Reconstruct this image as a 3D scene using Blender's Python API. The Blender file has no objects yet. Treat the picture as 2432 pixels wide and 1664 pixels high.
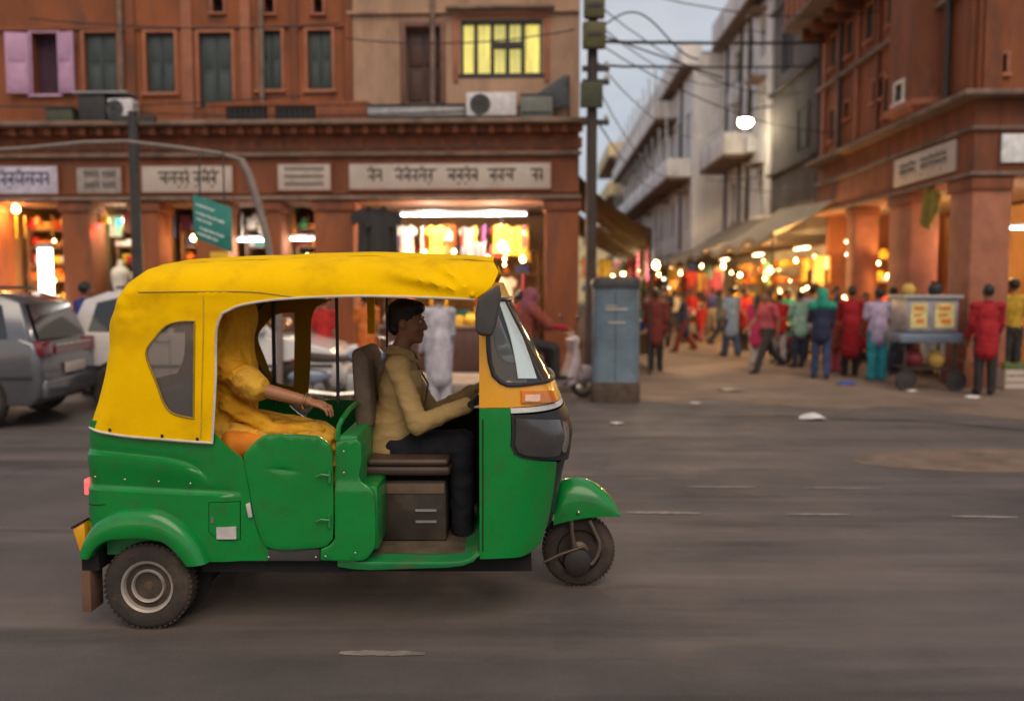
import bpy, bmesh, math, random
from mathutils import Vector, Matrix, noise
from mathutils.geometry import delaunay_2d_cdt
rnd = random.Random(7)
R = math.radians
scene = bpy.context.scene
COL = scene.collection

# ------------------------------------------------------------------ camera
cd = bpy.data.cameras.new('camera'); cam = bpy.data.objects.new('camera', cd); COL.objects.link(cam)
cam.location = (0, 0, 1.68); cam.rotation_euler = (R(90 - 4.26), 0, 0)
cd.lens = 30.2; cd.sensor_width = 36; cd.clip_start = .05; cd.clip_end = 600
cd.dof.use_dof = True; cd.dof.focus_distance = 4.35; cd.dof.aperture_fstop = .95
scene.camera = cam
# ------------------------------------------------------------------ dusk sky
SUN_EL, SUN_AZ = 5.0, 200.0          # low sun behind the camera, a little to the left
w = bpy.data.worlds.new('World'); scene.world = w; w.use_nodes = True
nt = w.node_tree; bg = nt.nodes['Background']
sky = nt.nodes.new('ShaderNodeTexSky'); sky.sky_type = 'NISHITA'; sky.sun_disc = False
sky.sun_elevation = R(SUN_EL); sky.sun_rotation = R(SUN_AZ); sky.altitude = 400
sky.air_density = 1.0; sky.dust_density = 1.0; sky.ozone_density = 2.0
veil = nt.nodes.new('ShaderNodeMix'); veil.data_type = 'RGBA'; veil.inputs['Factor'].default_value = .72   # thin even overcast over the clear sky
cl = nt.nodes.new('ShaderNodeTexNoise'); cl.inputs['Scale'].default_value = 2.6; cl.inputs['Detail'].default_value = 7; cl.inputs['Roughness'].default_value = .58
ctc = nt.nodes.new('ShaderNodeTexCoord'); cmp_ = nt.nodes.new('ShaderNodeMapping'); cmp_.inputs['Scale'].default_value = (1, 1, 2.4); nt.links.new(ctc.outputs['Generated'], cmp_.inputs[0]); nt.links.new(cmp_.outputs[0], cl.inputs['Vector'])
cr = nt.nodes.new('ShaderNodeMix'); cr.data_type = 'RGBA'; crg = nt.nodes.new('ShaderNodeMapRange'); crg.inputs[1].default_value = .38; crg.inputs[2].default_value = .66; nt.links.new(cl.outputs[0], crg.inputs[0]); nt.links.new(crg.outputs[0], cr.inputs['Factor'])
cr.inputs[6].default_value = (4.7, 5.0, 5.8, 1); cr.inputs[7].default_value = (6.6, 6.5, 6.7, 1); nt.links.new(cr.outputs[2], veil.inputs[7])
nt.links.new(sky.outputs[0], veil.inputs[6]); nt.links.new(veil.outputs[2], bg.inputs[0]); bg.inputs[1].default_value = 0.10
# ------------------------------------------------------------------ weak, wide sun (afterglow)
sd = bpy.data.lights.new('sun', 'SUN'); sd.energy = 1.5; sd.angle = R(45); sd.color = (1, .80, .58)
so = bpy.data.objects.new('sun', sd); COL.objects.link(so)
so.rotation_euler = (R(40), 0, R(14))
# ------------------------------------------------------------------ exposure
vs = scene.view_settings; vs.view_transform = 'Standard'; vs.look = 'None'; vs.gamma = 1; vs.exposure = 0.3

# ================================================================== materials
MATS = {}
def mat(name, col, rough=.7, metal=0., var=.25, vscale=6., bump=.0, bscale=40., coat=0., dirt_or_fold=None, dirt_or_fold_amt=0., dscale=2.5,
        emit=None, estr=0., alpha=1., trans=0., spec=.5, stretch=(1, 1, 1), fine=.12):
    if name in MATS: return MATS[name]
    m = bpy.data.materials.new(name); m.use_nodes = True
    n = m.node_tree.nodes; l = m.node_tree.links; b = n['Principled BSDF']
    b.inputs['Roughness'].default_value = rough; b.inputs['Metallic'].default_value = metal
    b.inputs['Coat Weight'].default_value = coat; b.inputs['Coat Roughness'].default_value = .12
    b.inputs['Specular IOR Level'].default_value = spec
    b.inputs['Alpha'].default_value = alpha; b.inputs['Transmission Weight'].default_value = trans
    tc = n.new('ShaderNodeTexCoord'); mp = n.new('ShaderNodeMapping'); mp.inputs['Scale'].default_value = stretch
    l.new(tc.outputs['Object'], mp.inputs[0])
    base = None
    def noise_n(sc, det=6, ro=.6):
        t = n.new('ShaderNodeTexNoise'); t.inputs['Scale'].default_value = sc; t.inputs['Detail'].default_value = det
        t.inputs['Roughness'].default_value = ro; l.new(mp.outputs[0], t.inputs['Vector']); return t
    def mix(a, bcol, fac_socket, blend='MIX'):
        x = n.new('ShaderNodeMix'); x.data_type = 'RGBA'; x.blend_type = blend
        l.new(fac_socket, x.inputs['Factor'])
        for s, v in ((x.inputs[6], a), (x.inputs[7], bcol)):
            if hasattr(v, 'links'): l.new(v, s)
            else: s.default_value = (*v, 1)
        return x.outputs[2]
    lo = tuple(c * (1 - var) for c in col); hi = tuple(min(1, c * (1 + var)) for c in col)
    t = noise_n(vscale); r = n.new('ShaderNodeMapRange'); r.inputs[1].default_value = .3; r.inputs[2].default_value = .7
    l.new(t.outputs[0], r.inputs[0]); base = mix(lo, hi, r.outputs[0])
    if fine:
        t2 = noise_n(vscale * 14, 3); r2 = n.new('ShaderNodeMapRange'); r2.inputs[3].default_value = 1 - fine; r2.inputs[4].default_value = 1 + fine
        l.new(t2.outputs[0], r2.inputs[0])
        x = n.new('ShaderNodeVectorMath'); x.operation = 'SCALE'; l.new(base, x.inputs[0]); l.new(r2.outputs[0], x.inputs['Scale']); base = x.outputs[0]
    if dirt_or_fold:
        t3 = noise_n(dscale, 8, .65); r3 = n.new('ShaderNodeMapRange'); r3.inputs[1].default_value = .5; r3.inputs[2].default_value = .72
        r3.inputs[4].default_value = dirt_or_fold_amt
        l.new(t3.outputs[0], r3.inputs[0]); base = mix(base, dirt_or_fold, r3.outputs[0])
    l.new(base, b.inputs['Base Color'])
    if rough > .05:
        t4 = noise_n(vscale * 2.3, 4); r4 = n.new('ShaderNodeMapRange'); r4.inputs[3].default_value = max(.03, rough - .1); r4.inputs[4].default_value = min(1, rough + .12)
        l.new(t4.outputs[0], r4.inputs[0]); l.new(r4.outputs[0], b.inputs['Roughness'])
    if bump:
        t5 = noise_n(bscale, 5); bp = n.new('ShaderNodeBump'); bp.inputs['Strength'].default_value = bump; bp.inputs['Distance'].default_value = .02
        l.new(t5.outputs[0], bp.inputs['Height']); l.new(bp.outputs[0], b.inputs['Normal'])
    if emit:
        b.inputs['Emission Color'].default_value = (*emit, 1); b.inputs['Emission Strength'].default_value = estr
    MATS[name] = m; return m

def glass(name, tint=(.8, .9, .95), alpha=.25, rough=.05):
    if name in MATS: return MATS[name]
    m = bpy.data.materials.new(name); m.use_nodes = True
    n = m.node_tree.nodes; l = m.node_tree.links; out = n['Material Output']; n.remove(n['Principled BSDF'])
    tr = n.new('ShaderNodeBsdfTransparent'); tr.inputs[0].default_value = (*tint, 1)
    df = n.new('ShaderNodeBsdfDiffuse'); df.inputs[0].default_value = (*[c * .6 for c in tint], 1)
    m1 = n.new('ShaderNodeMixShader'); m1.inputs[0].default_value = alpha; l.new(tr.outputs[0], m1.inputs[1]); l.new(df.outputs[0], m1.inputs[2])
    gl = n.new('ShaderNodeBsdfGlossy'); gl.inputs['Roughness'].default_value = rough
    fr = n.new('ShaderNodeFresnel'); fr.inputs[0].default_value = 1.5
    m2 = n.new('ShaderNodeMixShader'); l.new(fr.outputs[0], m2.inputs[0]); l.new(m1.outputs[0], m2.inputs[1]); l.new(gl.outputs[0], m2.inputs[2])
    l.new(m2.outputs[0], out.inputs[0]); MATS[name] = m; return m

def emis(name, col, s):
    if name in MATS: return MATS[name]
    return mat(name, tuple(min(1, c) for c in col), .5, emit=col, estr=s, var=.05)

# ================================================================== mesh helpers
class MB:
    def __init__(s): s.v = []; s.f = []; s.e = []
    def add(s, vs, fs):
        o = len(s.v); s.v += [tuple(x) for x in vs]; s.f += [tuple(i + o for i in f) for f in fs]; return s
    def box(s, c, d, rot=None, taper=1.0):
        x, y, z = (k / 2 for k in d)
        vs = [Vector((a * x * (taper if e > 0 else 1), b * y * (taper if e > 0 else 1), e * z)) for e in (-1, 1) for a, b in ((-1, -1), (1, -1), (1, 1), (-1, 1))]
        if rot is not None:
            if not isinstance(rot, Matrix): rot = Matrix.Rotation(rot, 3, 'Z')
            vs = [rot @ p for p in vs]
        c = Vector(c)
        return s.add([p + c for p in vs], [(3, 2, 1, 0), (4, 5, 6, 7), (0, 1, 5, 4), (1, 2, 6, 5), (2, 3, 7, 6), (3, 0, 4, 7)])
    def bx(s, x0, x1, y0, y1, z0, z1): return s.box(((x0 + x1) / 2, (y0 + y1) / 2, (z0 + z1) / 2), (abs(x1 - x0), abs(y1 - y0), abs(z1 - z0)))
    def prism(s, poly, y0, y1):                       # polygon in x,z pushed along y
        n = len(poly)
        a = sum(poly[i][0] * poly[(i + 1) % n][1] - poly[(i + 1) % n][0] * poly[i][1] for i in range(n))
        if a < 0: poly = poly[::-1]
        if y0 > y1: y0, y1 = y1, y0
        vs = [(x, y0, z) for x, z in poly] + [(x, y1, z) for x, z in poly]
        return s.add(vs, [tuple(range(n)), tuple(range(2 * n - 1, n - 1, -1))] + [((i + 1) % n, i, n + i, n + (i + 1) % n) for i in range(n)])
    def loft(s, rings, cap=True, closed=False):
        n = len(rings[0]); vs = [p for r in rings for p in r]; fs = []
        m = len(rings)
        for k in range(m if closed else m - 1):
            for i in range(n):
                a = k * n + i; b = k * n + (i + 1) % n; c = ((k + 1) % m) * n + (i + 1) % n; d = ((k + 1) % m) * n + i
                fs.append((a, b, c, d))
        if cap and not closed: fs += [tuple(range(n - 1, -1, -1)), tuple((m - 1) * n + i for i in range(n))]
        return s.add(vs, fs)
    def tube(s, path, r, n=8, closed=False, cap=True):
        P = [Vector(p) for p in path]; m = len(P); rr = r if isinstance(r, (list, tuple)) else [r] * m
        rings = []; up = None
        for i in range(m):
            if closed: t = P[(i + 1) % m] - P[i - 1]
            else: t = P[min(i + 1, m - 1)] - P[max(i - 1, 0)]
            if t.length < 1e-9: t = Vector((0, 0, 1))
            t.normalize()
            if up is None:
                up = Vector((0, 0, 1)) if abs(t.z) < .9 else Vector((1, 0, 0))
            a = t.cross(up)
            if a.length < 1e-6: a = t.cross(Vector((0, 1, 0)))
            a.normalize(); b = a.cross(t); up = b
            rings.append([P[i] + (a * math.cos(q) + b * math.sin(q)) * rr[i] for q in (2 * math.pi * j / n for j in range(n))])
        return s.loft(rings, cap, closed)
    def lathe(s, prof, c, axis='y', n=24):            # profile (radius, height along axis)
        rings = []
        for r, h in prof:
            ring = []
            for j in range(n):
                q = 2 * math.pi * j / n; a, b = r * math.cos(q), r * math.sin(q)
                ring.append({'x': (c[0] + h, c[1] + a, c[2] + b), 'y': (c[0] + b, c[1] + h, c[2] + a), 'z': (c[0] + a, c[1] + b, c[2] + h)}[axis])
            rings.append(ring)
        return s.loft(rings, True)
    def ball(s, c, r, nu=14, nv=9, rot=None):
        if not isinstance(r, (list, tuple)): r = (r, r, r)
        rings = []
        for k in range(nv):
            ph = math.pi * (k + .5) / nv - math.pi / 2
            ring = [Vector((math.cos(ph) * math.cos(2 * math.pi * j / nu) * r[0], math.cos(ph) * math.sin(2 * math.pi * j / nu) * r[1], math.sin(ph) * r[2])) for j in range(nu)]
            if rot is not None: ring = [rot @ p for p in ring]
            rings.append([p + Vector(c) for p in ring])
        return s.loft(rings, True)
    def cap(s, p, q, r1, r2, n=12):                   # tapered capsule
        p, q = Vector(p), Vector(q); d = q - p; L = d.length
        if L < 1e-6: return s.ball(p, r1)
        t = d / L; path = []; rad = []
        for k in range(4): a = math.pi / 2 * (1 - k / 4); path.append(p - t * r1 * math.sin(a)); rad.append(max(r1 * math.cos(a), .002))
        path += [p, q]; rad += [r1, r2]
        for k in range(1, 5): a = math.pi / 2 * k / 4; path.append(q + t * r2 * math.sin(a)); rad.append(max(r2 * math.cos(a), .002))
        return s.tube(path, rad, n)
    def mesh(s, name, angle=35, bevel=0., seg=2, recalc=True):
        me = bpy.data.meshes.new(name); me.from_pydata(s.v, [], s.f)
        if bevel or recalc:
            bm = bmesh.new(); bm.from_mesh(me)
            if recalc: bmesh.ops.recalc_face_normals(bm, faces=bm.faces[:])
            if bevel:
                es = [e for e in bm.edges if len(e.link_faces) == 2 and e.calc_face_angle(0) > R(30)]
                bmesh.ops.bevel(bm, geom=es, offset=bevel, segments=seg, profile=.5, affect='EDGES', clamp_overlap=True)
            bm.to_mesh(me); bm.free()
        for p in me.polygons: p.use_smooth = True
        me.set_sharp_from_angle(angle=R(angle)); me.update(); return me
    def build(s, name, m, parent=None, loc=(0, 0, 0), angle=35, bevel=0., seg=2, rot=None, recalc=True):
        return link(name, s.mesh(name, angle, bevel, seg, recalc), m, parent, loc, rot)

def link(name, me, m, parent=None, loc=(0, 0, 0), rot=None):
    if m is not None and not me.materials: me.materials.append(m)
    o = bpy.data.objects.new(name, me); COL.objects.link(o); o.location = loc
    if rot is not None: o.rotation_euler = rot
    if parent is not None: o.parent = parent
    if m is not None and me.materials[0] is not m:
        o.material_slots[0].link = 'OBJECT'; o.material_slots[0].material = m
    return o
def tag(o, label, cat, group=None, kind=None):
    o['label'] = label; o['category'] = cat
    if group: o['group'] = group
    if kind: o['kind'] = kind
    return o
def thing(name, label, cat, loc=(0, 0, 0), rz=0., group=None):
    o = bpy.data.objects.new(name, None); COL.objects.link(o); o.location = loc; o.rotation_euler = (0, 0, rz)
    o.empty_display_size = .1
    return tag(o, label, cat, group)
def struct(o): o['kind'] = 'structure'; return o
def copy_tree(o, parent=None):
    c = o.copy(); COL.objects.link(c); c.parent = parent
    for ch in o.children: copy_tree(ch, c)
    return c

def smooth_poly(pts, step=.03, closed=True, sharp=40):
    """densify a polyline; corners flatter than `sharp` degrees become curves"""
    P = [Vector(p) for p in pts]; n = len(P); out = []
    def is_sharp(i):
        if not closed and i in (0, n - 1): return True
        a = (P[i] - P[i - 1]); b = (P[(i + 1) % n] - P[i])
        return a.length > 0 and b.length > 0 and a.angle(b) > R(sharp)
    sh = [is_sharp(i) for i in range(n)]
    for i in range(n if closed else n - 1):
        p1, p2 = P[i], P[(i + 1) % n]
        p0 = p1 - (p2 - p1) if sh[i] else P[i - 1]
        p3 = p2 + (p2 - p1) if sh[(i + 1) % n] else P[(i + 2) % n]
        k = max(1, int((p2 - p1).length / step))
        L = (p2 - p1).length
        def tl(d, ref): return d.normalized() * ref if d.length > 0 else d
        m1 = (p2 - p1) if sh[i] else tl(p2 - p0, L); m2 = (p2 - p1) if sh[(i + 1) % n] else tl(p3 - p1, L)
        for j in range(k):
            t = j / k; t2, t3 = t * t, t ** 3
            out.append((2 * t3 - 3 * t2 + 1) * p1 + (t3 - 2 * t2 + t) * m1 + (-2 * t3 + 3 * t2) * p2 + (t3 - t2) * m2)
    if not closed: out.append(P[-1])
    return [tuple(p) for p in out]
def inside(p, poly):
    x, y = p; c = False; n = len(poly); j = n - 1
    for i in range(n):
        xi, yi = poly[i]; xj, yj = poly[j]
        if (yi > y) != (yj > y) and x < (xj - xi) * (y - yi) / (yj - yi) + xi: c = not c
        j = i
    return c
def dist_poly(p, poly):
    d = 9; px, py = p
    for (x, y) in poly:
        q = (x - px) ** 2 + (y - py) ** 2
        if q < d * d: d = math.sqrt(q)
    return d
def panel(mb, outline, fmap, thick=.01, step=.04, holes=(), normal=None, extra=(), lines=()):
    """fill a 2D outline (with holes), map every point to 3D, give it thickness"""
    loops = [outline] + list(holes); pts = []; edges = []
    for lp in loops:
        o = len(pts); pts += [tuple(p) for p in lp]; edges += [(o + i, o + (i + 1) % len(lp)) for i in range(len(lp))]
    for lp in lines:
        o = len(pts); pts += [tuple(p) for p in lp]; edges += [(o + i, o + i + 1) for i in range(len(lp) - 1)]
    xs = [p[0] for p in outline]; ys = [p[1] for p in outline]
    allb = list(pts)
    a = min(xs); r = 0
    while a < max(xs):
        b = min(ys) + (step * .5 if r % 2 else 0)
        while b < max(ys):
            q = (a, b)
            if inside(q, outline) and not any(inside(q, h) for h in holes) and dist_poly(q, allb) > step * .45 and (not extra or dist_poly(q, extra) > step * .6): pts.append(q)
            b += step
        a += step * .87; r += 1
    for q in extra: pts.append(q)
    vv, ee, ff, _, _, _ = delaunay_2d_cdt([Vector(p) for p in pts], edges, [], 0, 1e-6)
    vv = [tuple(v) for v in vv]; tri = []
    for f in ff:
        c = (sum(vv[i][0] for i in f) / 3, sum(vv[i][1] for i in f) / 3)
        if inside(c, outline) and not any(inside(c, h) for h in holes): tri.append(tuple(f))
    P = [Vector(fmap(*p)) for p in vv]
    # vertex normals from the mapped triangles
    N = [Vector((0, 0, 0)) for _ in P]
    for f in tri:
        nn = (P[f[1]] - P[f[0]]).cross(P[f[2]] - P[f[0]])
        for i in f: N[i] += nn
    B = [p - n.normalized() * thick if n.length > 0 else p for p, n in zip(P, N)]
    from collections import Counter
    cnt = Counter()
    for f in tri:
        for i in range(3): cnt[(f[i], f[(i + 1) % 3])] += 1
    n = len(P); fs = list(tri) + [tuple(n + i for i in f[::-1]) for f in tri]
    for (i, j) in list(cnt):
        if (j, i) not in cnt: fs.append((j, i, n + i, n + j))
    mb.add(P + B, fs); return mb

import numpy as np
class SDF:
    """rounded primitives blended into one continuous skin (used for bodies and cloth)"""
    def __init__(s): s.p = []
    def cap(s, p, q, r1, r2, n=0): s.p.append(('c', np.array(p, float), np.array(q, float), r1, r2)); return s
    def ball(s, c, r, nu=0, nv=0, rot=None):
        if not isinstance(r, (list, tuple)): r = (r, r, r)
        s.p.append(('e', np.array(c, float), np.array(r, float), np.array(rot) if rot is not None else np.eye(3))); return s
    def tube(s, path, rr, n=0): s.p.append(('c', np.array(path[0], float), np.array(path[-1], float), rr[0], rr[-1])); return s
def remesh(sd, name, vox, smooth=2, fold=None, blend=.4):
    lo = np.full(3, 1e9); hi = np.full(3, -1e9); bb = []
    for q in sd.p:
        if q[0] == 'c': r = max(q[3], q[4]); a = np.minimum(q[1], q[2]) - r; b = np.maximum(q[1], q[2]) + r; k = blend * min(q[3], q[4])
        else: r = q[2].max(); a = q[1] - r; b = q[1] + r; k = blend * q[2].min()
        bb.append((a, b, k)); lo = np.minimum(lo, a); hi = np.maximum(hi, b)
    lo -= 3 * vox; n = np.ceil((hi - lo) / vox).astype(int) + 4
    D = np.full(n, .2)
    for q, (a, b, k) in zip(sd.p, bb):
        i0 = np.maximum(0, np.floor((a - lo) / vox - 2 - k / vox).astype(int)); i1 = np.minimum(n, np.ceil((b - lo) / vox + 3 + k / vox).astype(int))
        ax = [lo[d] + vox * np.arange(i0[d], i1[d]) for d in range(3)]
        P = np.stack(np.meshgrid(*ax, indexing='ij'), -1)
        if q[0] == 'c':
            ba = q[2] - q[1]; pa = P - q[1]; h = np.clip((pa @ ba) / max(1e-9, ba @ ba), 0, 1)
            d = np.linalg.norm(pa - h[..., None] * ba, axis=-1) - (q[3] + (q[4] - q[3]) * h)
        else:
            l = (P - q[1]) @ q[3]; k0 = np.linalg.norm(l / q[2], axis=-1); k1 = np.linalg.norm(l / q[2] ** 2, axis=-1) + 1e-9; d = k0 * (k0 - 1) / k1
        S = D[i0[0]:i1[0], i0[1]:i1[1], i0[2]:i1[2]]; h = np.maximum(k - np.abs(S - d), 0) / max(k, 1e-6)
        S[...] = np.minimum(S, d) - h * h * k * .25
    s = D < 0
    c8 = [s[x:n[0] - 1 + x, y:n[1] - 1 + y, z:n[2] - 1 + z] for x in (0, 1) for y in (0, 1) for z in (0, 1)]
    cnt = sum(c.astype(int) for c in c8); act = (cnt > 0) & (cnt < 8); idx = -np.ones(act.shape, int); I = np.argwhere(act); idx[act] = np.arange(len(I))
    acc = np.zeros((len(I), 3)); w = np.zeros(len(I)); offs = [(x, y, z) for x in (0, 1) for y in (0, 1) for z in (0, 1)]
    for o in offs:
        for d in range(3):
            if o[d]: continue
            A = I + o; B = A.copy(); B[:, d] += 1; va = D[A[:, 0], A[:, 1], A[:, 2]]; vb = D[B[:, 0], B[:, 1], B[:, 2]]; m = (va < 0) != (vb < 0)
            t = np.where(m, va / np.where(m, va - vb, 1), 0); p = A.astype(float); p[:, d] += t; acc[m] += p[m]; w[m] += 1
    V_ = lo + vox * acc / w[:, None]; F = []
    for d in range(3):
        u, v = (d + 1) % 3, (d + 2) % 3; sl = [slice(None)] * 3; sl2 = [slice(None)] * 3; sl[d] = slice(0, -1); sl2[d] = slice(1, None)
        X = s[tuple(sl)] != s[tuple(sl2)]; E = np.argwhere(X); E = E[(E[:, u] > 0) & (E[:, v] > 0)]
        def cell(du, dv):
            C = E.copy(); C[:, u] -= du; C[:, v] -= dv; return idx[C[:, 0], C[:, 1], C[:, 2]]
        Q = np.stack([cell(1, 1), cell(0, 1), cell(0, 0), cell(1, 0)], 1); ins = s[E[:, 0], E[:, 1], E[:, 2]]; Q[~ins] = Q[~ins][:, ::-1]; F.append(Q)
    F = np.concatenate(F)
    for _ in range(smooth):
        nb = np.zeros_like(V_); ct = np.zeros(len(V_))
        for i in range(4):
            a, b = F[:, i], F[:, (i + 1) % 4]; np.add.at(nb, a, V_[b]); np.add.at(nb, b, V_[a]); np.add.at(ct, a, 1); np.add.at(ct, b, 1)
        V_ = .5 * V_ + .5 * nb / np.maximum(ct, 1)[:, None]
    if fold:
        amp, sc, st = fold; N = np.zeros_like(V_); fn = np.cross(V_[F[:, 2]] - V_[F[:, 0]], V_[F[:, 3]] - V_[F[:, 1]])
        for i in range(4): np.add.at(N, F[:, i], fn)
        N /= np.linalg.norm(N, axis=1)[:, None] + 1e-12
        f = np.array([1 - abs(noise.noise(Vector((p[0] * st[0] * sc, p[1] * st[1] * sc, p[2] * st[2] * sc)))) * 2.4 + .35 - .9 * abs(noise.noise(Vector((p[0] * st[0] * sc * 2.4 + 5, p[1] * st[1] * sc * 2.4, p[2] * st[2] * sc * 2.4)))) for p in V_]); V_ = V_ + N * (amp * f)[:, None]
    out = bpy.data.meshes.new(name); out.from_pydata(V_.tolist(), [], F.tolist())
    for p in out.polygons: p.use_smooth = True
    return out
def point_light(name, loc, e, col=(1, .66, .32), r=.06, parent=None):
    d = bpy.data.lights.new(name, 'POINT'); d.energy = e; d.color = col; d.shadow_soft_size = r
    o = bpy.data.objects.new(name, d); COL.objects.link(o); o.location = loc
    if parent: o.parent = parent
    return o

# ================================================================== palette
m_terra = mat('terracotta_plaster', (.255, .078, .028), .85, var=.32, vscale=.9, bump=.35, bscale=9, dirt_or_fold=(.085, .045, .038), dirt_or_fold_amt=.8, dscale=1.5, stretch=(1.3, 1.3, .38))
m_terra2 = mat('terracotta_worn', (.225, .072, .032), .85, var=.32, vscale=1.4, bump=.35, bscale=9, dirt_or_fold=(.085, .05, .042), dirt_or_fold_amt=.85, dscale=1.9, stretch=(1.3, 1.3, .5))
m_pinkwash = mat('pink_limewash', (.37, .140, .080), .85, var=.22, vscale=1.8, bump=.25, bscale=12, dirt_or_fold=(.16, .08, .06), dirt_or_fold_amt=.55, dscale=2)
m_beige = mat('beige_plaster', (.40, .25, .165), .85, var=.16, vscale=1.1, bump=.25, bscale=9, dirt_or_fold=(.17, .10, .07), dirt_or_fold_amt=.7, dscale=1.6, stretch=(1.3, 1.3, .4))
m_ledge = mat('weathered_ledge', (.22, .145, .11), .9, var=.3, vscale=3, bump=.3, dirt_or_fold=(.06, .05, .045), dirt_or_fold_amt=.8, dscale=2)
m_white = mat('white_render', (.74, .70, .70), .85, var=.12, vscale=.8, bump=.2, bscale=8, dirt_or_fold=(.20, .175, .15), dirt_or_fold_amt=.8, dscale=1.1, stretch=(1.2, 1.2, .3))
m_cream = mat('cream_render', (.68, .56, .32), .85, var=.15, vscale=.8, bump=.2, bscale=8, dirt_or_fold=(.22, .17, .1), dirt_or_fold_amt=.6, dscale=.9)
m_dark = mat('soot_grey_render', (.115, .10, .10), .9, var=.3, vscale=.8, bump=.3, bscale=8, dirt_or_fold=(.05, .05, .05), dirt_or_fold_amt=.7, dscale=1)
m_green_wood = mat('dark_green_wood', (.045, .062, .062), .6, var=.3, vscale=5, stretch=(6, 1, .6))
m_brown_wood = mat('dark_brown_wood', (.075, .034, .026), .6, var=.3, vscale=5, stretch=(6, 1, .6))
m_lilac = mat('lilac_paint', (.50, .29, .44), .6, var=.12, vscale=5)
m_black = mat('black_void', (.012, .011, .011), .8)
m_iron = mat('dark_iron', (.045, .042, .042), .55, .3)
m_steel = mat('galvanised_steel', (.38, .38, .38), .5, .6, var=.2, vscale=8, dirt_or_fold=(.15, .1, .07), dirt_or_fold_amt=.5)
m_ac = mat('white_appliance_enamel', (.62, .60, .62), .5, dirt_or_fold=(.25, .2, .17), dirt_or_fold_amt=.5)
m_conc = mat('stained_concrete', (.28, .24, .21), .9, var=.25, vscale=3, bump=.4, dirt_or_fold=(.1, .08, .07), dirt_or_fold_amt=.7)
m_roomwall = mat('ochre_shop_wall', (.30, .17, .075), .8, var=.2, vscale=2)
m_sign = mat('white_sign_board', (.52, .43, .37), .55, var=.1, vscale=3, dirt_or_fold=(.35, .27, .22), dirt_or_fold_amt=.5, dscale=2)
m_letter = mat('black_sign_paint', (.02, .018, .02), .5)
m_blueletter = mat('navy_sign_paint', (.03, .03, .09), .5)
m_tarp = mat('beige_tarpaulin', (.26, .19, .125), .7, var=.2, vscale=2, bump=.3, bscale=6, dirt_or_fold=(.15, .11, .08), dirt_or_fold_amt=.7)
m_tarp2 = mat('olive_tarpaulin', (.20, .155, .075), .7, var=.25, vscale=2, bump=.3, bscale=6, dirt_or_fold=(.1, .08, .05), dirt_or_fold_amt=.7)
m_cream_tarp = mat('cream_tarpaulin', (.44, .34, .23), .7, var=.15, vscale=2, bump=.3, bscale=6, dirt_or_fold=(.25, .18, .12), dirt_or_fold_amt=.6)
m_pole = mat('rusty_pole_paint', (.055, .040, .032), .7, .2, var=.3, vscale=6, dirt_or_fold=(.1, .05, .03), dirt_or_fold_amt=.7)
m_cable = mat('cable_rubber', (.022, .022, .026), .6)

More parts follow.
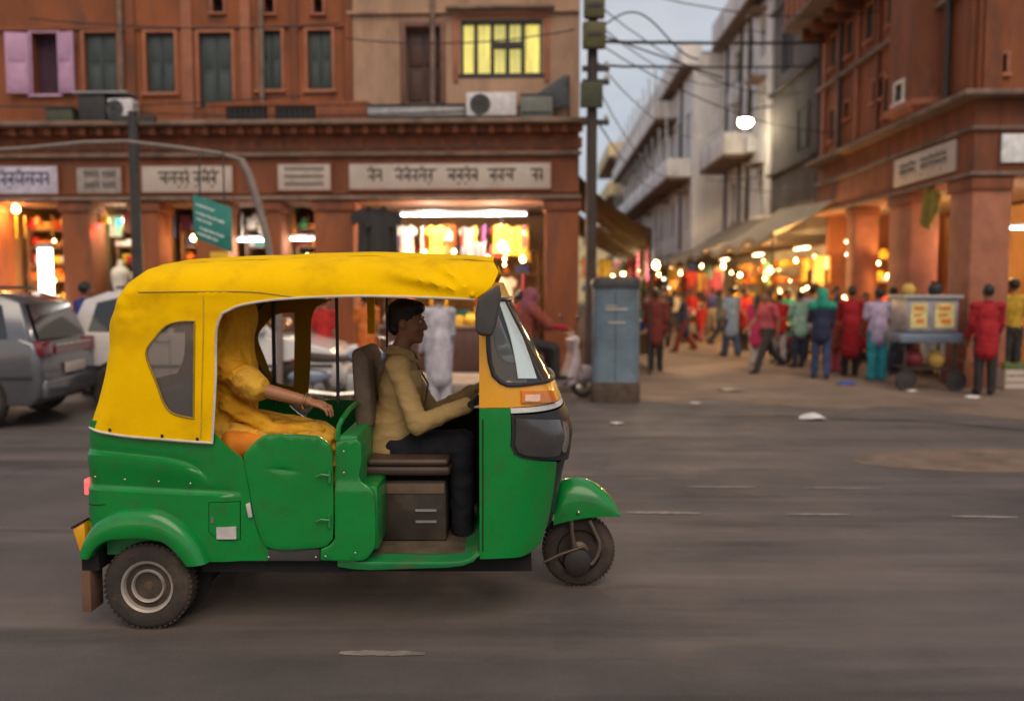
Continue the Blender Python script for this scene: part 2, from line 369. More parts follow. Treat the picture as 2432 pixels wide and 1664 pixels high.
# ================================================================== ground
def road_material():
    m = bpy.data.materials.new('worn_asphalt'); m.use_nodes = True
    n = m.node_tree.nodes; l = m.node_tree.links; b = n['Principled BSDF']
    tc = n.new('ShaderNodeTexCoord')
    def nz(sc, det=8, ro=.6, vec=None):
        t = n.new('ShaderNodeTexNoise'); t.inputs['Scale'].default_value = sc; t.inputs['Detail'].default_value = det; t.inputs['Roughness'].default_value = ro
        l.new(vec or tc.outputs['Object'], t.inputs['Vector']); return t.outputs[0]
    def rng(s, a, bb, c, d):
        r = n.new('ShaderNodeMapRange'); 
        for k, v in zip((1, 2, 3, 4), (a, bb, c, d)): r.inputs[k].default_value = v
        l.new(s, r.inputs[0]); return r.outputs[0]
    def mix(a, bcol, fac):
        x = n.new('ShaderNodeMix'); x.data_type = 'RGBA'; l.new(fac, x.inputs['Factor'])
        for s, v in ((x.inputs[6], a), (x.inputs[7], bcol)):
            if hasattr(v, 'links'): l.new(v, s)
            else: s.default_value = (*v, 1)
        return x.outputs[2]
    mp = n.new('ShaderNodeMapping'); mp.inputs['Scale'].default_value = (.12, 1, 1); l.new(tc.outputs['Object'], mp.inputs[0])
    c = mix((.064, .053, .051), (.118, .096, .089), rng(nz(.55), .35, .68, 0, 1))
    c = mix(c, (.165, .130, .115), rng(nz(1.6, vec=mp.outputs[0]), .48, .70, 0, .8))       # dusty drag bands along the traffic
    c = mix(c, (.038, .031, .028), rng(nz(2.3, vec=mp.outputs[0]), .54, .70, 0, .8))         # oil and tyre darkening
    c = mix(c, (.22, .17, .14), rng(nz(70, 3), .60, .75, 0, .45))                            # pale aggregate
    vo = n.new('ShaderNodeTexVoronoi'); vo.feature = 'DISTANCE_TO_EDGE'; vo.inputs['Scale'].default_value = .42
    wv = n.new('ShaderNodeVectorMath'); wv.operation = 'MULTIPLY_ADD'; ns = n.new('ShaderNodeTexNoise'); ns.inputs['Scale'].default_value = 1.6; ns.inputs['Detail'].default_value = 6
    l.new(tc.outputs['Object'], ns.inputs['Vector']); l.new(ns.outputs[1], wv.inputs[0]); wv.inputs[1].default_value = (.9, .9, 0); l.new(tc.outputs['Object'], wv.inputs[2])
    l.new(wv.outputs[0], vo.inputs['Vector'])
    crack = rng(vo.outputs['Distance'], 0, .012, 1, 0)
    crm = n.new('ShaderNodeMath'); crm.operation = 'MULTIPLY'; l.new(crack, crm.inputs[0]); l.new(rng(nz(.35), .52, .64, 0, .4), crm.inputs[1])
    c = mix(c, (.03, .026, .025), crm.outputs[0])
    l.new(c, b.inputs['Base Color']); l.new(rng(nz(1.7), .3, .7, .62, .9), b.inputs['Roughness'])
    bp = n.new('ShaderNodeBump'); bp.inputs['Strength'].default_value = .5; bp.inputs['Distance'].default_value = .01
    l.new(nz(130, 4), bp.inputs['Height']); bp2 = n.new('ShaderNodeBump'); bp2.inputs['Strength'].default_value = .35; bp2.inputs['Distance'].default_value = .06
    l.new(nz(2.2, 5), bp2.inputs['Height']); l.new(bp.outputs[0], bp2.inputs['Normal']); l.new(bp2.outputs[0], b.inputs['Normal'])
    return m
struct(MB().add([(-200, -120, 0), (200, -120, 0), (200, 300, 0), (-200, 300, 0)], [(0, 1, 2, 3)]).build('road', road_material(), recalc=False))
# dusty trodden apron and the bazaar lane: an uneven sheet laid over the asphalt
m_lane = mat('dusty_lane_ground', (.18, .125, .092), .9, var=.35, vscale=.7, bump=.5, bscale=14, dirt_or_fold=(.08, .065, .06), dirt_or_fold_amt=.75, dscale=.8)
edge = [(1.3, 12.9), (2.1, 12.5), (2.9, 12.75), (3.6, 12.1), (4.6, 11.7), (5.4, 11.9), (6.2, 11.0), (7.1, 10.4), (8.2, 10.0), (9.5, 9.7), (11, 9.0), (14, 8.6)]
edge = smooth_poly([(a, b) for a, b in edge], .25, closed=False, sharp=180)
edge = [(x, y + .12 * noise.noise((x * 3, 0, 1)) + .05 * noise.noise((x * 11, 3, 1))) for x, y in edge]
poly = edge + [(14, 16), (14, 120), (1.0, 120), (1.0, 12.9)]
lm = MB(); panel(lm, [p for p in poly], lambda x, y: (x, y, .004 + .012 * max(0, noise.noise((x * .8, y * .8, 0)))), .003, 1.5)
struct(lm.build('bazaar_lane', m_lane, recalc=True))
# drifted sand on the road and a broken seam in the asphalt
sp = smooth_poly([(3.3, 8.25), (4.2, 7.7), (5.4, 7.55), (6.8, 7.3), (8.2, 7.6), (8.4, 8.5), (7.2, 8.9), (5.9, 8.75), (4.6, 8.8)], .12, sharp=180)
sp = [(x + .22 * noise.noise((x * 2, y * 2, 0)), y + .10 * noise.noise((x * 3, y * 3, 5))) for x, y in sp]
sm_ = MB(); panel(sm_, sp, lambda x, y: (x, y, .004 + .006 * max(0, noise.noise((x * 2, y * 2, 2)))), .003, .4); struct(sm_.build('sand_drift', mat('sandy_asphalt', (.165, .112, .082), .95, var=.35, vscale=2.5, bump=.4, bscale=40, dirt_or_fold=(.09, .07, .058), dirt_or_fold_amt=.95, dscale=1.8)))
sl_ = smooth_poly([(3.4, 11.1), (4.4, 10.75), (5.2, 10.6), (5.9, 10.0), (6.4, 9.55), (7.6, 9.1)], .15, closed=False, sharp=180); N_ = len(sl_)
struct(MB().add([(x + .05 * noise.noise((x * 4, y, 1)), y + .05 + .05 * noise.noise((x * 5, y, 2)), .0045) for x, y in sl_] + [(x, y - .03 + .04 * noise.noise((x * 5, y, 3)), .0045) for x, y in sl_], [(i, N_ + i, N_ + i + 1, i + 1) for i in range(N_ - 1)]).build('road_seam', mat('tar_seam', (.03, .025, .023), .8), recalc=False))
# pavement in front of the left building with its row of kerb stones
pv = struct(MB().bx(-16, 1.3, 13.75, 15.6, .0, .12).build('pavement', m_conc))
m_kerb = mat('kerb_stone', (.30, .25, .21), .9, var=.3, vscale=4, bump=.4, dirt_or_fold=(.1, .08, .07), dirt_or_fold_amt=.7)
kme = MB().bx(-.29, .29, -.09, .09, 0, .135).mesh('kerb_stone', bevel=.012)
for i in range(29): link('kerb_stone', kme, m_kerb, pv, (-15.7 + i * .597, 13.67 + rnd.uniform(-.008, .008), rnd.uniform(-.006, .006)), (0, 0, rnd.uniform(-.01, .01)))

# ================================================================== helpers for buildings
def rect(p, q): return [(p[0], p[1]), (q[0], p[1]), (q[0], q[1]), (p[0], q[1])]
def wall_sheet(name, m, parent, outline, holes, y, thick, out=-1, xform=None):
    mb = MB()
    f = (lambda x, z: (x, y, z)) if xform is None else xform
    panel(mb, outline, f, thick, 1.2, holes)
    return mb.build(name, m, parent, angle=30)
def frame_rect(mb, x0, x1, z0, z1, y, wd=.07, pr=.03, sill=True):
    """plaster surround standing proud of a wall whose outer side is -y"""
    mb.bx(x0 - wd, x0, y - pr, y + .02, z0, z1 + wd); mb.bx(x1, x1 + wd, y - pr, y + .02, z0, z1 + wd)
    mb.bx(x0, x1, y - pr, y + .02, z1, z1 + wd)
    if sill: mb.bx(x0 - wd * 1.5, x1 + wd * 1.5, y - pr * 2.2, y + .02, z0 - wd, z0)
    return mb

# ================================================================== LEFT BUILDING (corner at the lane mouth)
LB = thing('corner_building', 'long terracotta shop building with a beige upper floor at its lane corner', 'building', (1.17, 15.2, 0), R(-2.3))
Z_C = 4.47
holes_t = []; holes_b = []
WIN = {  # x0,z0 - x1,z1 in metres on the facade
 'lilac': ((-9.690,5.080), (-9.218,6.142)), 'g1': ((-8.741,5.071), (-8.148,6.137)), 'g2': ((-7.630,5.091), (-7.122,6.125)), 'gdoor': ((-6.684,4.820), (-6.101,6.113)),
 'g3': ((-5.614,5.124), (-5.219,6.139)), 'g4': ((-4.753,5.116), (-4.326,6.129)), 'v1': ((-6.422,6.455), (-6.228,6.711)), 'v2': ((-5.503,6.430), (-5.334,6.700)), 'v3': ((-4.633,6.419), (-4.473,6.688)),
 'door': ((-3.022,4.862), (-2.415,6.164)), 'lit': ((-2.052,5.315), (-0.654,6.271))}
WIN = {k: (a[0], a[1], b[0], b[1]) for k, (a, b) in WIN.items()}
XS = -4.02
for k, (x0, z0, x1, z1) in WIN.items():
    (holes_b if k in ('door', 'lit') else holes_t).append([(x0, z0), (x1, z0), (x1, z1), (x0, z1)])
# a few more windows beyond the left edge of the picture and one storey up
for x0 in (-12.2, -13.6): holes_t.append(rect((x0, 5.0), (x0 + .5, 6.05)))
fy = lambda x, z: (x, .012 * noise.noise((x * .5, 0, z * .7)), z)
panel(MB(), rect((0, 0), (1, 1)), lambda x, z: (x, 0, z))
mbw = MB(); panel(mbw, rect((-14.5, Z_C), (XS, 9.2)), fy, .3, .8, holes_t); mbw.build('upper_wall', m_terra, LB, angle=30)
mbw = MB(); panel(mbw, rect((XS, Z_C), (0, 9.2)), lambda x, z: (x, -.03, z), .33, .8, holes_b); mbw.build('upper_wall', m_beige, LB, angle=30)
MB().bx(-14.5, 0, .3, 12, Z_C, Z_C + .15).bx(-14.5, 0, .3, 12, 9.0, 9.2).bx(-14.5, 0, 11.8, 12, 0, 9).bx(-14.5, -14.3, .4, 11.8, 0, 9).build('rear_structure', m_terra2, LB)
sw_h = [rect((2.0 + i * 2.4, 5.4), (2.9 + i * 2.4, 6.9)) for i in range(4)]
mbw = MB(); panel(mbw, rect((.31, 0), (11.8, 9.0)), lambda y, z: (0, y, z), .25, 1.2, sw_h); mbw.build('lane_side_wall', m_beige, LB)
for h in sw_h: MB().bx(-.2, -.15, h[0][0], h[1][0], h[0][1], h[2][1]).build('window', m_green_wood, LB)
# ground floor lintel, courses and cornice
ARCH = 3.17
mbl = MB(); panel(mbl, rect((-14.5, ARCH), (0, Z_C - .02)), lambda x, z: (x, -.06 + .012 * noise.noise((x, 0, z)), z), .36, .5); mbl.build('shop_lintel', m_terra2, LB, angle=30)
MB().bx(-14.6, .12, -.42, .0, Z_C - .01, Z_C + .07).build('cornice', m_ledge, LB, bevel=.015)
MB().bx(-14.55, .06, -.20, -.05, Z_C - .13, Z_C - .012).build('cornice_moulding', m_terra2, LB, bevel=.02)
MB().bx(-14.55, .04, -.15, -.05, 3.95, 4.02).build('string_course', m_ledge, LB, bevel=.012)
MB().bx(-14.55, .04, -.14, -.05, 3.20, 3.27).build('string_course', m_ledge, LB, bevel=.012)
MB().bx(-14.55, -.01, -.10, -.05, 3.31, 3.34).build('string_course', m_terra, LB, bevel=.01)
dme = MB().bx(-.06, .06, -.30, -.20, Z_C - .16, Z_C - .012).mesh('corbel', bevel=.02)
for i in range(46): link('corbel', dme, m_terra2, LB, (-14.3 + i * .312, 0, 0))
pme = MB().bx(-.13, .13, -.012, 0, 0, .36).mesh('panel_moulding', bevel=.01)
for i in range(30): link('lintel_panel', MATS and MB().bx(-.19, .19, -.082, -.05, 4.07, 4.26).mesh('lintel_panel', bevel=.012) if i == 0 else bpy.data.meshes['lintel_panel'], m_terra, LB, (-14.0 + i * .478, 0, 0))
for x in (-8.05, -5.55, -2.55): MB().tube([(x, -.09, Z_C + .08), (x + .01, -.09, 6.5), (x, -.09, 9.0)], .045, 8).build('drain_pipe', m_ledge, LB)
# paler pilaster and wash strips on the upper wall
for u0, u1, mm in (((-6.983,5.964), (-6.788,5.962), m_pinkwash), ((-5.932,5.953), (-5.753,5.951), m_pinkwash), ((-5.051,5.943), (-4.917,5.941), m_terra2), ((-7.979,5.975), (-7.813,5.974), m_terra2)):
    MB().bx(u0[0], u1[0], -.05, .0, Z_C + .08, 8.6).build('pilaster', mm, LB, bevel=.01)
MB().bx(-14.5, XS, -.04, 0, 6.18, 6.25).build('string_course', m_terra2, LB, bevel=.01)
MB().bx(XS - .02, 0, -.10, -.03, 6.37, 6.43).build('string_course', m_beige, LB, bevel=.01)
MB().bx(XS - .07, XS + .07, -.08, 0, Z_C + .08, 9.0).build('drain_pipe', m_terra2, LB, bevel=.02)
# windows
for k in ('g1', 'g2', 'gdoor', 'g3', 'g4'):
    x0, z0, x1, z1 = WIN[k]
    wn = MB().bx(x0, x1, .10, .14, z0, z1).build('door' if k == 'gdoor' else 'window', m_green_wood, LB)
    frame_rect(MB(), x0, x1, z0, z1, 0, .055, .03, k != 'gdoor').build('plaster_surround', m_pinkwash, wn, bevel=.006)
    xm = (x0 + x1) / 2
    for a, b in ((x0 + .01, xm - .006), (xm + .006, x1 - .01)):
        lf = MB().bx(a, b, .06, .098, z0 + .01, z1 - .01); 
        for c, d in ((.08, .46), (.54, .92)): lf.bx(a + .05, b - .05, .05, .061, z0 + (z1 - z0) * c, z0 + (z1 - z0) * d)
        lf.build('shutter_leaf', m_green_wood, wn, bevel=.006)
for k in ('v1', 'v2', 'v3'):
    x0, z0, x1, z1 = WIN[k]
    wn = MB().bx(x0, x1, .16, .2, z0, z1).build('vent_opening', m_black, LB)
    frame_rect(MB(), x0, x1, z0, z1, 0, .04, .03).build('plaster_surround', m_pinkwash, wn, bevel=.005)
x0, z0, x1, z1 = WIN['lilac']
wn = MB().bx(x0, x1, .2, .24, z0, z1).build('window', mat('plum_dark', (.05, .02, .04), .8), LB); wn['label'] = 'dark window opening between lilac shutters'
frame_rect(MB(), x0, x1, z0, z1, 0, .05, .03).build('plaster_surround', m_lilac, wn, bevel=.006)
for side, a0, wid in ((-1, 12, .38), (1, -14, .33)):
    lf = MB(); s = -side
    hx = x0 - .03 if side < 0 else x1 + .03
    lf.bx(0, side * wid, -.022, .022, z0, z1 - .01)
    for c, d in ((.05, .47), (.53, .95)):
        lf.bx(side * .05, side * (wid - .05), -.034, -.02, z0 + (z1 - z0) * c, z0 + (z1 - z0) * d)
    lf.build('shutter_leaf', m_lilac, wn, (hx, -.06, 0), bevel=.006, rot=(0, 0, R(a0)))
# beige part: brown door and the lit window with curtains
x0, z0, x1, z1 = WIN['door']
dr = MB().bx(x0, x1, .12, .17, z0, z1).build('door', m_brown_wood, LB)
frame_rect(MB(), x0, x1, z0, z1, -.03, .09, .04, False).build('door_frame', mat('door_frame_wood', (.16, .07, .05), .6), dr, bevel=.008)
dl = MB()
for a in (.08, .54):
    for c, d in ((.06, .44), (.52, .94)): dl.bx(x0 + (x1 - x0) * a, x0 + (x1 - x0) * (a + .38), .095, .121, z0 + (z1 - z0) * c, z0 + (z1 - z0) * d)
dl.build('door_panel', m_brown_wood, dr, bevel=.01)
x0, z0, x1, z1 = WIN['lit']
m_curt = mat('lit_yellow_curtain', (.70, .62, .25), .9, emit=(.72, .64, .22), estr=.5, var=.5, vscale=3, stretch=(8, 1, .5))
lw = MB().bx(x0 + .004, x1 - .004, .22, .25, z0, z1).build('lit_window', mat('pale_lit_blind', (.6, .55, .25), .9, emit=(.7, .60, .22), estr=.25), LB); lw['label'] = 'lit window with yellow-green curtains behind dark bars'
# pleated curtains
for a, b in ((.02, .16), (.20, .40), (.41, .78), (.81, .98)):
    cm = MB(); N = 26; xa, xb = x0 + (x1 - x0) * a, x0 + (x1 - x0) * b
    top = [(xa + (xb - xa) * i / N, .17 + .022 * math.sin(i * 1.35), 0) for i in range(N + 1)]
    vs = [(p[0], p[1], z0 + .02) for p in top] + [(p[0], p[1], z1 - .03) for p in top]
    cm.add(vs, [(i, i + 1, N + 2 + i, N + 1 + i) for i in range(N)]).build('curtain', m_curt, lw, recalc=False)
wf = MB(); wd = x1 - x0
wf.bx(x0 - .05, x1 + .05, -.02, .10, z1 - .06, z1 + .03).bx(x0 - .05, x1 + .05, -.04, .10, z0 - .03, z0 + .05)
for q in (0, .18, .385, .575, .765, 1): wf.bx(x0 + wd * q - .035, x0 + wd * q + .035, .0, .09, z0 + .05, z1 - .06)
wf.bx(x0 + wd * .385, x0 + wd * .765, .005, .085, z0 + .48, z0 + .60)
wf.build('window_frame', m_iron, lw, bevel=.006)
MB().bx(x0 - .25, x1 + .22, -.22, -.03, z1 + .14, z1 + .20).build('window_hood', m_ledge, LB, bevel=.01)
MB().bx(x0 - .12, x1 + .12, -.06, -.03, z1 + .03, z1 + .14).bx(x0 - .14, x0 - .05, -.06, -.03, z0 - .1, z1 + .03).bx(x1 + .05, x1 + .14, -.06, -.03, z0 - .1, z1 + .03).build('plaster_surround', m_pinkwash, LB, bevel=.008)
# balcony ledge above the shops: dark grilles, grey trunking
for a, b in (((-6.140,4.516), (-5.448,4.802)), ((-5.267,4.509), (-4.602,4.795))):
    gv = MB().bx(a[0], b[0], -.20, -.16, Z_C + .075, b[1]).build('parapet_opening', m_black, LB)
    g = MB(); n = 7
    for i in range(n): xx = a[0] + (b[0] - a[0]) * (i + .5) / n; g.bx(xx - .008, xx + .008, -.225, -.205, Z_C + .08, b[1] - .02)
    g.build('grille_bar', m_iron, gv)
MB().bx((-6.502,4.811)[0], (-3.654,4.788)[0], -.22, -.05, 4.80, 4.88).bx((-6.502,4.811)[0], (-6.155,4.808)[0], -.21, -.15, Z_C + .075, 4.80).bx((-4.579,4.795)[0], (-3.654,4.788)[0], -.21, -.15, Z_C + .075, 4.80).bx((-5.426,4.802)[0], (-5.283,4.801)[0], -.21, -.15, Z_C + .075, 4.80).build('parapet', m_terra2, LB, bevel=.01)
MB().bx((-3.654,4.788)[0], (-1.966,4.774)[0], -.26, -.06, 4.60, 4.78).bx((-3.640,4.788)[0], (-1.988,4.774)[0], -.2, -.08, 4.56, 4.59).build('metal_trunking', m_steel, LB, bevel=.012)
MB().bx((-3.654,4.788)[0], (-1.966,4.774)[0], -.30, -.05, 4.785, 4.80).build('trunking_lid', m_iron, LB)

# ground floor pillars
PILL = [(-14.5, -13.9), (-12.3, -11.9), ((-10.885,2.590)[0], (-10.480,2.589)[0]), ((-9.253,2.586)[0], (-8.742,2.585)[0]), ((-8.002,2.583)[0], (-7.488,2.582)[0]), ((-6.814,2.581)[0], (-6.256,2.579)[0]),
        ((-5.541,2.578)[0], (-5.275,2.577)[0]), ((-4.677,2.576)[0], (-3.983,2.574)[0]), ((-0.593,2.566)[0], -.0)]
for a, b in PILL:
    p = MB().bx(a, b, -.05, .5, .12, ARCH).build('pillar', m_terra, LB, bevel=.02)
    MB().bx(a - .04, b + .04, -.09, .5, ARCH - .16, ARCH - .004).build('pillar_capital', m_terra2, p, bevel=.015); MB().bx(a - .03, b + .03, -.08, .5, .12, .5).build('pillar_base', m_terra2, p, bevel=.015)
# shop rooms: shared back wall, floor, ceiling, partitions behind the pillars
MB().bx(-14.4, -.05, 3.2, 3.3, .1, ARCH).bx(-14.4, -.05, .5, 3.2, .06, .14).build('shop_back_wall', m_roomwall, LB)
MB().bx(-14.4, -.05, .31, 3.2, ARCH + .001, ARCH + .06).build('shop_ceiling', m_ledge, LB)
for a, b in PILL[1:-1]: MB().bx((a + b) / 2 - .05, (a + b) / 2 + .05, .5, 3.2, .12, ARCH - .002).build('shop_partition', m_roomwall, LB)
MB().bx(-.3, -.06, .5, 3.2, .12, ARCH - .002).build('shop_partition', m_terra2, LB)

# ================================================================== RIGHT SIDE OF THE LANE
def rframe(name, label, s0=0.): # frame: x runs down the lane, +y points into the lane
    a = R(88.03); o = (7.555 + s0 * math.cos(a), 14.2 + s0 * math.sin(a), 0)
    return thing(name, label, 'building', o, a)
def RWp_(x, y, z): return (7.555 + x * math.cos(R(88.03)) - y * math.sin(R(88.03)), 14.2 + x * math.sin(R(88.03)) + y * math.cos(R(88.03)), z)
RB = rframe('corner_building', 'dark terracotta building with a projecting bay on the right corner of the lane')
RC = 4.72; LEN = 8.0
def rsheet(name, m, parent, outline, holes, y=0., thick=.3, step=1.0): # a wall facing +y
    mb = MB(); panel(mb, outline, lambda x, z: (x, y + .012 * noise.noise((x * .6, 3, z * .6)), z), -thick, step, holes); return mb.build(name, m, parent, angle=30)
RW = [((3.440,5.502), (2.948,5.903)), ((4.530,5.587), (3.842,6.013)), ((6.246,5.549), (5.864,5.913))]
RW = [(min(a[0], b[0]), min(a[1], b[1]), max(a[0], b[0]), max(a[1], b[1])) for a, b in RW]
rsheet('upper_wall', m_terra, RB, rect((.0, RC), (LEN, 10.5)), [[(a, b), (c, b), (c, d), (a, d)] for a, b, c, d in RW])
for a, b, c, d in RW:
    wn = MB().bx(a, c, -.2, -.16, b, d).build('window', m_black, RB)
    fr = MB().bx(a - .07, a, -.01, .03, b, d + .07).bx(c, c + .07, -.01, .03, b, d + .07).bx(a, c, -.01, .03, d, d + .07).bx(a - .1, c + .1, -.01, .07, b - .07, b).build('plaster_surround', m_pinkwash, wn, bevel=.006)
    MB().bx((a + c) / 2 - .02, (a + c) / 2 + .02, -.158, -.13, b, d).build('mullion', m_brown_wood, wn)
# front face towards the main road
FWs = [((-0.275,5.115), (-0.423,5.407))]
FW = [(min(a[0], b[0]), a[1], max(a[0], b[0]), b[1]) for a, b in FWs] + [(-2.6, 5.5, -2.0, 6.6), (-4.4, 5.5, -3.8, 6.6), (-6.2, 5.5, -5.6, 6.6)]
mb = MB(); panel(mb, rect((-8, RC), (-.001, 10.5)), lambda y, z: (0, y, z), -.3, 1.0, [[(a, b), (c, b), (c, d), (a, d)] for a, b, c, d in FW]); mb.build('upper_wall', m_pinkwash if False else m_terra, RB, angle=30)
for a, b, c, d in FW:
    wn = MB().bx(.16, .2, a, c, b, d).build('window', m_black, RB)
    MB().bx(-.04, .02, a - .06, a, b, d + .06).bx(-.04, .02, c, c + .06, b, d + .06).bx(-.04, .02, a, c, d, d + .06).bx(-.06, .02, a - .08, c + .08, b - .06, b).build('plaster_surround', m_pinkwash, wn, bevel=.006)
for a, b in ((-.35, -.05), (-1.35, -1.0), (-2.9, -2.7)): MB().bx(-.07, 0, a, b, RC + .1, 10.4).build('pilaster', m_terra2, RB, bevel=.015)
# lintel band both sides, courses, cornice
MB().bx(-.05, LEN, -.35, .05, 3.45, RC).bx(-.05, .35, -8, -.351, 3.45, RC).build('shop_lintel', m_terra2, RB, bevel=.015)
MB().bx(-.40, LEN, -.3, .38, RC - .02, RC + .07).bx(-.40, .2, -8.1, -.301, RC - .02, RC + .07).build('cornice', m_ledge, RB, bevel=.015)
MB().bx(-.12, LEN, -.3, .13, 4.20, 4.27).bx(-.12, .2, -8.1, -.301, 4.20, 4.27).build('string_course', m_ledge, RB, bevel=.012)
MB().bx(-.12, LEN, -.3, .12, 3.47, 3.54).bx(-.12, .2, -8.1, -.301, 3.47, 3.54).build('string_course', m_ledge, RB, bevel=.012)
MB().bx(.4, LEN + 4, -8, -7.7, 0, 10.4).bx(LEN + .0, LEN + .25, -7.7, -.31, 0, 10.4).bx(.3, LEN, -7.7, -.3, 10.3, 10.5).bx(.3, LEN, -7.7, -.3, RC + .08, RC + .2).build('rear_structure', m_terra2, RB)
MB().bx(-.1, LEN, -.3, .14, 6.55, 6.64).build('string_course', m_ledge, RB, bevel=.012); MB().bx(-.11, .1, -8.1, -.301, 6.55, 6.64).build('string_course', m_ledge, RB, bevel=.012)
for a in (.12, 1.0, 4.1, 5.3, 6.5, 7.5): MB().bx(a, a + .16, .0, .07, RC + .18, 8.0).build('pilaster', m_pinkwash if a > 5 else m_terra2, RB, bevel=.012)
for a, z in ((1.25, 6.95), (3.3, 6.95), (4.5, 6.95), (5.7, 6.95), (6.8, 6.95), (3.35, 5.15), (6.75, 5.2)):
    wn = MB().bx(a, a + .42, -.01, .02, z, z + .75).build('window', m_black, RB)
    MB().bx(a - .05, a, .0, .06, z, z + .80).bx(a + .42, a + .47, .0, .06, z, z + .80).bx(a, a + .42, .0, .06, z + .75, z + .80).bx(a - .08, a + .5, .0, .1, z - .06, z).build('plaster_surround', m_pinkwash, wn, bevel=.005)
    MB().bx(a + .2, a + .22, .02, .035, z, z + .75).build('mullion', m_brown_wood, wn)
for a in (.9, 3.05, 6.3): MB().tube([(a, .1, RC + .1), (a + .02, .1, 7.2), (a, .1, 8.0)], .05, 8).build('drain_pipe', m_iron, RB)
# half octagonal bay on the lane face
bs0, bs1 = (1.322,4.515)[0], (2.799,4.784)[0]
bay = [(bs0, 0), (bs0 + .18, .42), (bs1 - .18, .42), (bs1, 0)]
def bay_ring(z, g=0.): cx = (bs0 + bs1) / 2; return [Vector((cx + (x - cx) * (1 + g), y * (1 + g) - (.0 if y else .02), z)) for x, y in bay]
b0 = RC + .30
by = MB().loft([bay_ring(b0), bay_ring(8.4)]).build('bay', m_terra2, RB, angle=20); by['label'] = 'half octagonal projecting bay with a small white-framed window'
MB().loft([bay_ring(b0 - .28, -.35), bay_ring(b0 - .16, -.1), bay_ring(b0 - .10, .12), bay_ring(b0 + .002, .14)]).build('bay_corbel', m_pinkwash, by, angle=20)
MB().loft([bay_ring(8.4, .15), bay_ring(8.48, .15), bay_ring(8.9, -.3)]).build('bay_roof', m_ledge, by, angle=20)
za, zb = (0.837,5.111)[1], (0.861,5.415)[1]; cxb = (bs0 + bs1) / 2
bw = MB().bx(cxb - .16, cxb + .16, .40, .43, za, zb).build('bay_window', m_black, by)
MB().bx(cxb - .23, cxb - .16, .41, .46, za - .02, zb + .07).bx(cxb + .16, cxb + .23, .41, .46, za - .02, zb + .07).bx(cxb - .16, cxb + .16, .41, .46, zb, zb + .07).bx(cxb - .27, cxb + .27, .41, .49, za - .09, za - .02).build('window_surround', mat('white_limewash', (.66, .58, .53), .8), bw, bevel=.006)
MB().bx(cxb - .015, cxb + .015, .43, .445, za, zb).bx(cxb - .16, cxb - .015, .43, .444, (za + zb) / 2 - .012, (za + zb) / 2 + .012).build('glazing_bar', m_brown_wood, bw)
# pale edge moulding that follows the first floor line
MB().bx(bs1 + .02, LEN, .01, .10, RC + .10, RC + .17).build('first_floor_moulding', m_pinkwash, RB, bevel=.01)
# upper overhang with close-set vertical ribs
ov = MB().bx(3.4, LEN, .0, .95, 8.15, 10.5).build('overhanging_storey', m_terra2, RB, bevel=.02)
MB().bx(3.3, LEN, .0, 1.05, 8.03, 8.14).build('overhang_slab', m_ledge, ov, bevel=.02)
for i in range(10): MB().bx(3.5 + i * .46, 3.68 + i * .46, .95, 1.0, 8.16, 10.4).build('rib', m_pinkwash, ov)
for i in range(6): MB().prism([(0, 8.02), (0, 7.5), (.0, 7.5)], 0, .1) if False else MB().bx(3.6 + i * .8, 3.74 + i * .8, .01, .6, 7.75, 8.03).build('bracket', m_terra2, ov, bevel=.02)
# pillars of the arcade
pa, pb = (2.295,2.321)[0], (3.333,2.361)[0]
for a, b, c, d in ((-.04, .75, -.6, .04), (pa, pb, -.5, .04), (pb + 1.9, pb + 2.4, -.5, .04)):
    p = MB().bx(a, b, c, d, 0, 3.46).build('pillar', m_pinkwash, RB, bevel=.03)
    MB().bx(a - .04, b + .04, c, d + .04, 3.25, 3.444).build('pillar_capital', m_terra2, p, bevel=.015); MB().bx(a - .04, b + .04, c, d + .05, 0.004, .45).build('pillar_base', m_terra2, p, bevel=.015)
for c, d in ((-3.2, -2.6), (-5.8, -5.2)): MB().bx(-.04, .5, c, d, 0, 3.46).build('pillar', m_pinkwash, RB, bevel=.03)
MB().bx(.5, LEN, -3.3, -3.2, 0, 3.44).bx(2.6, 2.7, -7.6, -3.31, 0, 3.44).build('shop_back_wall', m_roomwall, RB)
MB().bx(.36, LEN, -3.2, -.36, 3.5, 3.56).build('shop_ceiling', m_ledge, RB)

# soot dark narrow house
DB = rframe('narrow_house', 'tall soot-grey house with blank rendered wall beside the terracotta corner building', LEN)
DL = 4.6
MB().bx(.26, DL, -9, -.0, 3.2, 13.5).bx(.26, DL, -9, -2.6, 0, 3.2).build('wall', m_dark, DB, bevel=.02)
for z in (5.0, 7.4, 9.8):
    MB().bx(.26, DL, .0, .16, z, z + .10).build('string_course', m_dark, DB, bevel=.01)
for s, z in ((1.0, 5.4), (2.7, 7.9), (1.2, 10.3)):
    wn = MB().bx(s, s + .8, -.02, .02, z, z + 1.1).build('window', m_black, DB)
    MB().bx(s - .08, s, -.01, .05, z, z + 1.18).bx(s + .8, s + .88, -.01, .05, z, z + 1.18).bx(s, s + .8, -.01, .05, z + 1.1, z + 1.18).build('window_frame', m_dark, wn)

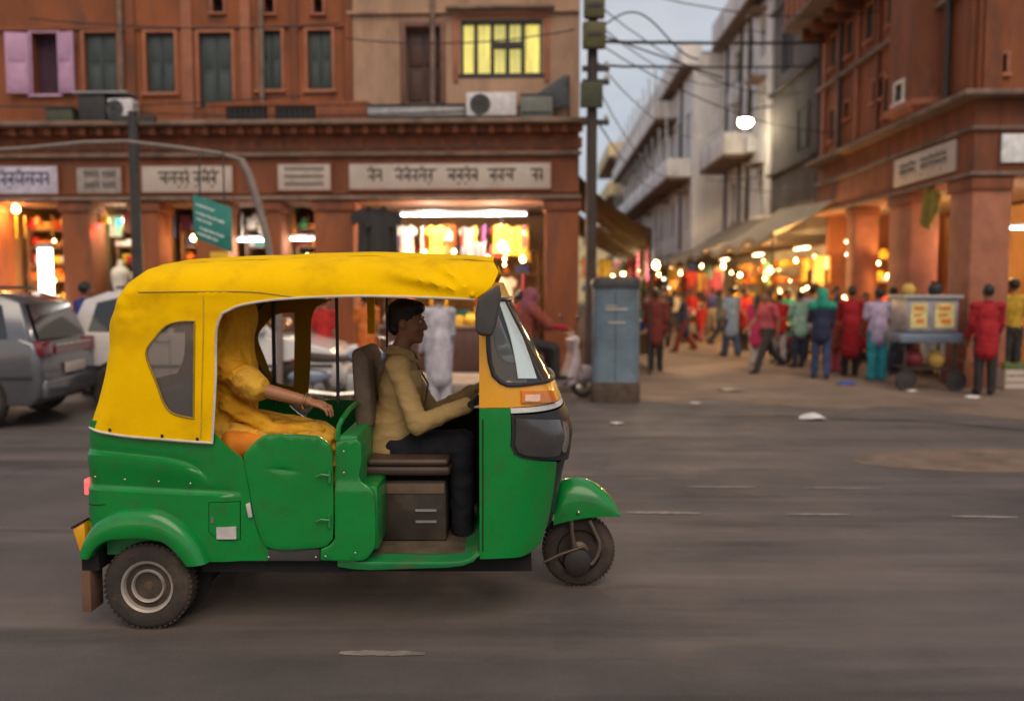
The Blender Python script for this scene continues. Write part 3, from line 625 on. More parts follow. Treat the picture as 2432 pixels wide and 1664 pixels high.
# white houses with balconies: a nearer one flush with the lane, a longer one that steps out
def white_house(label, s0, WL, out, zt, floors, bal, mw, seed):
    WB = rframe('apartment_house', label, s0); q = random.Random(seed); hol = []
    for z0, z1 in floors:
        s = .7
        while s < WL - 1.4: w_ = q.choice((.75, .95, 1.25)); hol.append((s, z0, s + w_, z1 + q.uniform(-.15, .1))); s += w_ + q.uniform(.8, 1.4)
    rsheet('wall', mw, WB, rect((0, 3.1), (WL, zt - .2)), [[(a, b), (c, b), (c, d), (a, d)] for a, b, c, d in hol], out, .3, 2.5)
    MB().bx(0, WL, -7, -2.6, 0, zt - .3).build('rear_structure', mw, WB); MB().bx(.0, .12, -2.6, out - .31, 3.1, zt - .2).build('end_wall', mw, WB); MB().bx(0, WL, -2.6, out - .31, zt - .3, zt - .2).build('roof', m_ledge, WB); MB().bx(0, WL, -2.6, out - .31, 3.1, 3.2).build('soffit', m_ledge, WB)
    if out > .3: MB().bx(.001, .119, out - .309, out - .001, 3.1, zt - .2).build('end_wall', mw, WB)
    mwn = mat('blue_grey_window', (.07, .085, .10), .3)
    for i, (a, b, c, d) in enumerate(hol):
        wn = MB().bx(a, c, out - .2, out - .16, b, d).build('window', mwn, WB)
        MB().bx((a + c) / 2 - .03, (a + c) / 2 + .03, out - .155, out - .12, b, d).bx(a, c, out - .154, out - .121, b + (d - b) * .68, b + (d - b) * .68 + .05).build('window_bar', mw if i % 2 else m_green_wood, wn)
        if i % 3 == 0: MB().bx(a - .15, c + .15, out + .0, out + .45, d + .08, d + .15).build('sunshade', m_ledge, WB, bevel=.01)
    MB().bx(-.05, WL, out - .001, out + .5, zt - .85, zt - .72).build('roof_slab', mat('brown_soffit', (.16, .10, .07), .9), WB, bevel=.02); MB().bx(-.05, WL, out + .42, out + .5, zt - .719, zt + .15).build('parapet', mw, WB, bevel=.02); MB().bx(-.05, .03, out - .3, out + .419, zt - .719, zt + .15).build('parapet_end', mw, WB)
    for s0_, s1_, z in bal:
        bl = MB().bx(s0_, s1_, out - .001, out + .95, z, z + .13).build('balcony_slab', MATS['brown_soffit'], WB, bevel=.02); MB().bx(s0_, s1_, out + .87, out + .95, z + .131, z + .85).build('balcony_parapet', mw, bl, bevel=.015); MB().bx(s0_, s0_ + .08, out, out + .869, z + .131, z + .85).build('balcony_end', mw, bl)
        for k in range(int((s1_ - s0_) / 2.2)): MB().bx(s0_ + .6 + k * 2.2, s0_ + .68 + k * 2.2, out + .86, out + .94, z + .851, z + 2.5).build('balcony_post', m_steel, bl)
    for k in range(3):
        sa_ = q.uniform(.5, WL - 1.5); z = q.choice(floors)[0] - .55; a_ = MB().bx(sa_, sa_ + .8, out, out + .3, z - .25, z + .25).build('air_conditioner', m_ac, WB, bevel=.02)
    for k in range(3): x_ = q.uniform(.5, WL - .5); MB().tube([(x_, out + .06, 3.2), (x_, out + .06, zt - .9)], .05, 8).build('drain_pipe', m_iron, WB)
    return WB
white_house('nearer white house with stained wall above the grey-beige awning', LEN + DL + .3, 7.0, 0., 11.6, [(4.0, 5.5), (6.9, 8.3), (9.0, 10.3)], [(2.2, 6.6, 6.0)], m_white, 1)
white_house('longer stepped-out white house with slanting balconies deeper in the lane', LEN + DL + 7.4, 27.5, 1.15, 11.0, [(3.9, 5.5), (6.8, 8.6)], [(.3, 27, 5.9), (4.0, 27, 8.9)], mat('bright_limewash', (.80, .78, .78), .85, var=.12, vscale=.8, dirt_or_fold=(.25, .22, .19), dirt_or_fold_amt=.8, dscale=1.1, stretch=(1.2, 1.2, .3)), 2)
tank_ = tag(MB().lathe([(.02, 0), (.55, 0), (.6, .1), (.58, 1.0), (.3, 1.2), (.02, 1.22)], (0, 0, 0), 'z', 18).build('water_tank', m_black, None, RWp_(17.5, -1, 11.4)), 'black water tank on the roof of the nearer white house', 'tank')
WL = 35.0
# cream house at the bend with deep balconies
CB = rframe('cream_house', 'cream house with deep jutting balconies at the far bend of the lane', LEN + DL + .3 + WL + .3)
MB().bx(0, 14, -8, .0, 0, 11.5).build('wall', m_cream, CB, bevel=.03)
for z in (5.0, 8.2, 11.0):
    bl = MB().bx(1, 13.5, .0, 2.2, z, z + .18).build('balcony_slab', m_ledge, CB, bevel=.02)
    MB().bx(1, 13.5, 2.08, 2.2, z + .181, z + 1.15).build('balcony_parapet', m_cream, bl); MB().bx(1, 1.12, .0, 2.079, z + .181, z + 1.15).build('balcony_end', m_cream, bl)
for z in (5.6, 8.7):
    for k in range(4): MB().bx(2 + k * 3, 3.1 + k * 3, -.01, .03, z, z + 1.7).build('window', m_green_wood, CB)
# far closing house and the left row seen only from a step aside
FB = thing('far_house', 'hazy grey-white house closing the end of the lane', 'building', (4.5, 92, 0))
MB().bx(-8, 8, 0, 8, 0, 8.2).build('wall', m_cream, FB)
MB().bx(-8.3, 8.3, -.6, -.001, 7.9, 8.1).build('roof_slab', m_ledge, FB)
for i in range(6):
    for z in (3.6, 6.0): MB().bx(-6.5 + i * 2.4, -5.6 + i * 2.4, -.03, .0, z, z + 1.3).build('window', m_green_wood, FB)
LR = thing('lane_house_row', 'plain beige house row behind the left corner building along the lane', 'building', (1.9, 28.2, 0), R(-1.97))
MB().bx(-10, -.3, 0, 46, 0, 6.4).build('wall', m_beige, LR)
for k in range(12): MB().bx(-.32, -.27, 2 + k * 3.6, 3.1 + k * 3.6, 4.0, 5.4).build('window', m_green_wood, LR)

# ================================================================== AUTO RICKSHAW
m_gpaint = mat('green_paint', (.0005, .215, .034), .30, spec=.4, coat=.45, var=.12, vscale=3, fine=.08, dirt_or_fold=(.03, .115, .03), dirt_or_fold_amt=.6, dscale=11)
m_gdull = mat('green_paint_scuffed', (.008, .20, .05), .5, coat=.2, var=.2, vscale=5, dirt_or_fold=(.14, .10, .04), dirt_or_fold_amt=.8, dscale=6)
m_canvas = mat('yellow_canvas', (.90, .53, .0), .8, spec=.08, var=.07, vscale=4, bump=.15, bscale=300, dirt_or_fold=(.50, .26, .006), dirt_or_fold_amt=.6, dscale=3.5, fine=.04)
m_ypaint = mat('amber_paint', (.80, .36, .006), .35, coat=.5, var=.07, vscale=3, fine=.04, dirt_or_fold=(.4, .2, .03), dirt_or_fold_amt=.3)
m_rubber = mat('tyre_rubber', (.040, .030, .025), .85, var=.3, vscale=8, bump=.3, bscale=60, dirt_or_fold=(.115, .078, .052), dirt_or_fold_amt=.8, dscale=6)
m_rim = mat('dusty_steel_rim', (.46, .40, .35), .5, .45, var=.2, vscale=10, dirt_or_fold=(.14, .09, .06), dirt_or_fold_amt=.8, dscale=9)
m_blackp = mat('black_plastic', (.016, .016, .017), .45, var=.2, dirt_or_fold=(.06, .05, .045), dirt_or_fold_amt=.4)
m_greyp = mat('charcoal_plastic', (.05, .047, .047), .5, var=.2, dirt_or_fold=(.09, .07, .06), dirt_or_fold_amt=.4)
m_vinyl = mat('brown_vinyl', (.050, .030, .023), .5, var=.25, vscale=6, bump=.1, bscale=80)
m_seatbox = mat('dusty_black_panel', (.034, .026, .022), .6, var=.25, dirt_or_fold=(.12, .08, .05), dirt_or_fold_amt=.7, dscale=4)
m_piping = mat('white_piping', (.62, .56, .48), .7, dirt_or_fold=(.3, .24, .15), dirt_or_fold_amt=.5)
m_orange = mat('orange_lens', (.62, .16, .01), .2, coat=.5)
m_redlens = mat('red_lens', (.5, .01, .02), .2, coat=.5, emit=(1, .12, .12), estr=1.2)
m_film = glass('smoky_window_film', (.62, .58, .56), .22, .15)
m_wind = glass('windscreen_glass', (.72, .76, .76), .10, .04)
m_sticker = mat('pale_sticker', (.55, .52, .50), .6)
m_lens = mat('smoked_headlamp', (.045, .04, .04), .12, coat=1., var=.2)
m_chrome = mat('worn_chrome', (.55, .52, .48), .25, .9)
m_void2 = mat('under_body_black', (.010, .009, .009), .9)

TK = thing('auto_rickshaw', 'green three-wheeled auto rickshaw with yellow canvas hood driving along the road', 'rickshaw', (-.8, 4.76, 0))
def lerp(tab, z):
    if z <= tab[0][0]: return tab[0][1]
    for (a, b), (c, d) in zip(tab, tab[1:]):
        if z <= c: return b + (d - b) * (z - a) / (c - a)
    return tab[-1][1]
def sst(a, b, x):
    t = max(0, min(1, (x - a) / (b - a))); return t * t * (3 - 2 * t)

# ---------------- canvas hood
top_line = [(-1.153,1.598), (-1.078,1.725), (-0.989,1.782), (-0.771,1.803), (-0.455,1.816), (-0.009,1.833), (0.288,1.827), (0.567,1.814), (0.706,1.806)]
rear_line = [(-1.262,0.995), (-1.216,1.124), (-1.179,1.256), (-1.156,1.380), (-1.152,1.519), (-1.153,1.598)]
low_line = [(0.736,1.752), (0.701,1.678), (0.621,1.618), (0.384,1.628), (0.219,1.632), (0.064,1.634), (-0.265,1.622), (-0.489,1.592), (-0.583,1.551), (-0.611,1.487), (-0.623,1.222), (-0.647,0.927), (-0.836,0.941), (-1.076,0.962)]
hood = smooth_poly(rear_line + top_line[1:] + low_line, .025, sharp=28)
dwin = smooth_poly([(-0.717,1.515), (-0.787,1.513), (-0.852,1.493), (-0.908,1.435), (-0.949,1.380), (-0.950,1.335), (-0.909,1.222), (-0.872,1.115), (-0.840,1.075), (-0.794,1.058), (-0.734,1.046)], .02, sharp=50)
TOPX = [(x, z) for x, z in top_line]; TOPX.append((.80, TOPX[-1][1] - .02))
REARZ = [(z, x) for x, z in rear_line]
KX, KZ = (0.611,1.640)
def hood_y(x, z):
    zt = lerp(TOPX, x); zs = min(1.645, zt - .13)
    t = max(0, min(1, (z - zs) / max(.02, zt - zs)))
    y = -.655 + .27 * (1 - math.sqrt(max(0, 1 - t * t)))
    dx = x - lerp(REARZ, z)
    if dx < .09: y += .055 * ((.09 - dx) / .09) ** 2
    # cloth: soft billows, pulled folds running to the front lashing knot, sag lines over the opening
    y += .004 * noise.noise((x * 2.3, 0, z * 4)) + .0014 * noise.noise((x * 7, 5, z * 11))
    r = math.hypot(x - KX, z - KZ); a = math.atan2(z - KZ, KX - x)
    y += .026 * math.exp(-((r - .28) / .22) ** 2) * math.sin(a * 13 + 1.0) * sst(.02, .25, a) * sst(1.7, 1.0, a)
    if z > 1.60: y += .006 * math.sin((x * 9 + z * 26)) * sst(-.2, .5, x) * sst(1.60, 1.68, z) * sst(1.8, 1.72, z)
    # crumpled corner at the rear top
    rr = math.hypot(x + 1.08, z - 1.60)
    y += .016 * noise.noise((x * 22, 1, z * 22)) * math.exp(-(rr / .13) ** 2)
    # welded seams
    if abs(z - 1.648) < .008 and x < -.55: y -= .004
    return y
mbh = MB(); panel(mbh, hood, lambda x, z: (x, hood_y(x, z), z), .005, .022, [dwin])
HD = mbh.build('canvas_hood', m_canvas, TK, angle=50)
SH = .15
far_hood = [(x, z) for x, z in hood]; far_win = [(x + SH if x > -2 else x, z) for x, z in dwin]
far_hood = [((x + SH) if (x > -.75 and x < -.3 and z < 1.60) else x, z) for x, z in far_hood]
mbf = MB(); panel(mbf, far_hood, lambda x, z: (x, -hood_y(x, z), z), -.005, .05, [far_win]); mbf.build('hood_side', mat('shaded_canvas', (.34, .185, .012), .85, spec=.1, var=.15, vscale=4), HD, angle=50)  # darker copy of the yellow canvas holds the shade inside the hood
# roof, back and front closing cloth
rb = MB(); st = smooth_poly(top_line, .05, closed=False, sharp=180); rows = []
for x, z in st:
    y0 = hood_y(x, z - .0005); rows.append([(x, y0 + (-2 * y0) * j / 12, z + .035 * math.sin(math.pi * j / 12) + .004 * noise.noise((x * 6, j * .6, 0))) for j in range(13)])
n = 13; rb.add([p for r in rows for p in r], [(k * n + i, (k + 1) * n + i, (k + 1) * n + i + 1, k * n + i + 1) for k in range(len(rows) - 1) for i in range(n - 1)])
rb.build('hood_roof', m_canvas, HD, angle=60, recalc=False)
bk = MB(); rl = smooth_poly(rear_line, .05, closed=False, sharp=180)
zs_ = [z for x, z in rl]
panel(bk, smooth_poly([(-.595, zs_[0]), (.595, zs_[0]), (.595, 1.45), (.55, 1.54), (.38, zs_[-1]), (-.38, zs_[-1]), (-.55, 1.54), (-.595, 1.45)], .08), lambda y, z: (lerp(REARZ, z) + .012 - .03 * (1 - (y / .6) ** 2) * sst(1.6, 1.45, z), y, z), .004, .1,
      [smooth_poly([(-.38, 1.16), (.38, 1.16), (.42, 1.24), (.38, 1.44), (-.38, 1.44), (-.42, 1.24)], .05)])
bk.build('hood_back', m_canvas, HD, angle=60)
fr = MB(); fx, fz = low_line[0]; fr.add([(fx - .01, -.36, fz + .04), (fx - .01, .36, fz + .04), (fx, .37, fz), (fx, -.37, fz), (.62, -.60, 1.66), (.62, .60, 1.66)], [(0, 1, 2, 3), (3, 2, 5, 4)]); fr.build('hood_front', m_canvas, HD, recalc=False)
# film window with rolled rubber edge, piping and rivets
mbp = MB(); panel(mbp, dwin, lambda x, z: (x, hood_y(x, z) + .008, z), .002, .06); mbp.build('window_film', m_film, HD)
MB().tube([(x, hood_y(x, z) - .002, z) for x, z in dwin], .005, 6, closed=True).build('window_hem', mat('dark_amber_hem', (.30, .19, .02), .7), HD)
pipe = smooth_poly(low_line[2:] + [rear_line[0]], .025, closed=False, sharp=28)
MB().tube([(x, hood_y(x, z) - .003, z) for x, z in pipe], .0065, 6).build('edge_piping', m_piping, HD)
sm = smooth_poly([(-0.980,1.654), (-0.671,1.656), (-0.438,1.654), (-0.237,1.630)], .04, closed=False, sharp=180)
MB().tube([(x, hood_y(x, z) - .001, z) for x, z in sm], .004, 5).build('seam', mat('seam_thread', (.48, .33, .02), .8), HD)
sm = smooth_poly([(-0.671,1.656), (-0.674,1.519), (-0.685,1.276), (-0.702,0.949)], .04, closed=False, sharp=180)
MB().tube([(x, hood_y(x, z) - .001, z) for x, z in sm], .003, 5).build('seam', MATS['seam_thread'], HD)
for u in ((-1.140,0.991), (-0.888,0.962), (-0.718,0.947)): MB().ball((u[0], hood_y(*u) - .004, u[1]), (.008, .005, .009), 8, 5).build('hood_button', m_blackp, HD)
MB().ball((KX, hood_y(KX, KZ) - .008, KZ), (.014, .012, .014), 10, 6).build('lashing_knot', m_canvas, HD)

# ---------------- green rear body
cr1 = [(-1.272,0.879), (-1.014,0.851), (-0.815,0.824), (-0.722,0.782), (-0.679,0.737)]
cr2 = [(-1.278,0.704), (-1.011,0.689), (-0.787,0.677), (-0.517,0.664)]
C1 = [(x, z) for x, z in smooth_poly(cr1, .03, closed=False, sharp=180)]; C2 = [(x, z) for x, z in cr2]
XE1 = C1[-1][0]; XE2 = C2[-1][0]
def body_y(x, z):
    y = -.640 + .05 * max(0, .62 - z) ** 2 + .10 * max(0, z - .85) ** 2
    z1 = lerp(C1, x); z2 = lerp(C2, x)
    k1 = sst(XE1 + .01, XE1 - .10, x); k2 = sst(XE2 + .01, XE2 - .10, x)
    # pressed shelf: a shallow groove above, then the metal steps out and eases back
    y -= .020 * k1 * sst(z1 + .009, z1 - .004, z) * (1 - .8 * sst(z1 - .03, z2 + .035, z)); y += .004 * k1 * math.exp(-((z - z1 - .018) / .010) ** 2)
    y -= .016 * k2 * sst(z2 + .008, z2 - .004, z); y += .006 * k2 * math.exp(-((z - z2 - .020) / .009) ** 2)
    dx = x + 1.27
    if dx < .06: y += .04 * ((.06 - dx) / .06) ** 2
    return y
arch_in = [(-1.241,0.380), (-1.209,0.418), (-1.156,0.458), (-1.039,0.475), (-0.926,0.466), (-0.855,0.435), (-0.803,0.372), (-0.772,0.338)]
rear_out = [(-1.258,1.032), (-1.267,0.908), (-1.282,0.654), (-1.299,0.422), (-1.297,0.368)] + arch_in + [(-0.673,0.340), (-0.397,0.340), (-0.396,0.401), (-0.435,0.470), (-0.460,0.558), (-0.483,0.708), (-0.503,0.834), (-0.517,0.857), (-0.547,0.877), (-0.612,0.937), (-0.644,0.974), (-0.675,1.032)]
ro = smooth_poly(rear_out, .02, sharp=35)
flap = smooth_poly([(-0.673,0.637), (-0.522,0.639), (-0.526,0.445), (-0.629,0.445), (-0.677,0.489)], .02, sharp=30)
lns = []
for CC in (C1, C2):
    for d in (-.028, -.012, -.004, .0025, .009, .018, .028):
        cur = []
        for x, z in smooth_poly(CC, .025, closed=False, sharp=180):
            if inside((x, z + d), ro) and dist_poly((x, z + d), ro) > .010 and not inside((x, z + d), flap): cur.append((x, z + d))
        if len(cur) > 2: lns.append(cur)
ext = [p for l_ in lns for p in l_]
mbr = MB(); panel(mbr, ro, lambda x, z: (x, body_y(x, z), z), .012, .028, [flap], lines=lns, extra=ext); BD = mbr.build('rear_body', m_gpaint, TK, angle=45)
mbr = MB(); panel(mbr, ro, lambda x, z: (x, -body_y(x, z), z), -.012, .06); mbr.build('body_side', m_gpaint, BD, angle=45)
MB().add([(-1.272, -.6, .42), (-1.272, .6, .42), (-1.245, .59, .985), (-1.245, -.59, .985), (-1.21, -.6, .42), (-1.21, .6, .42), (-1.19, .59, .985), (-1.19, -.59, .985)], [(0, 1, 2, 3), (4, 7, 6, 5), (0, 4, 5, 1), (3, 2, 6, 7), (0, 3, 7, 4), (1, 5, 6, 2)]).build('tail_panel', m_gpaint, BD, bevel=.01)
cx_, cz_ = sum(p[0] for p in flap) / len(flap), sum(p[1] for p in flap) / len(flap)
fl2 = [(cx_ + (x - cx_) * .955, cz_ + (z - cz_) * .965) for x, z in flap]
mbx = MB(); panel(mbx, fl2, lambda x, z: (x, body_y(x, z) - .002, z), .02, .04); FP = mbx.build('fuel_flap', m_gpaint, TK, angle=45)
MB().bx((-0.636,0.485)[0], (-0.542,0.485)[0], -.664, -.648, (-0.637,0.456)[1], (-0.635,0.514)[1]).build('sticker', m_sticker, FP)
MB().bx((-0.655,0.546)[0] - .006, (-0.655,0.546)[0] + .008, -.664, -.65, (-0.655,0.535)[1], (-0.655,0.560)[1]).build('flap_latch', m_chrome, FP)
MB().prism([(-0.493,0.627), (-0.473,0.635), (-0.462,0.564), (-0.481,0.560)], -.660, -.646).build('reflector_tag', m_sticker, TK, bevel=.002)
# wheel arch flare
oa = smooth_poly([(-1.299,0.376), (-1.280,0.441), (-1.243,0.510), (-1.187,0.562), (-1.102,0.602), (-0.995,0.612), (-0.901,0.600), (-0.823,0.558), (-0.757,0.498), (-0.706,0.422), (-0.673,0.343)], .02, closed=False, sharp=180)
ia = smooth_poly([(-1.239,0.372), (-1.222,0.401), (-1.194,0.433), (-1.148,0.458), (-1.080,0.470), (-1.000,0.473), (-0.926,0.466), (-0.867,0.443), (-0.825,0.403), (-0.795,0.368), (-0.772,0.336)], .02, closed=False, sharp=180)
NS = 48; rows = []
def rs(path, k):
    L = [0]
    for a, b in zip(path, path[1:]): L.append(L[-1] + math.dist(a, b))
    out = []
    for i in range(k + 1):
        d = L[-1] * i / k; j = 0
        while j < len(L) - 2 and L[j + 1] < d: j += 1
        t = (d - L[j]) / max(1e-9, L[j + 1] - L[j]); out.append((path[j][0] + (path[j + 1][0] - path[j][0]) * t, path[j][1] + (path[j + 1][1] - path[j][1]) * t))
    return out
O_, I_ = rs(oa, NS), rs(ia, NS); prof = [(0, -.628), (.0, -.655), (.05, -.682), (.14, -.700), (.3, -.712), (.6, -.717), (.9, -.715), (1.0, -.708), (1.0, -.68), (1.02, -.5)]
for q, y in prof: rows.append([(o[0] + (i_[0] - o[0]) * q, y, o[1] + (i_[1] - o[1]) * q) for o, i_ in zip(O_, I_)])
n = NS + 1; fm = MB().add([p for r in rows for p in r], [(k * n + i, k * n + i + 1, (k + 1) * n + i + 1, (k + 1) * n + i) for k in range(len(rows) - 1) for i in range(NS)])
fm.build('wheel_arch', m_gpaint, TK, angle=60)
fm2 = MB().add([(p[0], -p[1], p[2]) for r in rows for p in r], [(k * n + i, k * n + i + 1, (k + 1) * n + i + 1, (k + 1) * n + i) for k in range(len(rows) - 1) for i in range(NS)]); fm2.build('wheel_arch', m_gpaint, TK, angle=60)
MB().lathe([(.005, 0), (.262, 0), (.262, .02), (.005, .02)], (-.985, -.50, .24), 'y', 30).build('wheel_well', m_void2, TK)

# ---------------- passenger door
door = smooth_poly([(-0.500,0.863), (-0.458,0.917), (-0.411,0.956), (-0.372,0.968), (-0.146,0.958), (-0.106,0.937), (-0.076,0.900), (-0.069,0.826), (-0.075,0.452), (-0.100,0.424), (-0.143,0.410), (-0.387,0.410), (-0.429,0.477), (-0.454,0.560), (-0.477,0.708), (-0.497,0.834)], .02, sharp=60)
def door_y(x, z):
    y = -.650 - .003 * (1 - ((x + .22) / .3) ** 2)
    # pressed grip recess
    gx, gz = x - (-0.310,0.793)[0], z - (-0.310,0.793)[1] + .10 * (x - (-0.310,0.793)[0])
    y += .007 * math.exp(-(gx / .05) ** 2 - (gz / .010) ** 2)
    return y
gx, gz = (-0.310,0.793)
ext = [(gx + a * .02, gz - .002 * a + b * .006) for a in range(-5, 6) for b in range(-3, 4)]
md = MB(); panel(md, door, lambda x, z: (x, door_y(x, z), z), .02, .03, extra=ext); DR = md.build('side_door', m_gpaint, TK, angle=30, bevel=.005)
md = MB(); panel(md, door, lambda x, z: (x, -door_y(x, z), z), -.02, .06); md.build('side_door', m_gpaint, TK, angle=50)
for u in ((-0.100,0.764), (-0.104,0.544)):
    MB().tube([(u[0] - .045, -.668, u[1]), (u[0] - .02, -.675, u[1] + .012), (u[0] + .02, -.668, u[1] + .006)], .006, 6).build('door_hinge', m_gdull, DR)
    MB().tube([(u[0] + .018, -.665, u[1] - .03), (u[0] + .018, -.665, u[1] + .03)], .008, 8).build('door_hinge', m_gdull, DR)
MB().bx((-0.397,0.368)[0], (-0.142,0.368)[0], -.635, -.60, (-0.261,0.338)[1], (-0.260,0.399)[1]).build('door_step', m_greyp, TK, bevel=.004)
# ---------------- panel between door and driver, bulkhead, ledge
mid = smooth_poly([(-0.058,0.892), (-0.053,0.929), (-0.022,0.937), (0.047,0.941), (0.067,0.921), (0.070,0.826), (0.057,0.768), (0.065,0.735), (0.113,0.702), (0.131,0.677), (0.132,0.422), (0.109,0.376), (0.072,0.345), (-0.138,0.345), (-0.135,0.403), (-0.093,0.422), (-0.066,0.452)], .02, sharp=40)
mm = MB(); panel(mm, mid, lambda x, z: (x, -.640 - .010 * sst(.725, .70, z), z), .02, .03); mm.build('bulkhead_side', m_gpaint, TK, angle=30, bevel=.006)
mm = MB(); panel(mm, mid, lambda x, z: (x, .635, z), -.02, .06); mm.build('bulkhead_side', m_gpaint, TK, angle=50)
xa, xb = (-0.047,0.937)[0], (0.067,0.937)[0]
MB().bx(xa, xb - .02, -.61, .61, .36, .955).build('bulkhead', m_gdull, TK, bevel=.015)
MB().bx(xb - .03, xb + .075, -.60, -.30, .38, .705).build('battery_box', m_gpaint, TK, bevel=.02)
hp = [((-0.053,0.937)[0], -.60, .93), ((-0.046,1.001)[0], -.60, 1.0), ((-0.033,1.025)[0], -.59, 1.03), ((-0.026,1.021)[0], -.36, 1.06), ((-0.026,1.021)[0] + .02, .3, 1.06), ((-0.047,0.937)[0], .60, .93)]
MB().tube(smooth_poly(hp, .03, closed=False, sharp=180), .013, 8).build('grab_rail', m_gpaint, TK)
# ---------------- floor and sill
fpoly = [(-.06, .345), (-.06, .305), (.02, .292), (.10, .288), (.48, .300), (.56, .310), (.61, .330), (.645, .365), (.625, .375), (.595, .35), (.55, .335), (.45, .330), (.05, .332)]
MB().prism(fpoly, -.625, .625).build('floor_pan', m_gdull, TK, bevel=.006)
MB().bx(-.74, .0, -.58, .58, .265, .36).build('shading_under_frame', m_void2, TK); MB().bx(-1.2, -.741, -.44, .44, .16, .52).build('engine_block', m_void2, TK, bevel=.02); MB().bx(-.05, .9, -.45, .45, .225, .287).build('front_shading_under_frame', m_void2, TK)  # under frames widened to deepen the shade beneath the rickshaw
MB().bx((0.121,0.351)[0] - .06, .62, -.5, .5, .333, .338).build('floor_mat', mat('dusty_floor_mat', (.10, .075, .05), .9, var=.4, vscale=8), TK)
# ---------------- rear cabin: seat, back, frame hoops
def soft_box(x0, x1, y0, y1, z0, z1, name, m, bevel=.04): return MB().bx(x0, x1, y0, y1, z0, z1).build(name, m, TK, bevel=bevel, seg=4, angle=60)
soft_box(-1.0, -.42, -.58, .58, .52, .72, 'passenger_seat', m_vinyl); soft_box(-1.17, -1.0, -.58, .58, .60, 1.12, 'seat_back', m_vinyl)
MB().bx(-1.2, -.42, -.6, .6, .36, .52).build('seat_base', m_gdull, TK)
for y in (-.60, .60):
    P = smooth_poly([(-.69, y, .95), (-.69, y, 1.45), (-.68, y * .97, 1.62), (-.66, y * .75, 1.72), (-.66, 0, 1.75)], .06, closed=False, sharp=180)
    MB().tube(P, .012, 8).build('hood_frame', m_iron, TK)
for P in ([(-.98, .57, 1.62), (-.90, .57, 1.40), (-.66, .57, .98)], [(-.90, .57, 1.40), (-.66, .56, 1.66)], [(-1.1, .5, 1.1), (-.90, .57, 1.40)]):
    MB().tube(P, .011, 8).build('hood_brace', m_iron, TK)
for u, v0, v1, d in ((799, 0, 0, 4.62), (918, 0, 0, 5.2)): pass
bx1 = (-0.142,1.628); bx2 = (-0.151,1.055); MB().tube([(bx1[0], -.14, 1.72), (bx1[0], -.14, bx2[1])], .009, 8).build('divider_bar', m_iron, TK)
bx1 = (0.028,1.620); MB().tube([(bx1[0], .54, 1.70), (bx1[0], .54, 1.0)], .008, 8).build('divider_bar', m_iron, TK)
a_ = (-0.105,1.627); b_ = (-0.060,1.385); MB().bx(a_[0], b_[0], .61, .63, b_[1], a_[1]).build('hood_strap', m_canvas, TK)
MB().tube([(.0, -.60, 1.69), (.62, -.58, 1.67)], .01, 8).build('roof_rail', m_iron, TK); MB().tube([(-.55, .60, 1.68), (.62, .58, 1.67)], .012, 8).build('roof_rail', m_iron, TK)
# ---------------- driver seat
q0, q1 = (0.035,0.697), (0.481,0.777)
soft_box(q0[0], q1[0], -.36, .36, q0[1], q0[1] + .05, 'driver_seat', m_vinyl, .02); soft_box(q0[0] + .01, q1[0] - .01, -.355, .355, q0[1] + .051, q1[1] + .01, 'seat_cushion', mat('brown_vinyl_light', (.075, .043, .03), .5, var=.25, vscale=6), .025)
q0, q1 = (0.102,0.323), (0.455,0.670)
SB = MB().bx(q0[0], q1[0], -.31, .31, .34, q1[1] - .005).build('seat_box', m_seatbox, TK, bevel=.015)
MB().bx(q0[0] + .01, q1[0] - .01, -.316, -.309, q1[1] - .075, q1[1] - .02).build('seat_box_lid', mat('dusty_tan_panel', (.17, .11, .075), .7, var=.3, vscale=6), SB, bevel=.003)
for z in (.50, .44): MB().bx(q0[0] + .19, q0[0] + .30, -.317, -.309, z, z + .012).build('vent_slot', m_steel, SB)
q0, q1 = (-0.047,0.844), (0.074,1.292)
bkp = MB().prism([(q0[0] + .015, .93), (q0[0] + .11, .93), (q0[0] + .085, 1.30), (q0[0] + .05, 1.36), (q0[0] - .005, 1.34)], -.24, .24).build('driver_backrest', mat('taupe_cover', (.12, .085, .06), .8, var=.35, vscale=5, bump=.3, bscale=20), TK, bevel=.025, seg=3)
# ---------------- nose shell
XFT = [(0.210,0.948),(0.276,0.987),(0.393,1.030),(0.545,1.062),(0.685,1.089),(0.789,1.114),(0.905,1.129),(0.997,1.106),(1.055,1.078),(1.181,1.032),(1.381,0.918),(1.610,0.795),(1.736,0.737),(1.788,0.719)]
XR = .64; EE = 2.8; HWT = [(0, .60), (1.1, .60), (1.75, .57)]
def shell(th, z, off=0.):
    xf = lerp(XFT, z) + off; hw = lerp(HWT, z) + off; s, c = math.sin(th), math.cos(th)
    return (XR + (xf - XR) * max(0, s) ** (2 / EE), -hw * (1 if c > 0 else -1) * abs(c) ** (2 / EE), z)
def mirror_open(pts): # near half (theta<=pi/2) to the full wrap-around outline
    return pts + [(math.pi - t, z) for t, z in pts[::-1]]
def shell_part(name, m, pts, off=0., thick=.008, step=.05, holes=(), parent=TK, sharp=60, sm=.05):
    o = smooth_poly(pts, sm, sharp=sharp); mb = MB(); panel(mb, o, lambda t, z: shell(t, z, off), thick, step, holes); return mb.build(name, m, parent, angle=40)
PI = math.pi
zb_ = (0.001,1.090)[1]
win = mirror_open([(0.182,1.615), (0.085,1.431), (0.079,1.316), (0.103,1.248), (0.169,1.215), (0.242,1.200), (0.688,1.200), (1.021,1.197)])
win_s = smooth_poly([win[0]] + win[1:], .05, sharp=50)
cowl = [(0, zb_), (0, 1.70), (PI, 1.70), (PI, zb_)] ; cowl = [(0, zb_), (PI, zb_), (PI, 1.70), (0, 1.70)]
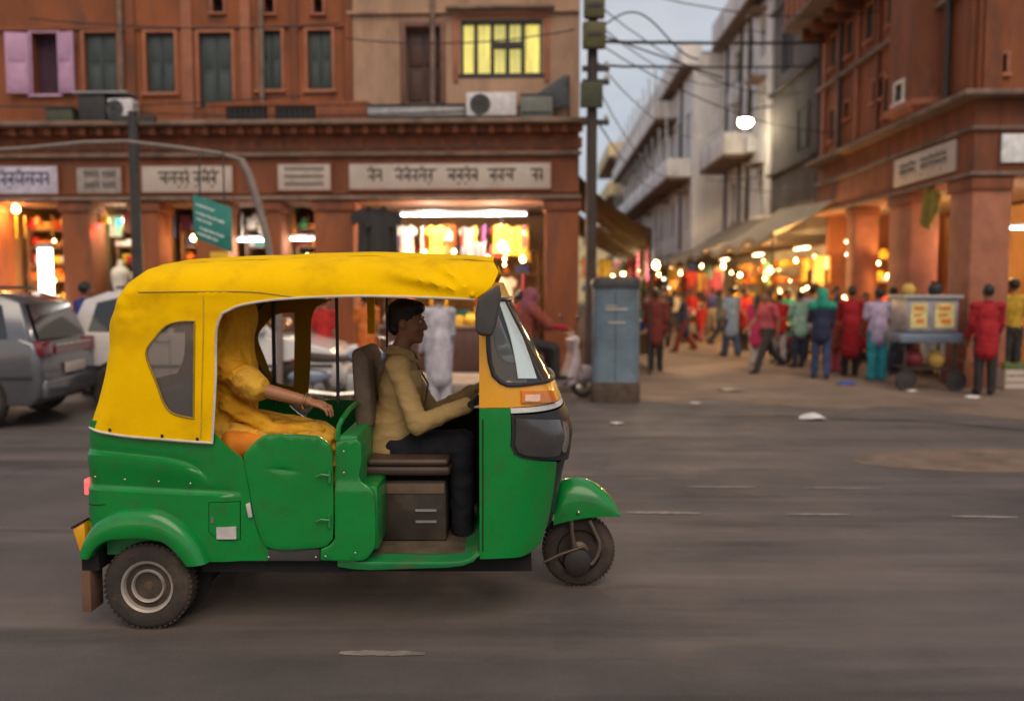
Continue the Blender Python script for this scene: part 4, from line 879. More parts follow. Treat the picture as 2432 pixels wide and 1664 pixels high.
CW = shell_part('nose_cowl', m_ypaint, cowl, 0, .01, .05, [win_s])
mbg = MB(); panel(mbg, win_s, lambda t, z: shell(t, z, -.004), .003, .08); WS = mbg.build('windscreen', m_wind, TK, angle=60)
MB().tube([shell(t, z, .003) for t, z in win_s], .011, 8, closed=True).build('windscreen_gasket', m_blackp, WS)
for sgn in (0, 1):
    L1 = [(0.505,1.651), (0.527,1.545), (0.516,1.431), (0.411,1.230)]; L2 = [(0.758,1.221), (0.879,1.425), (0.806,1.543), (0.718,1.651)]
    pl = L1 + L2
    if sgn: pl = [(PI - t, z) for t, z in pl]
    mb = MB(); panel(mb, smooth_poly(pl, .04, sharp=60), lambda t, z: shell(t, z, .003), .004, .05); mb.build('sky_reflection_strip', mat('painted_sky_reflection', (.62, .72, .74), .25, coat=.5, var=.05), WS, angle=40)  # pale blue strip paints the reflected sky onto the windscreen
[MB().bx(.63, .66, k_ * .586 - .014, k_ * .586 + .014, 1.55, 1.70).build('windscreen_post', m_ypaint, CW) for k_ in (-1, 1)]
low = mirror_open([(0, zb_ - .004), (0, (0.000,0.337)[1]), (0.459,0.335), (0.653,0.349), (0.818,0.374), (0.926,0.481), (0.918,0.654), (0.859,0.783)])
shell_part('nose_panel', m_gpaint, [(0, zb_ - .004), (0, (0.000,0.337)[1]), (0.225,0.338), (0.459,0.335), (0.653,0.349), (0.818,0.374), (0.926,0.481), (0.918,0.654), (0.852,0.792), (0.319,0.840), (0.196,0.897), (0.237,1.086)], 0, .012, .05, sharp=35)
shell_part('nose_panel', m_gpaint, [(PI - t, z) for t, z in [(0, zb_ - .004), (0, (0.000,0.337)[1]), (0.225,0.338), (0.459,0.335), (0.653,0.349), (0.818,0.374), (0.926,0.481), (0.918,0.654), (0.852,0.792), (0.319,0.840), (0.196,0.897), (0.237,1.086)]], 0, .012, .05, sharp=35)
tA = (0.238,1.074)[0]; zt1, zt0 = (0.242,1.086)[1], (0.235,1.061)[1]
shell_part('white_band', mat('white_band_paint', (.62, .62, .60), .4, coat=.3), [(tA, zt1), (tA, zt0), (PI - tA, zt0), (PI - tA, zt1)], .002, .008, .05)
hl0 = [(0.236,1.051), (0.200,0.897), (0.231,0.859), (0.319,0.836), (0.663,0.813)]
hl = hl0 + [(PI / 2, (1.226,0.758)[1])] + [(PI - t, z) for t, z in hl0[::-1]]
shell_part('headlamp_surround', m_blackp, hl, .004, .012, .05, sharp=40)
for fl in (0, 1):
    q = [(0.267,1.038), (0.230,0.905), (0.262,0.871), (0.340,0.852), (0.834,0.828), (0.904,0.862), (1.031,1.001)]
    if fl: q = [(PI - t, z) for t, z in q]
    hl_ = shell_part('headlamp', m_lens, q, .016, .012, .04, sharp=40)
    q2 = [(0.974,0.992), (0.893,0.845), (1.000,0.837), (1.105,0.983)]
    if fl: q2 = [(PI - t, z) for t, z in q2]
    shell_part('headlamp_rim', m_chrome, q2, .018, .006, .04, parent=hl_)
    q = [(0.399,1.170), (0.369,1.113), (1.004,1.092), (1.062,1.150)]
    if fl: q = [(PI - t, z) for t, z in q]
    ts = shell_part('turn_signal', m_orange, q, .014, .014, .03, sharp=40, sm=.03)
    q = [(0.431,1.151), (0.413,1.120), (0.640,1.116), (0.670,1.146)]
    if fl: q = [(PI - t, z) for t, z in q]
    shell_part('signal_lens', mat('pale_signal_lens', (.80, .52, .36), .2, coat=.5), q, .018, .004, .03, parent=ts, sm=.03)
ap = [(0.863,0.778), (0.931,0.652), (0.943,0.502), (0.821,0.433)]
shell_part('front_apron', m_blackp, ap + [(PI - t, z) for t, z in ap[::-1]], -.012, .01, .05)
MB().bx(.66, .70, -.57, .57, .37, 1.08).build('dash_bulkhead', m_void2, TK); MB().bx(.03, .655, .585, .60, .34, .92).build('far_side_board', m_void2, TK)
MB().bx(.645, .72, -.55, .55, .98, 1.08).build('dashboard', m_greyp, TK, bevel=.02)
# mirror
mr = [(0.742,1.692), (0.695,1.660), (0.642,1.620), (0.630,1.553), (0.630,1.475), (0.651,1.452), (0.710,1.450), (0.728,1.504), (0.739,1.563), (0.751,1.641)]
MI = MB().prism(mr, -.80, -.735).build('side_mirror', m_greyp, TK, bevel=.02, seg=4, angle=60)
MB().tube([(0.711,1.519)[:1] + (-.74, 1.50), (.70, -.66, 1.47), (.66, -.585, 1.45)], .009, 8).build('mirror_arm', m_blackp, MI)
# handlebar
hb = [(.60, -.38, 1.085), (.63, -.30, 1.10), (.64, 0, 1.08), (.63, .30, 1.10), (.60, .38, 1.085)]
HB = MB().tube(hb, .013, 8).build('handlebar', m_iron, TK)
for s in (-1, 1): MB().tube([(.59, s * .42, 1.08), (.62, s * .30, 1.10)], .019, 10).build('handle_grip', m_blackp, HB)
MB().tube([(.64, 0, 1.08), (.80, 0, .45)], .025, 10).build('steering_column', m_iron, TK)
# ---------------- wheels
def wheel(cx, cy, cz, r, wd, parent, name, front=False):
    W_ = thing(name, '', '') if False else None
    o = bpy.data.objects.new(name, None); COL.objects.link(o); o.parent = parent; o.location = (cx, cy, cz); o.empty_display_size = .05
    h = wd / 2
    prof = [(r * .60, -h * .55), (r * .62, -h * .92), (r * .74, -h), (r * .90, -h * .93), (r * .965, -h * .78), (r, -h * .45), (r * 1.005, 0), (r, h * .45), (r * .965, h * .78), (r * .90, h * .93), (r * .74, h), (r * .62, h * .92), (r * .60, h * .55)]
    t = MB(); t.lathe(prof, (0, 0, 0), 'y', 48)
    t.build('tyre', m_rubber, o, angle=50)
    tr = MB()
    for k in range(48):
        a = 2 * PI * k / 48
        for s in (-1, 1):
            M3 = Matrix.Rotation(-a, 3, 'Y'); c = M3 @ Vector((r * .995, s * h * .48, 0)); tr.box(c, (.009, h * .62, r * .07), M3)
    tb = tr.build('tread', m_rubber, o); tb['kind'] = 'stuff'
    if not front:
        rim = [(.005, -h * .35), (r * .17, -h * .40), (r * .20, -h * .30), (r * .30, -h * .42), (r * .34, -h * .75), (r * .37, -h * .80), (r * .40, -h * .45), (r * .50, -h * .40), (r * .545, -h * .85), (r * .60, -h * .95), (r * .615, -h * .8), (r * .60, h * .6), (.005, h * .6)]
        rm = MB().lathe(rim, (0, 0, 0), 'y', 40).build('rim', m_rim, o, angle=25)
        MB().lathe([(.003, -h * .62), (r * .10, -h * .60), (r * .15, -h * .35), (r * .15, -h * .1), (.003, -h * .1)], (0, 0, 0), 'y', 16).build('hub_cap', mat('rusty_hub', (.10, .065, .045), .7, .3), rm)
        for k in range(4):
            a = 2 * PI * k / 4 + .4; MB().lathe([(.003, -h * .52), (.008, -h * .52), (.008, -h * .30), (.003, -h * .30)], (math.cos(a) * r * .25, 0, math.sin(a) * r * .25), 'y', 6).build('wheel_nut', m_chrome, rm)
    else:
        rm = MB().lathe([(.005, -h * .2), (r * .28, -h * .25), (r * .36, -h * .2), (r * .55, -h * .35), (r * .61, -h * .9), (r * .61, h * .9), (.005, h * .5)], (0, 0, 0), 'y', 36).build('rim', m_blackp, o, angle=30)
        MB().lathe([(.003, -h * 1.5), (.016, -h * 1.5), (.02, -h * 1.1), (.055, -h * .8), (.06, -h * .3), (.003, -h * .3)], (0, 0, 0), 'y', 18).build('hub', mat('greasy_hub', (.12, .09, .07), .5, .6), rm)
    return o
rwx, rwz = (-1.004,0.218); RWR = .213
wheel(-.985, -.605, RWR + .002, RWR, .115, TK, 'rear_wheel'); wheel(-.985, .605, RWR + .002, RWR, .115, TK, 'rear_wheel')
MB().tube([(-.985, -.58, RWR), (-.985, .58, RWR)], .03, 10).build('rear_axle', m_void2, TK)
fwx = (1.174,0.227)[0]; FR = .200
wheel(fwx, 0, FR + .002, FR, .105, TK, 'front_wheel', True)
tp = [(1.037,0.477), (1.064,0.580), (1.115,0.604), (1.191,0.606), (1.268,0.578), (1.343,0.517), (1.387,0.458), (1.399,0.425)]
bt = [(1.028,0.368), (1.046,0.373), (1.079,0.382), (1.153,0.399), (1.230,0.410), (1.320,0.415), (1.376,0.417), (1.399,0.417)]
A_, B_ = rs(smooth_poly(tp, .02, closed=False, sharp=180), 24), rs(smooth_poly(bt, .02, closed=False, sharp=180), 24); rings = []
for (x1, z1), (x0, z0) in zip(A_, B_):
    def pt(q, y): return (x0 + (x1 - x0) * q, y, z0 + (z1 - z0) * q)
    rings.append([pt(0, -.105), pt(.45, -.108), pt(.72, -.098), pt(.9, -.07), pt(1, -.03), pt(1.01, 0), pt(1, .03), pt(.9, .07), pt(.72, .098), pt(.45, .108), pt(0, .105)])
mg = MB(); n = 11; mg.add([p for r in rings for p in r], [(k * n + i, k * n + i + 1, (k + 1) * n + i + 1, (k + 1) * n + i) for k in range(24) for i in range(10)])
mgd = mg.build('front_mudguard', m_gpaint, TK, angle=60)
u = (1.165,0.442); MB().ball((u[0], -.112, u[1]), .011, 10, 6).build('mudguard_bolt', m_chrome, mgd)
for s in (-1, 1):
    P = [(1.126,0.486), (1.131,0.332), (1.150,0.208)]; MB().tube([(x, s * .085, z) for x, z in P], .013, 8).build('fork_leg', mat('greasy_steel', (.16, .12, .09), .5, .6), TK)
    P = smooth_poly([(1.228,0.389), (1.257,0.327), (1.285,0.260), (1.272,0.184), (1.240,0.141)], .02, closed=False, sharp=180); MB().tube([(x, s * .088, z) for x, z in P], .011, 8).build('fork_leg', MATS['greasy_steel'], TK)
MB().tube([(x, -.10, z) for x, z in ((0.968,0.154), (1.066,0.202), (1.201,0.249))], .008, 8).build('brake_link', MATS['greasy_steel'], TK)
MB().lathe([(.003, -.11), (.05, -.108), (.075, -.095), (.08, -.06), (.003, -.06)], (fwx - .01, 0, FR - .045), 'y', 20).build('brake_drum', mat('brake_drum_iron', (.035, .03, .027), .6, .3), TK)
MB().tube([(fwx - .1, 0, FR + .05), (.88, 0, .5)], .035, 8).build('trailing_arm', m_void2, TK)
# ---------------- rear lamps, bumper guard, mudflap
a_, b_ = (-1.305,0.658), (-1.277,0.737); MB().bx(a_[0], b_[0], -.60, -.50, a_[1], b_[1]).build('tail_lamp', m_redlens, TK, bevel=.006)
MB().bx(a_[0], b_[0], .50, .60, a_[1], b_[1]).build('tail_lamp', m_redlens, TK, bevel=.006)
g = MB().prism([(-1.373,0.489), (-1.308,0.525), (-1.305,0.385), (-1.338,0.366)], -.60, .60).build('bumper', m_ypaint, TK, bevel=.012)
MB().prism([(-1.374,0.498), (-1.311,0.533), (-1.308,0.527), (-1.370,0.489)], -.605, .605).build('bumper_trim', m_blackp, g)
MB().prism([(-1.318,0.619), (-1.292,0.619), (-1.296,0.514), (-1.322,0.514)], -.5, .5).build('rear_lower_panel', m_blackp, TK)
a_, b_ = (-1.305,0.124), (-1.260,0.296); MB().bx(a_[0], b_[0], -.66, -.53, .09, b_[1]).build('mud_flap', mat('dusty_flap', (.16, .085, .05), .9), TK, bevel=.004)
MB().bx(a_[0] + .002, b_[0] + .04, -.65, -.5, b_[1], .40).build('flap_bracket', m_void2, TK)
u = (-0.612,0.252); MB().prism([(u[0] - .06, .33), (u[0] + .05, .33), (u[0] + .0, .27), (u[0] - .04, .27)], -.5, -.44).build('jack_point', m_gdull, TK)
MB().tube([(0.842,0.271)[:1] + (-.35, .37), (0.844,0.219)[:1] + (-.35, .29)], .012, 8).build('stand_stub', m_blackp, TK)

# rivets, panel joints and small wear
rv = MB().ball((0, 0, 0), (.006, .004, .006), 8, 5).mesh('rivet', 60)
for p in ((-1.213,0.764), (-1.070,0.751), (-0.907,0.741), (-0.754,0.731), (-0.384,0.368), (-0.154,0.368), (-0.011,0.888), (-0.012,0.784), (0.038,0.389), (-0.107,0.372)): link('rivet', rv, m_chrome, TK, (p[0], -.668, p[1]))
for p, q_ in (((0.650,1.032), (0.648,0.376)),): MB().tube([(p[0] + .008, -.604, p[1]), (q_[0] + .008, -.604, q_[1])], .003, 5).build('panel_joint', m_void2, TK)
MB().tube([(x, body_y(x, z) - .001, z) for x, z in smooth_poly([(-1.273,0.619), (-1.228,0.623), (-1.173,0.627)], .02, closed=False)], .0025, 5).build('panel_joint', m_void2, TK)
sf = (-0.329,0.577); mb = MB(); qs = random.Random(5)
for i in range(7):
    a = sf[0] + qs.uniform(-.05, .05); b = sf[1] + qs.uniform(-.035, .035); L_ = qs.uniform(.02, .05); mb.add([(a, -.6565, b), (a + L_, -.6565, b + L_ * .5), (a + L_, -.6565, b + L_ * .5 + .003), (a, -.6565, b + .005)], [(0, 1, 2, 3)])
sc_ = mb.build('scratches', mat('scratched_paint', (.012, .24, .055), .7), DR, recalc=False); sc_['kind'] = 'stuff'

# ================================================================== PEOPLE
m_skin = mat('brown_skin', (.235, .105, .058), .55, var=.12, vscale=8, fine=.05)
m_skin_d = mat('dark_brown_skin', (.27, .12, .062), .5, var=.12, vscale=8, fine=.05)
m_skin_f = mat('tan_skin', (.36, .155, .075), .5, var=.10, vscale=9, fine=.06)
m_hair = mat('black_hair', (.010, .008, .007), .45, var=.3, vscale=20, bump=.4, bscale=120)
m_shoe = mat('dark_shoe', (.02, .016, .015), .5)
m_eye = mat('eye_white', (.6, .55, .5), .2); m_pupil = mat('eye_dark', (.01, .006, .004), .1)
def cloth(name, col, var=.25): return mat(name, col, .85, var=var, vscale=7, bump=.2, bscale=90, fine=.12, dirt_or_fold=tuple(c * .45 for c in col), dirt_or_fold_amt=.7, dscale=11, stretch=(1.3, 1.3, .6))  # darker streaks put into the colour for a look of shaded folds
def frame_from(f, u=Vector((0, 0, 1))):
    f = Vector(f).normalized(); r = f.cross(u).normalized(); u2 = r.cross(f)
    return Matrix((r, f, u2)).transposed()          # columns: right, forward, up
def add_head(mb, c, f, s=1., up=Vector((0, 0, 1)), inflate=0., face=True):
    M = frame_from(f, up); c = Vector(c)
    mb.ball(c + M @ Vector((0, -.012, .018)) * s, ((.074 + inflate) * s, (.093 + inflate) * s, (.098 + inflate) * s), 18, 12, M)
    mb.ball(c + M @ Vector((0, .022, -.045)) * s, ((.058 + inflate) * s, (.068 + inflate) * s, (.078 + inflate) * s), 16, 10, M)
    if face:
        mb.ball(c + M @ Vector((0, .070, -.098)) * s, (.030 * s, .024 * s, .022 * s), 10, 7, M)       # chin
        mb.cap(c + M @ Vector((0, .088, .015)) * s, c + M @ Vector((0, .107, -.028)) * s, .010 * s, .015 * s, 8)   # nose
        for k in (-1, 1):
            mb.ball(c + M @ Vector((k * .016, .093, -.033)) * s, .011 * s, 8, 6)
            mb.ball(c + M @ Vector((k * .074, -.012, -.012)) * s, (.012 * s, .022 * s, .034 * s), 10, 7, M)      # ears
            mb.ball(c + M @ Vector((k * .030, .078, .028)) * s, (.028 * s, .016 * s, .010 * s), 8, 6, M)         # brow
            mb.ball(c + M @ Vector((k * .042, .062, -.030)) * s, (.022 * s, .022 * s, .022 * s), 8, 6, M)        # cheek
        mb.ball(c + M @ Vector((0, .086, -.064)) * s, (.024 * s, .014 * s, .009 * s), 8, 6, M)        # lips
        mb.ball(c + M @ Vector((0, .084, -.075)) * s, (.020 * s, .014 * s, .008 * s), 8, 6, M)
    return M
def add_hand(mb, wrist, d, s=1., side=1, n=None, curl=.35, r=.0088):
    """palm, four fingers of unequal length with a knuckle bend, thumb from the side of the palm"""
    w = Vector(wrist); d = Vector(d).normalized(); n = Vector(n or (0, 0, -1)); n = (n - d * n.dot(d)).normalized(); a = d.cross(n).normalized() * side
    M = Matrix((a * side, d, n)).transposed()
    mb.ball(w + d * .050 * s, (.040 * s, .055 * s, .017 * s), 14, 9, M)
    for k, L in zip((-1.5, -.5, .5, 1.5), (.066, .078, .074, .058)):
        b = w + d * .082 * s + a * (k * .0215 * s); dd = (d + a * k * .13).normalized()
        k1 = b + (dd * math.cos(curl) + n * math.sin(curl)) * L * .5 * s; k2 = k1 + (dd * math.cos(curl * 2.6) + n * math.sin(curl * 2.6)) * L * .5 * s
        mb.cap(b - dd * .02 * s, k1, r * 1.08 * s, r * s, 8); mb.cap(k1, k2, r * s, r * .85 * s, 8)
    tb = w + d * .028 * s - a * .030 * s; t1 = tb + (d * .7 - a * .75 + n * .3).normalized() * .036 * s; t2 = t1 + (d * .95 - a * .25 + n * .35).normalized() * .034 * s
    mb.cap(tb + a * .01 * s, t1, r * 1.35 * s, r * 1.15 * s, 8); mb.cap(t1, t2, r * 1.15 * s, r * .95 * s, 8)
def arm(mb, sh, el, wr, s, g=0., wrist_r=.027):
    mb.cap(sh, el, .049 * s + g, .039 * s + g); mb.cap(el, wr, .040 * s + g, wrist_r * s + g)
def leg(mb, hip, kn, an, s, g=0., ga=None):
    mb.cap(hip, kn, .083 * s + g, .055 * s + g); mb.cap(kn, an, .056 * s + g, .037 * s + (g if ga is None else ga))
def torso(mb, J, s, g=0.):
    sw = (Vector(J['shL']) - Vector(J['shR'])); ax = sw.normalized(); up = (Vector(J['neck']) - Vector(J['pelvis'])).normalized()
    f = up.cross(ax); M = Matrix((ax, f, up)).transposed()
    mb.ball(J['chest'], (.150 * s + g, .105 * s + g, .185 * s + g), 18, 12, M); mb.ball(J['waist'], (.135 * s + g, .100 * s + g, .15 * s + g), 18, 10, M)
    mb.ball(J['pelvis'], (.155 * s + g, .115 * s + g, .13 * s + g), 18, 10, M)
    mb.cap(J['shL'], J['shR'], .050 * s + g, .050 * s + g); mb.cap(J['chest'], J['neck'], .09 * s + g, .055 * s + g * .5)
    return M
def figure(root, J, s=1., vox=.012, skin=None, top=None, bottom=None, hair=None, scarf=None, shoes=True, face=True, hand_n=None, curl=.35, fold=.007, shawl=None, hem=None):
    skin = skin or m_skin; f = Vector(J['face'])
    b = SDF(); M = add_head(b, J['head'], f, s, face=face); b.cap(J['neck'], Vector(J['head']) - Vector((0, 0, .05 * s)), .052 * s, .048 * s); torso(b, J, s)
    for k in 'LR':
        arm(b, J['sh' + k], J['el' + k], J['wr' + k], s); leg(b, J['hip' + k], J['kn' + k], J['an' + k], s)
        add_hand(b, J['wr' + k], J['hd' + k], s, 1 if k == 'L' else -1, hand_n, curl, max(.0082, vox * .8))
        b.cap(Vector(J['an' + k]) - Vector((0, 0, .02 * s)), J['to' + k], .036 * s, .028 * s)
    bo = link('body', remesh(b, 'body', vox, 3), skin, root)
    for k in (-1, 1):
        if face:
            p = Vector(J['head']) + M @ Vector((k * .030, .082, .008)) * s
            e = MB().ball(p, (.013 * s, .010 * s, .009 * s), 10, 6, M).build('eye', m_eye, bo); MB().ball(p + M @ Vector((0, .0065, 0)) * s, .0065 * s, 8, 6).build('pupil', m_pupil, bo)
    if top:
        m_, sl, hz = top; g = .011 * s; c = SDF(); torso(c, J, s, g)
        for k in 'LR':
            if sl == 'long': arm(c, J['sh' + k], J['el' + k], J['wr' + k], s, g, .030)
            else: c.cap(J['sh' + k], Vector(J['sh' + k]).lerp(Vector(J['el' + k]), .72), .049 * s + g * 1.2, .046 * s + g * 1.4)
        if hz:      # skirt of a long shirt
            p = Vector(J['pelvis']); c.tube([p + Vector((0, 0, .1 * s)), p - Vector((0, 0, hz * s))], [.145 * s + g, .160 * s + g], 18)
        link('shirt', remesh(c, 'shirt', vox * 1.1, 3, (fold, 7, (1, 1, 1.8))), m_, root)
        cl = MB(); nk = Vector(J['neck']); cl.tube([nk + Vector((.062 * s * math.cos(a), .062 * s * math.sin(a), .012 * s - .012 * math.cos(a - math.atan2(f.y, f.x)))) for a in [2 * PI * i / 16 for i in range(16)]], .012 * s, 6, closed=True)
        cl.build('collar', m_, root)
    if bottom:
        m_, kind = bottom; g = .014 * s; c = SDF()
        if kind == 'skirt':
            p = Vector(J['pelvis']); base = (Vector(J['anL']) + Vector(J['anR'])) / 2; base.z = .05 * s
            rings = []
            for i in range(10):
                t = i / 9; q = p.lerp(base, t); r = (.16 + .11 * t) * s; rings.append([q + Vector((math.cos(a) * r * (1 + .09 * t * math.sin(9 * a)), math.sin(a) * r * .85 * (1 + .09 * t * math.sin(9 * a)), 0)) for a in [2 * PI * j / 40 for j in range(40)]])
            link('skirt', MB().loft(rings).mesh('skirt', 60), m_, root)
        else:
            c.ball(J['pelvis'], (.158 * s + g, .118 * s + g, .12 * s + g), 16, 10)
            for k in 'LR': leg(c, J['hip' + k], J['kn' + k], J['an' + k], s, g * (1.8 if kind == 'loose' else 1), g * (3.2 if kind == 'loose' else 1.5))
            link('trousers', remesh(c, 'trousers', vox * 1.1, 3, (fold, 8, (1, 1, 1.4))), m_, root)
    if shoes:
        for k in 'LR':
            a = Vector(J['an' + k]); t = Vector(J['to' + k]); d = (t - a); d.z = 0; d.normalize(); Ms = frame_from(d)
            c = MB(); c.ball(Vector((a.x, a.y, a.z - .030 * s)) + d * .065 * s, (.046 * s, .135 * s, .040 * s), 14, 8, Ms); link('shoe', c.mesh('shoe', 60), m_shoe, root)
    if hair:
        h = SDF(); c = Vector(J['head'])
        h.ball(c + M @ Vector((0, -.026, .034)) * s, (.080 * s, .094 * s, .094 * s), 20, 12, M)
        if hair == 'full': h.ball(c + M @ Vector((0, .022, .080)) * s, (.068 * s, .070 * s, .040 * s), 16, 8, M); h.ball(c + M @ Vector((0, -.062, -.02)) * s, (.064 * s, .044 * s, .060 * s), 14, 8, M)
        if hair == 'bun': h.ball(c + M @ Vector((0, -.12, .01)) * s, .048 * s, 12, 8)
        if hair == 'long': h.cap(c + M @ Vector((0, -.08, 0)) * s, Vector(J['chest']) + M @ Vector((0, -.14, 0)) * s, .07 * s, .04 * s)
        link('hair', remesh(h, 'hair', vox * .8, 1, (.0045, 34, (1, 1, 1))), m_hair, root)
    if scarf:
        h = SDF(); c = Vector(J['head'])
        h.ball(c + M @ Vector((0, -.03, .025)) * s, (.100 * s, .105 * s, .115 * s), 18, 12, M); h.cap(c + M @ Vector((0, -.06, -.03)) * s, Vector(J['neck']) + M @ Vector((0, -.05, -.02)) * s, .10 * s, .11 * s)
        h.cap(J['shL'], J['shR'], .085 * s, .085 * s); h.cap(J['neck'], Vector(J['waist']) + M @ Vector((-.08, .10, .02)) * s, .10 * s, .06 * s)
        link('headscarf', remesh(h, 'headscarf', vox, 3, (.006, 8, (1, 1, 1.6))), scarf, root)
    if shawl:
        h = SDF(); h.cap(J['shL'], J['elL'], .08 * s, .09 * s); h.cap(J['shR'], J['elR'], .08 * s, .09 * s); torso(h, J, s, .04 * s)
        link('shawl', remesh(h, 'shawl', vox, 3, (.008, 6, (1, 1, .6))), shawl, root)
    return bo
def stand(h=1.65, stride=0., armL=(.0, .2), armR=(.0, .2), build=1.0, lean=0., look=0.):
    """joints of a standing or walking adult that faces local -y"""
    V = Vector; J = {}
    hz = .52 * h
    for k, sg in (('L', 1), ('R', -1)):
        a = stride * sg; hip = V((sg * .052 * h, 0, hz)); kb = max(0, -a) * .9 + abs(stride) * .15
        kn = hip + V((sg * .004 * h, -math.sin(a), -math.cos(a))) * .245 * h; an = kn + V((0, -math.sin(a - kb), -math.cos(a - kb))) * .232 * h
        J['hip' + k], J['kn' + k], J['an' + k] = hip, kn, an
    dz = min(J['anL'].z, J['anR'].z) - .045 * h
    for key in J: J[key].z -= dz
    o = V((0, 0, -dz)); ln = V((0, -math.sin(lean), math.cos(lean)))
    J['pelvis'] = V((0, 0, .535 * h)) + o; J['waist'] = J['pelvis'] + ln * .08 * h; J['chest'] = J['pelvis'] + ln * .19 * h; J['neck'] = J['pelvis'] + ln * .305 * h
    J['head'] = J['pelvis'] + ln * .395 * h + V((0, -.012 * h, 0)); J['face'] = V((math.sin(look), -math.cos(look), -.05))
    for k, sg, (s_, e_) in (('L', 1, armL), ('R', -1, armR)):
        sh = J['pelvis'] + ln * .275 * h + V((sg * .105 * h * build, 0, 0)); el = sh + V((sg * .07, -math.sin(s_), -math.cos(s_))).normalized() * .172 * h
        d = V((-sg * .05 * (1 if e_ > .5 else -1), -math.sin(s_ + e_), -math.cos(s_ + e_))).normalized(); wr = el + d * .148 * h
        J['sh' + k], J['el' + k], J['wr' + k], J['hd' + k] = sh, el, wr, d
        J['to' + k] = J['an' + k] + V((sg * .015 * h, -.105 * h, 0)); J['to' + k].z = J['an' + k].z - .025 * h
    return J
def pedestrian(label, loc, rz, h, top, bottom, group='shoppers and passers-by in the bazaar', skin=None, hair='short', scarf=None, shawl=None, vox=.014, fold=.006, **pose):
    t = thing('person', label, 'person', (loc[0], loc[1], .004), R(rz), group); s = h / 1.70
    figure(t, stand(h, **pose), s, vox, skin, top, bottom, hair, scarf, shawl=shawl, fold=fold); return t

# ------------------------------------------------------------------ rickshaw driver
V = Vector
def TP(p, y): return V((p[0], y, p[1]))
DV = thing('person', 'rickshaw driver in a khaki long-sleeved shirt gripping the handlebar', 'person', (-.8, 4.76, 0))
JD = {'head': TP((0.224,1.486), -.03), 'face': V((1, -.10, -.06)), 'neck': TP((0.178,1.314), -.03), 'chest': TP((0.181,1.123), -.03), 'waist': TP((0.168,0.935), -.03), 'pelvis': TP((0.155,0.798), -.03),
      'shR': TP((0.192,1.259), -.20), 'elR': TP((0.305,0.957), -.29), 'wrR': TP((0.557,1.059), -.29), 'shL': TP((0.159,1.228), .15), 'elL': TP((0.339,0.926), .27), 'wrL': TP((0.557,1.063), .27),
      'hipR': TP((0.165,0.799), -.12), 'knR': TP((0.524,0.835), -.17), 'anR': TP((0.531,0.345), -.17), 'hipL': TP((0.141,0.765), .07), 'knL': TP((0.518,0.785), .14), 'anL': TP((0.526,0.260), .14)}
for k in 'LR': JD['hd' + k] = V((.92, 0, .25)); JD['to' + k] = JD['an' + k] + V((.16, 0, -.035))
m_khaki = mat('khaki_cotton', (.42, .28, .11), .85, var=.14, vscale=6, bump=.25, bscale=60, fine=.08)
m_navy = cloth('navy_cotton', (.007, .008, .015))
figure(DV, JD, .98, .009, m_skin_d, (m_khaki, 'long', .07), (m_navy, 'trousers'), 'full', hand_n=(0, 0, -1), curl=.75, fold=.0065)
sc = JD['shR']; pc = JD['chest'] + V((.10, -.13, .06)); MB().box(pc, (.012, .085, .095), Matrix.Rotation(R(-40), 3, 'Z')).build('shirt_pocket', m_khaki, DV, bevel=.004)
MB().tube([JD['neck'] + V((.07, .0, -.02)), JD['chest'] + V((.155, 0, .02)), JD['waist'] + V((.135, 0, .0))], .006, 6).build('shirt_placket', mat('khaki_dark', (.10, .07, .035), .9), DV)
for sg in (-1, 1):
    n_ = JD['neck']; cp = [n_ + V((-.06, sg * .02, .04)), n_ + V((.0, sg * .075, .04)), n_ + V((.085, sg * .035, .0)), n_ + V((.10, sg * .075, -.045)), n_ + V((.01, sg * .10, -.02)), n_ + V((-.07, sg * .05, .0))]
    mb = MB().add(cp + [p + V((0, sg * .006, .004)) for p in cp], [(0, 1, 4, 5), (1, 2, 3, 4), (6, 11, 10, 7), (7, 10, 9, 8), (0, 6, 7, 1), (1, 7, 8, 2), (2, 8, 9, 3), (3, 9, 10, 4), (4, 10, 11, 5), (5, 11, 6, 0)]); mb.build('shirt_collar', m_khaki, DV, angle=60)
# ------------------------------------------------------------------ passenger in the back
PS = thing('person', 'rickshaw passenger in a yellow sari and veil resting an arm over the bulkhead rail', 'person', (-.8, 4.76, 0))
JP = {'head': TP((-0.671,1.499), -.24), 'face': V((1, -.1, -.15)), 'neck': TP((-0.690,1.337), -.24), 'chest': TP((-0.705,1.180), -.24), 'waist': TP((-0.732,1.001), -.24), 'pelvis': TP((-0.746,0.877), -.24),
      'shR': TP((-0.657,1.267), -.385), 'elR': TP((-0.487,1.171), -.47), 'wrR': TP((-0.228,1.104), -.47), 'shL': TP((-0.745,1.248), -.08), 'elL': TP((-0.685,0.959), .04), 'wrL': TP((-0.445,0.938), -.06),
      'hipR': TP((-0.708,0.877), -.33), 'knR': TP((-0.215,0.894), -.35), 'anR': TP((-0.205,0.471), -.33), 'hipL': TP((-0.769,0.845), -.15), 'knL': TP((-0.266,0.854), -.15), 'anL': TP((-0.239,0.417), -.15)}
JP['hdR'] = V((.93, -.05, -.20)); JP['hdL'] = V((1, 0, 0))
for k in 'LR': JP['to' + k] = JP['an' + k] + V((.15, 0, -.03))
def sari_material():
    m = mat('yellow_sari', (.78, .38, .008), .75, var=.10, vscale=5, bump=.2, bscale=60, dirt_or_fold=(.62, .17, .01), dirt_or_fold_amt=.9, dscale=7)
    return m
m_sari = sari_material(); m_sari2 = mat('patterned_sari', (.70, .38, .03), .75, var=.25, vscale=9, dirt_or_fold=(.30, .07, .03), dirt_or_fold_amt=.95, dscale=16); m_sari_o = mat('orange_petticoat', (.72, .22, .01), .8)
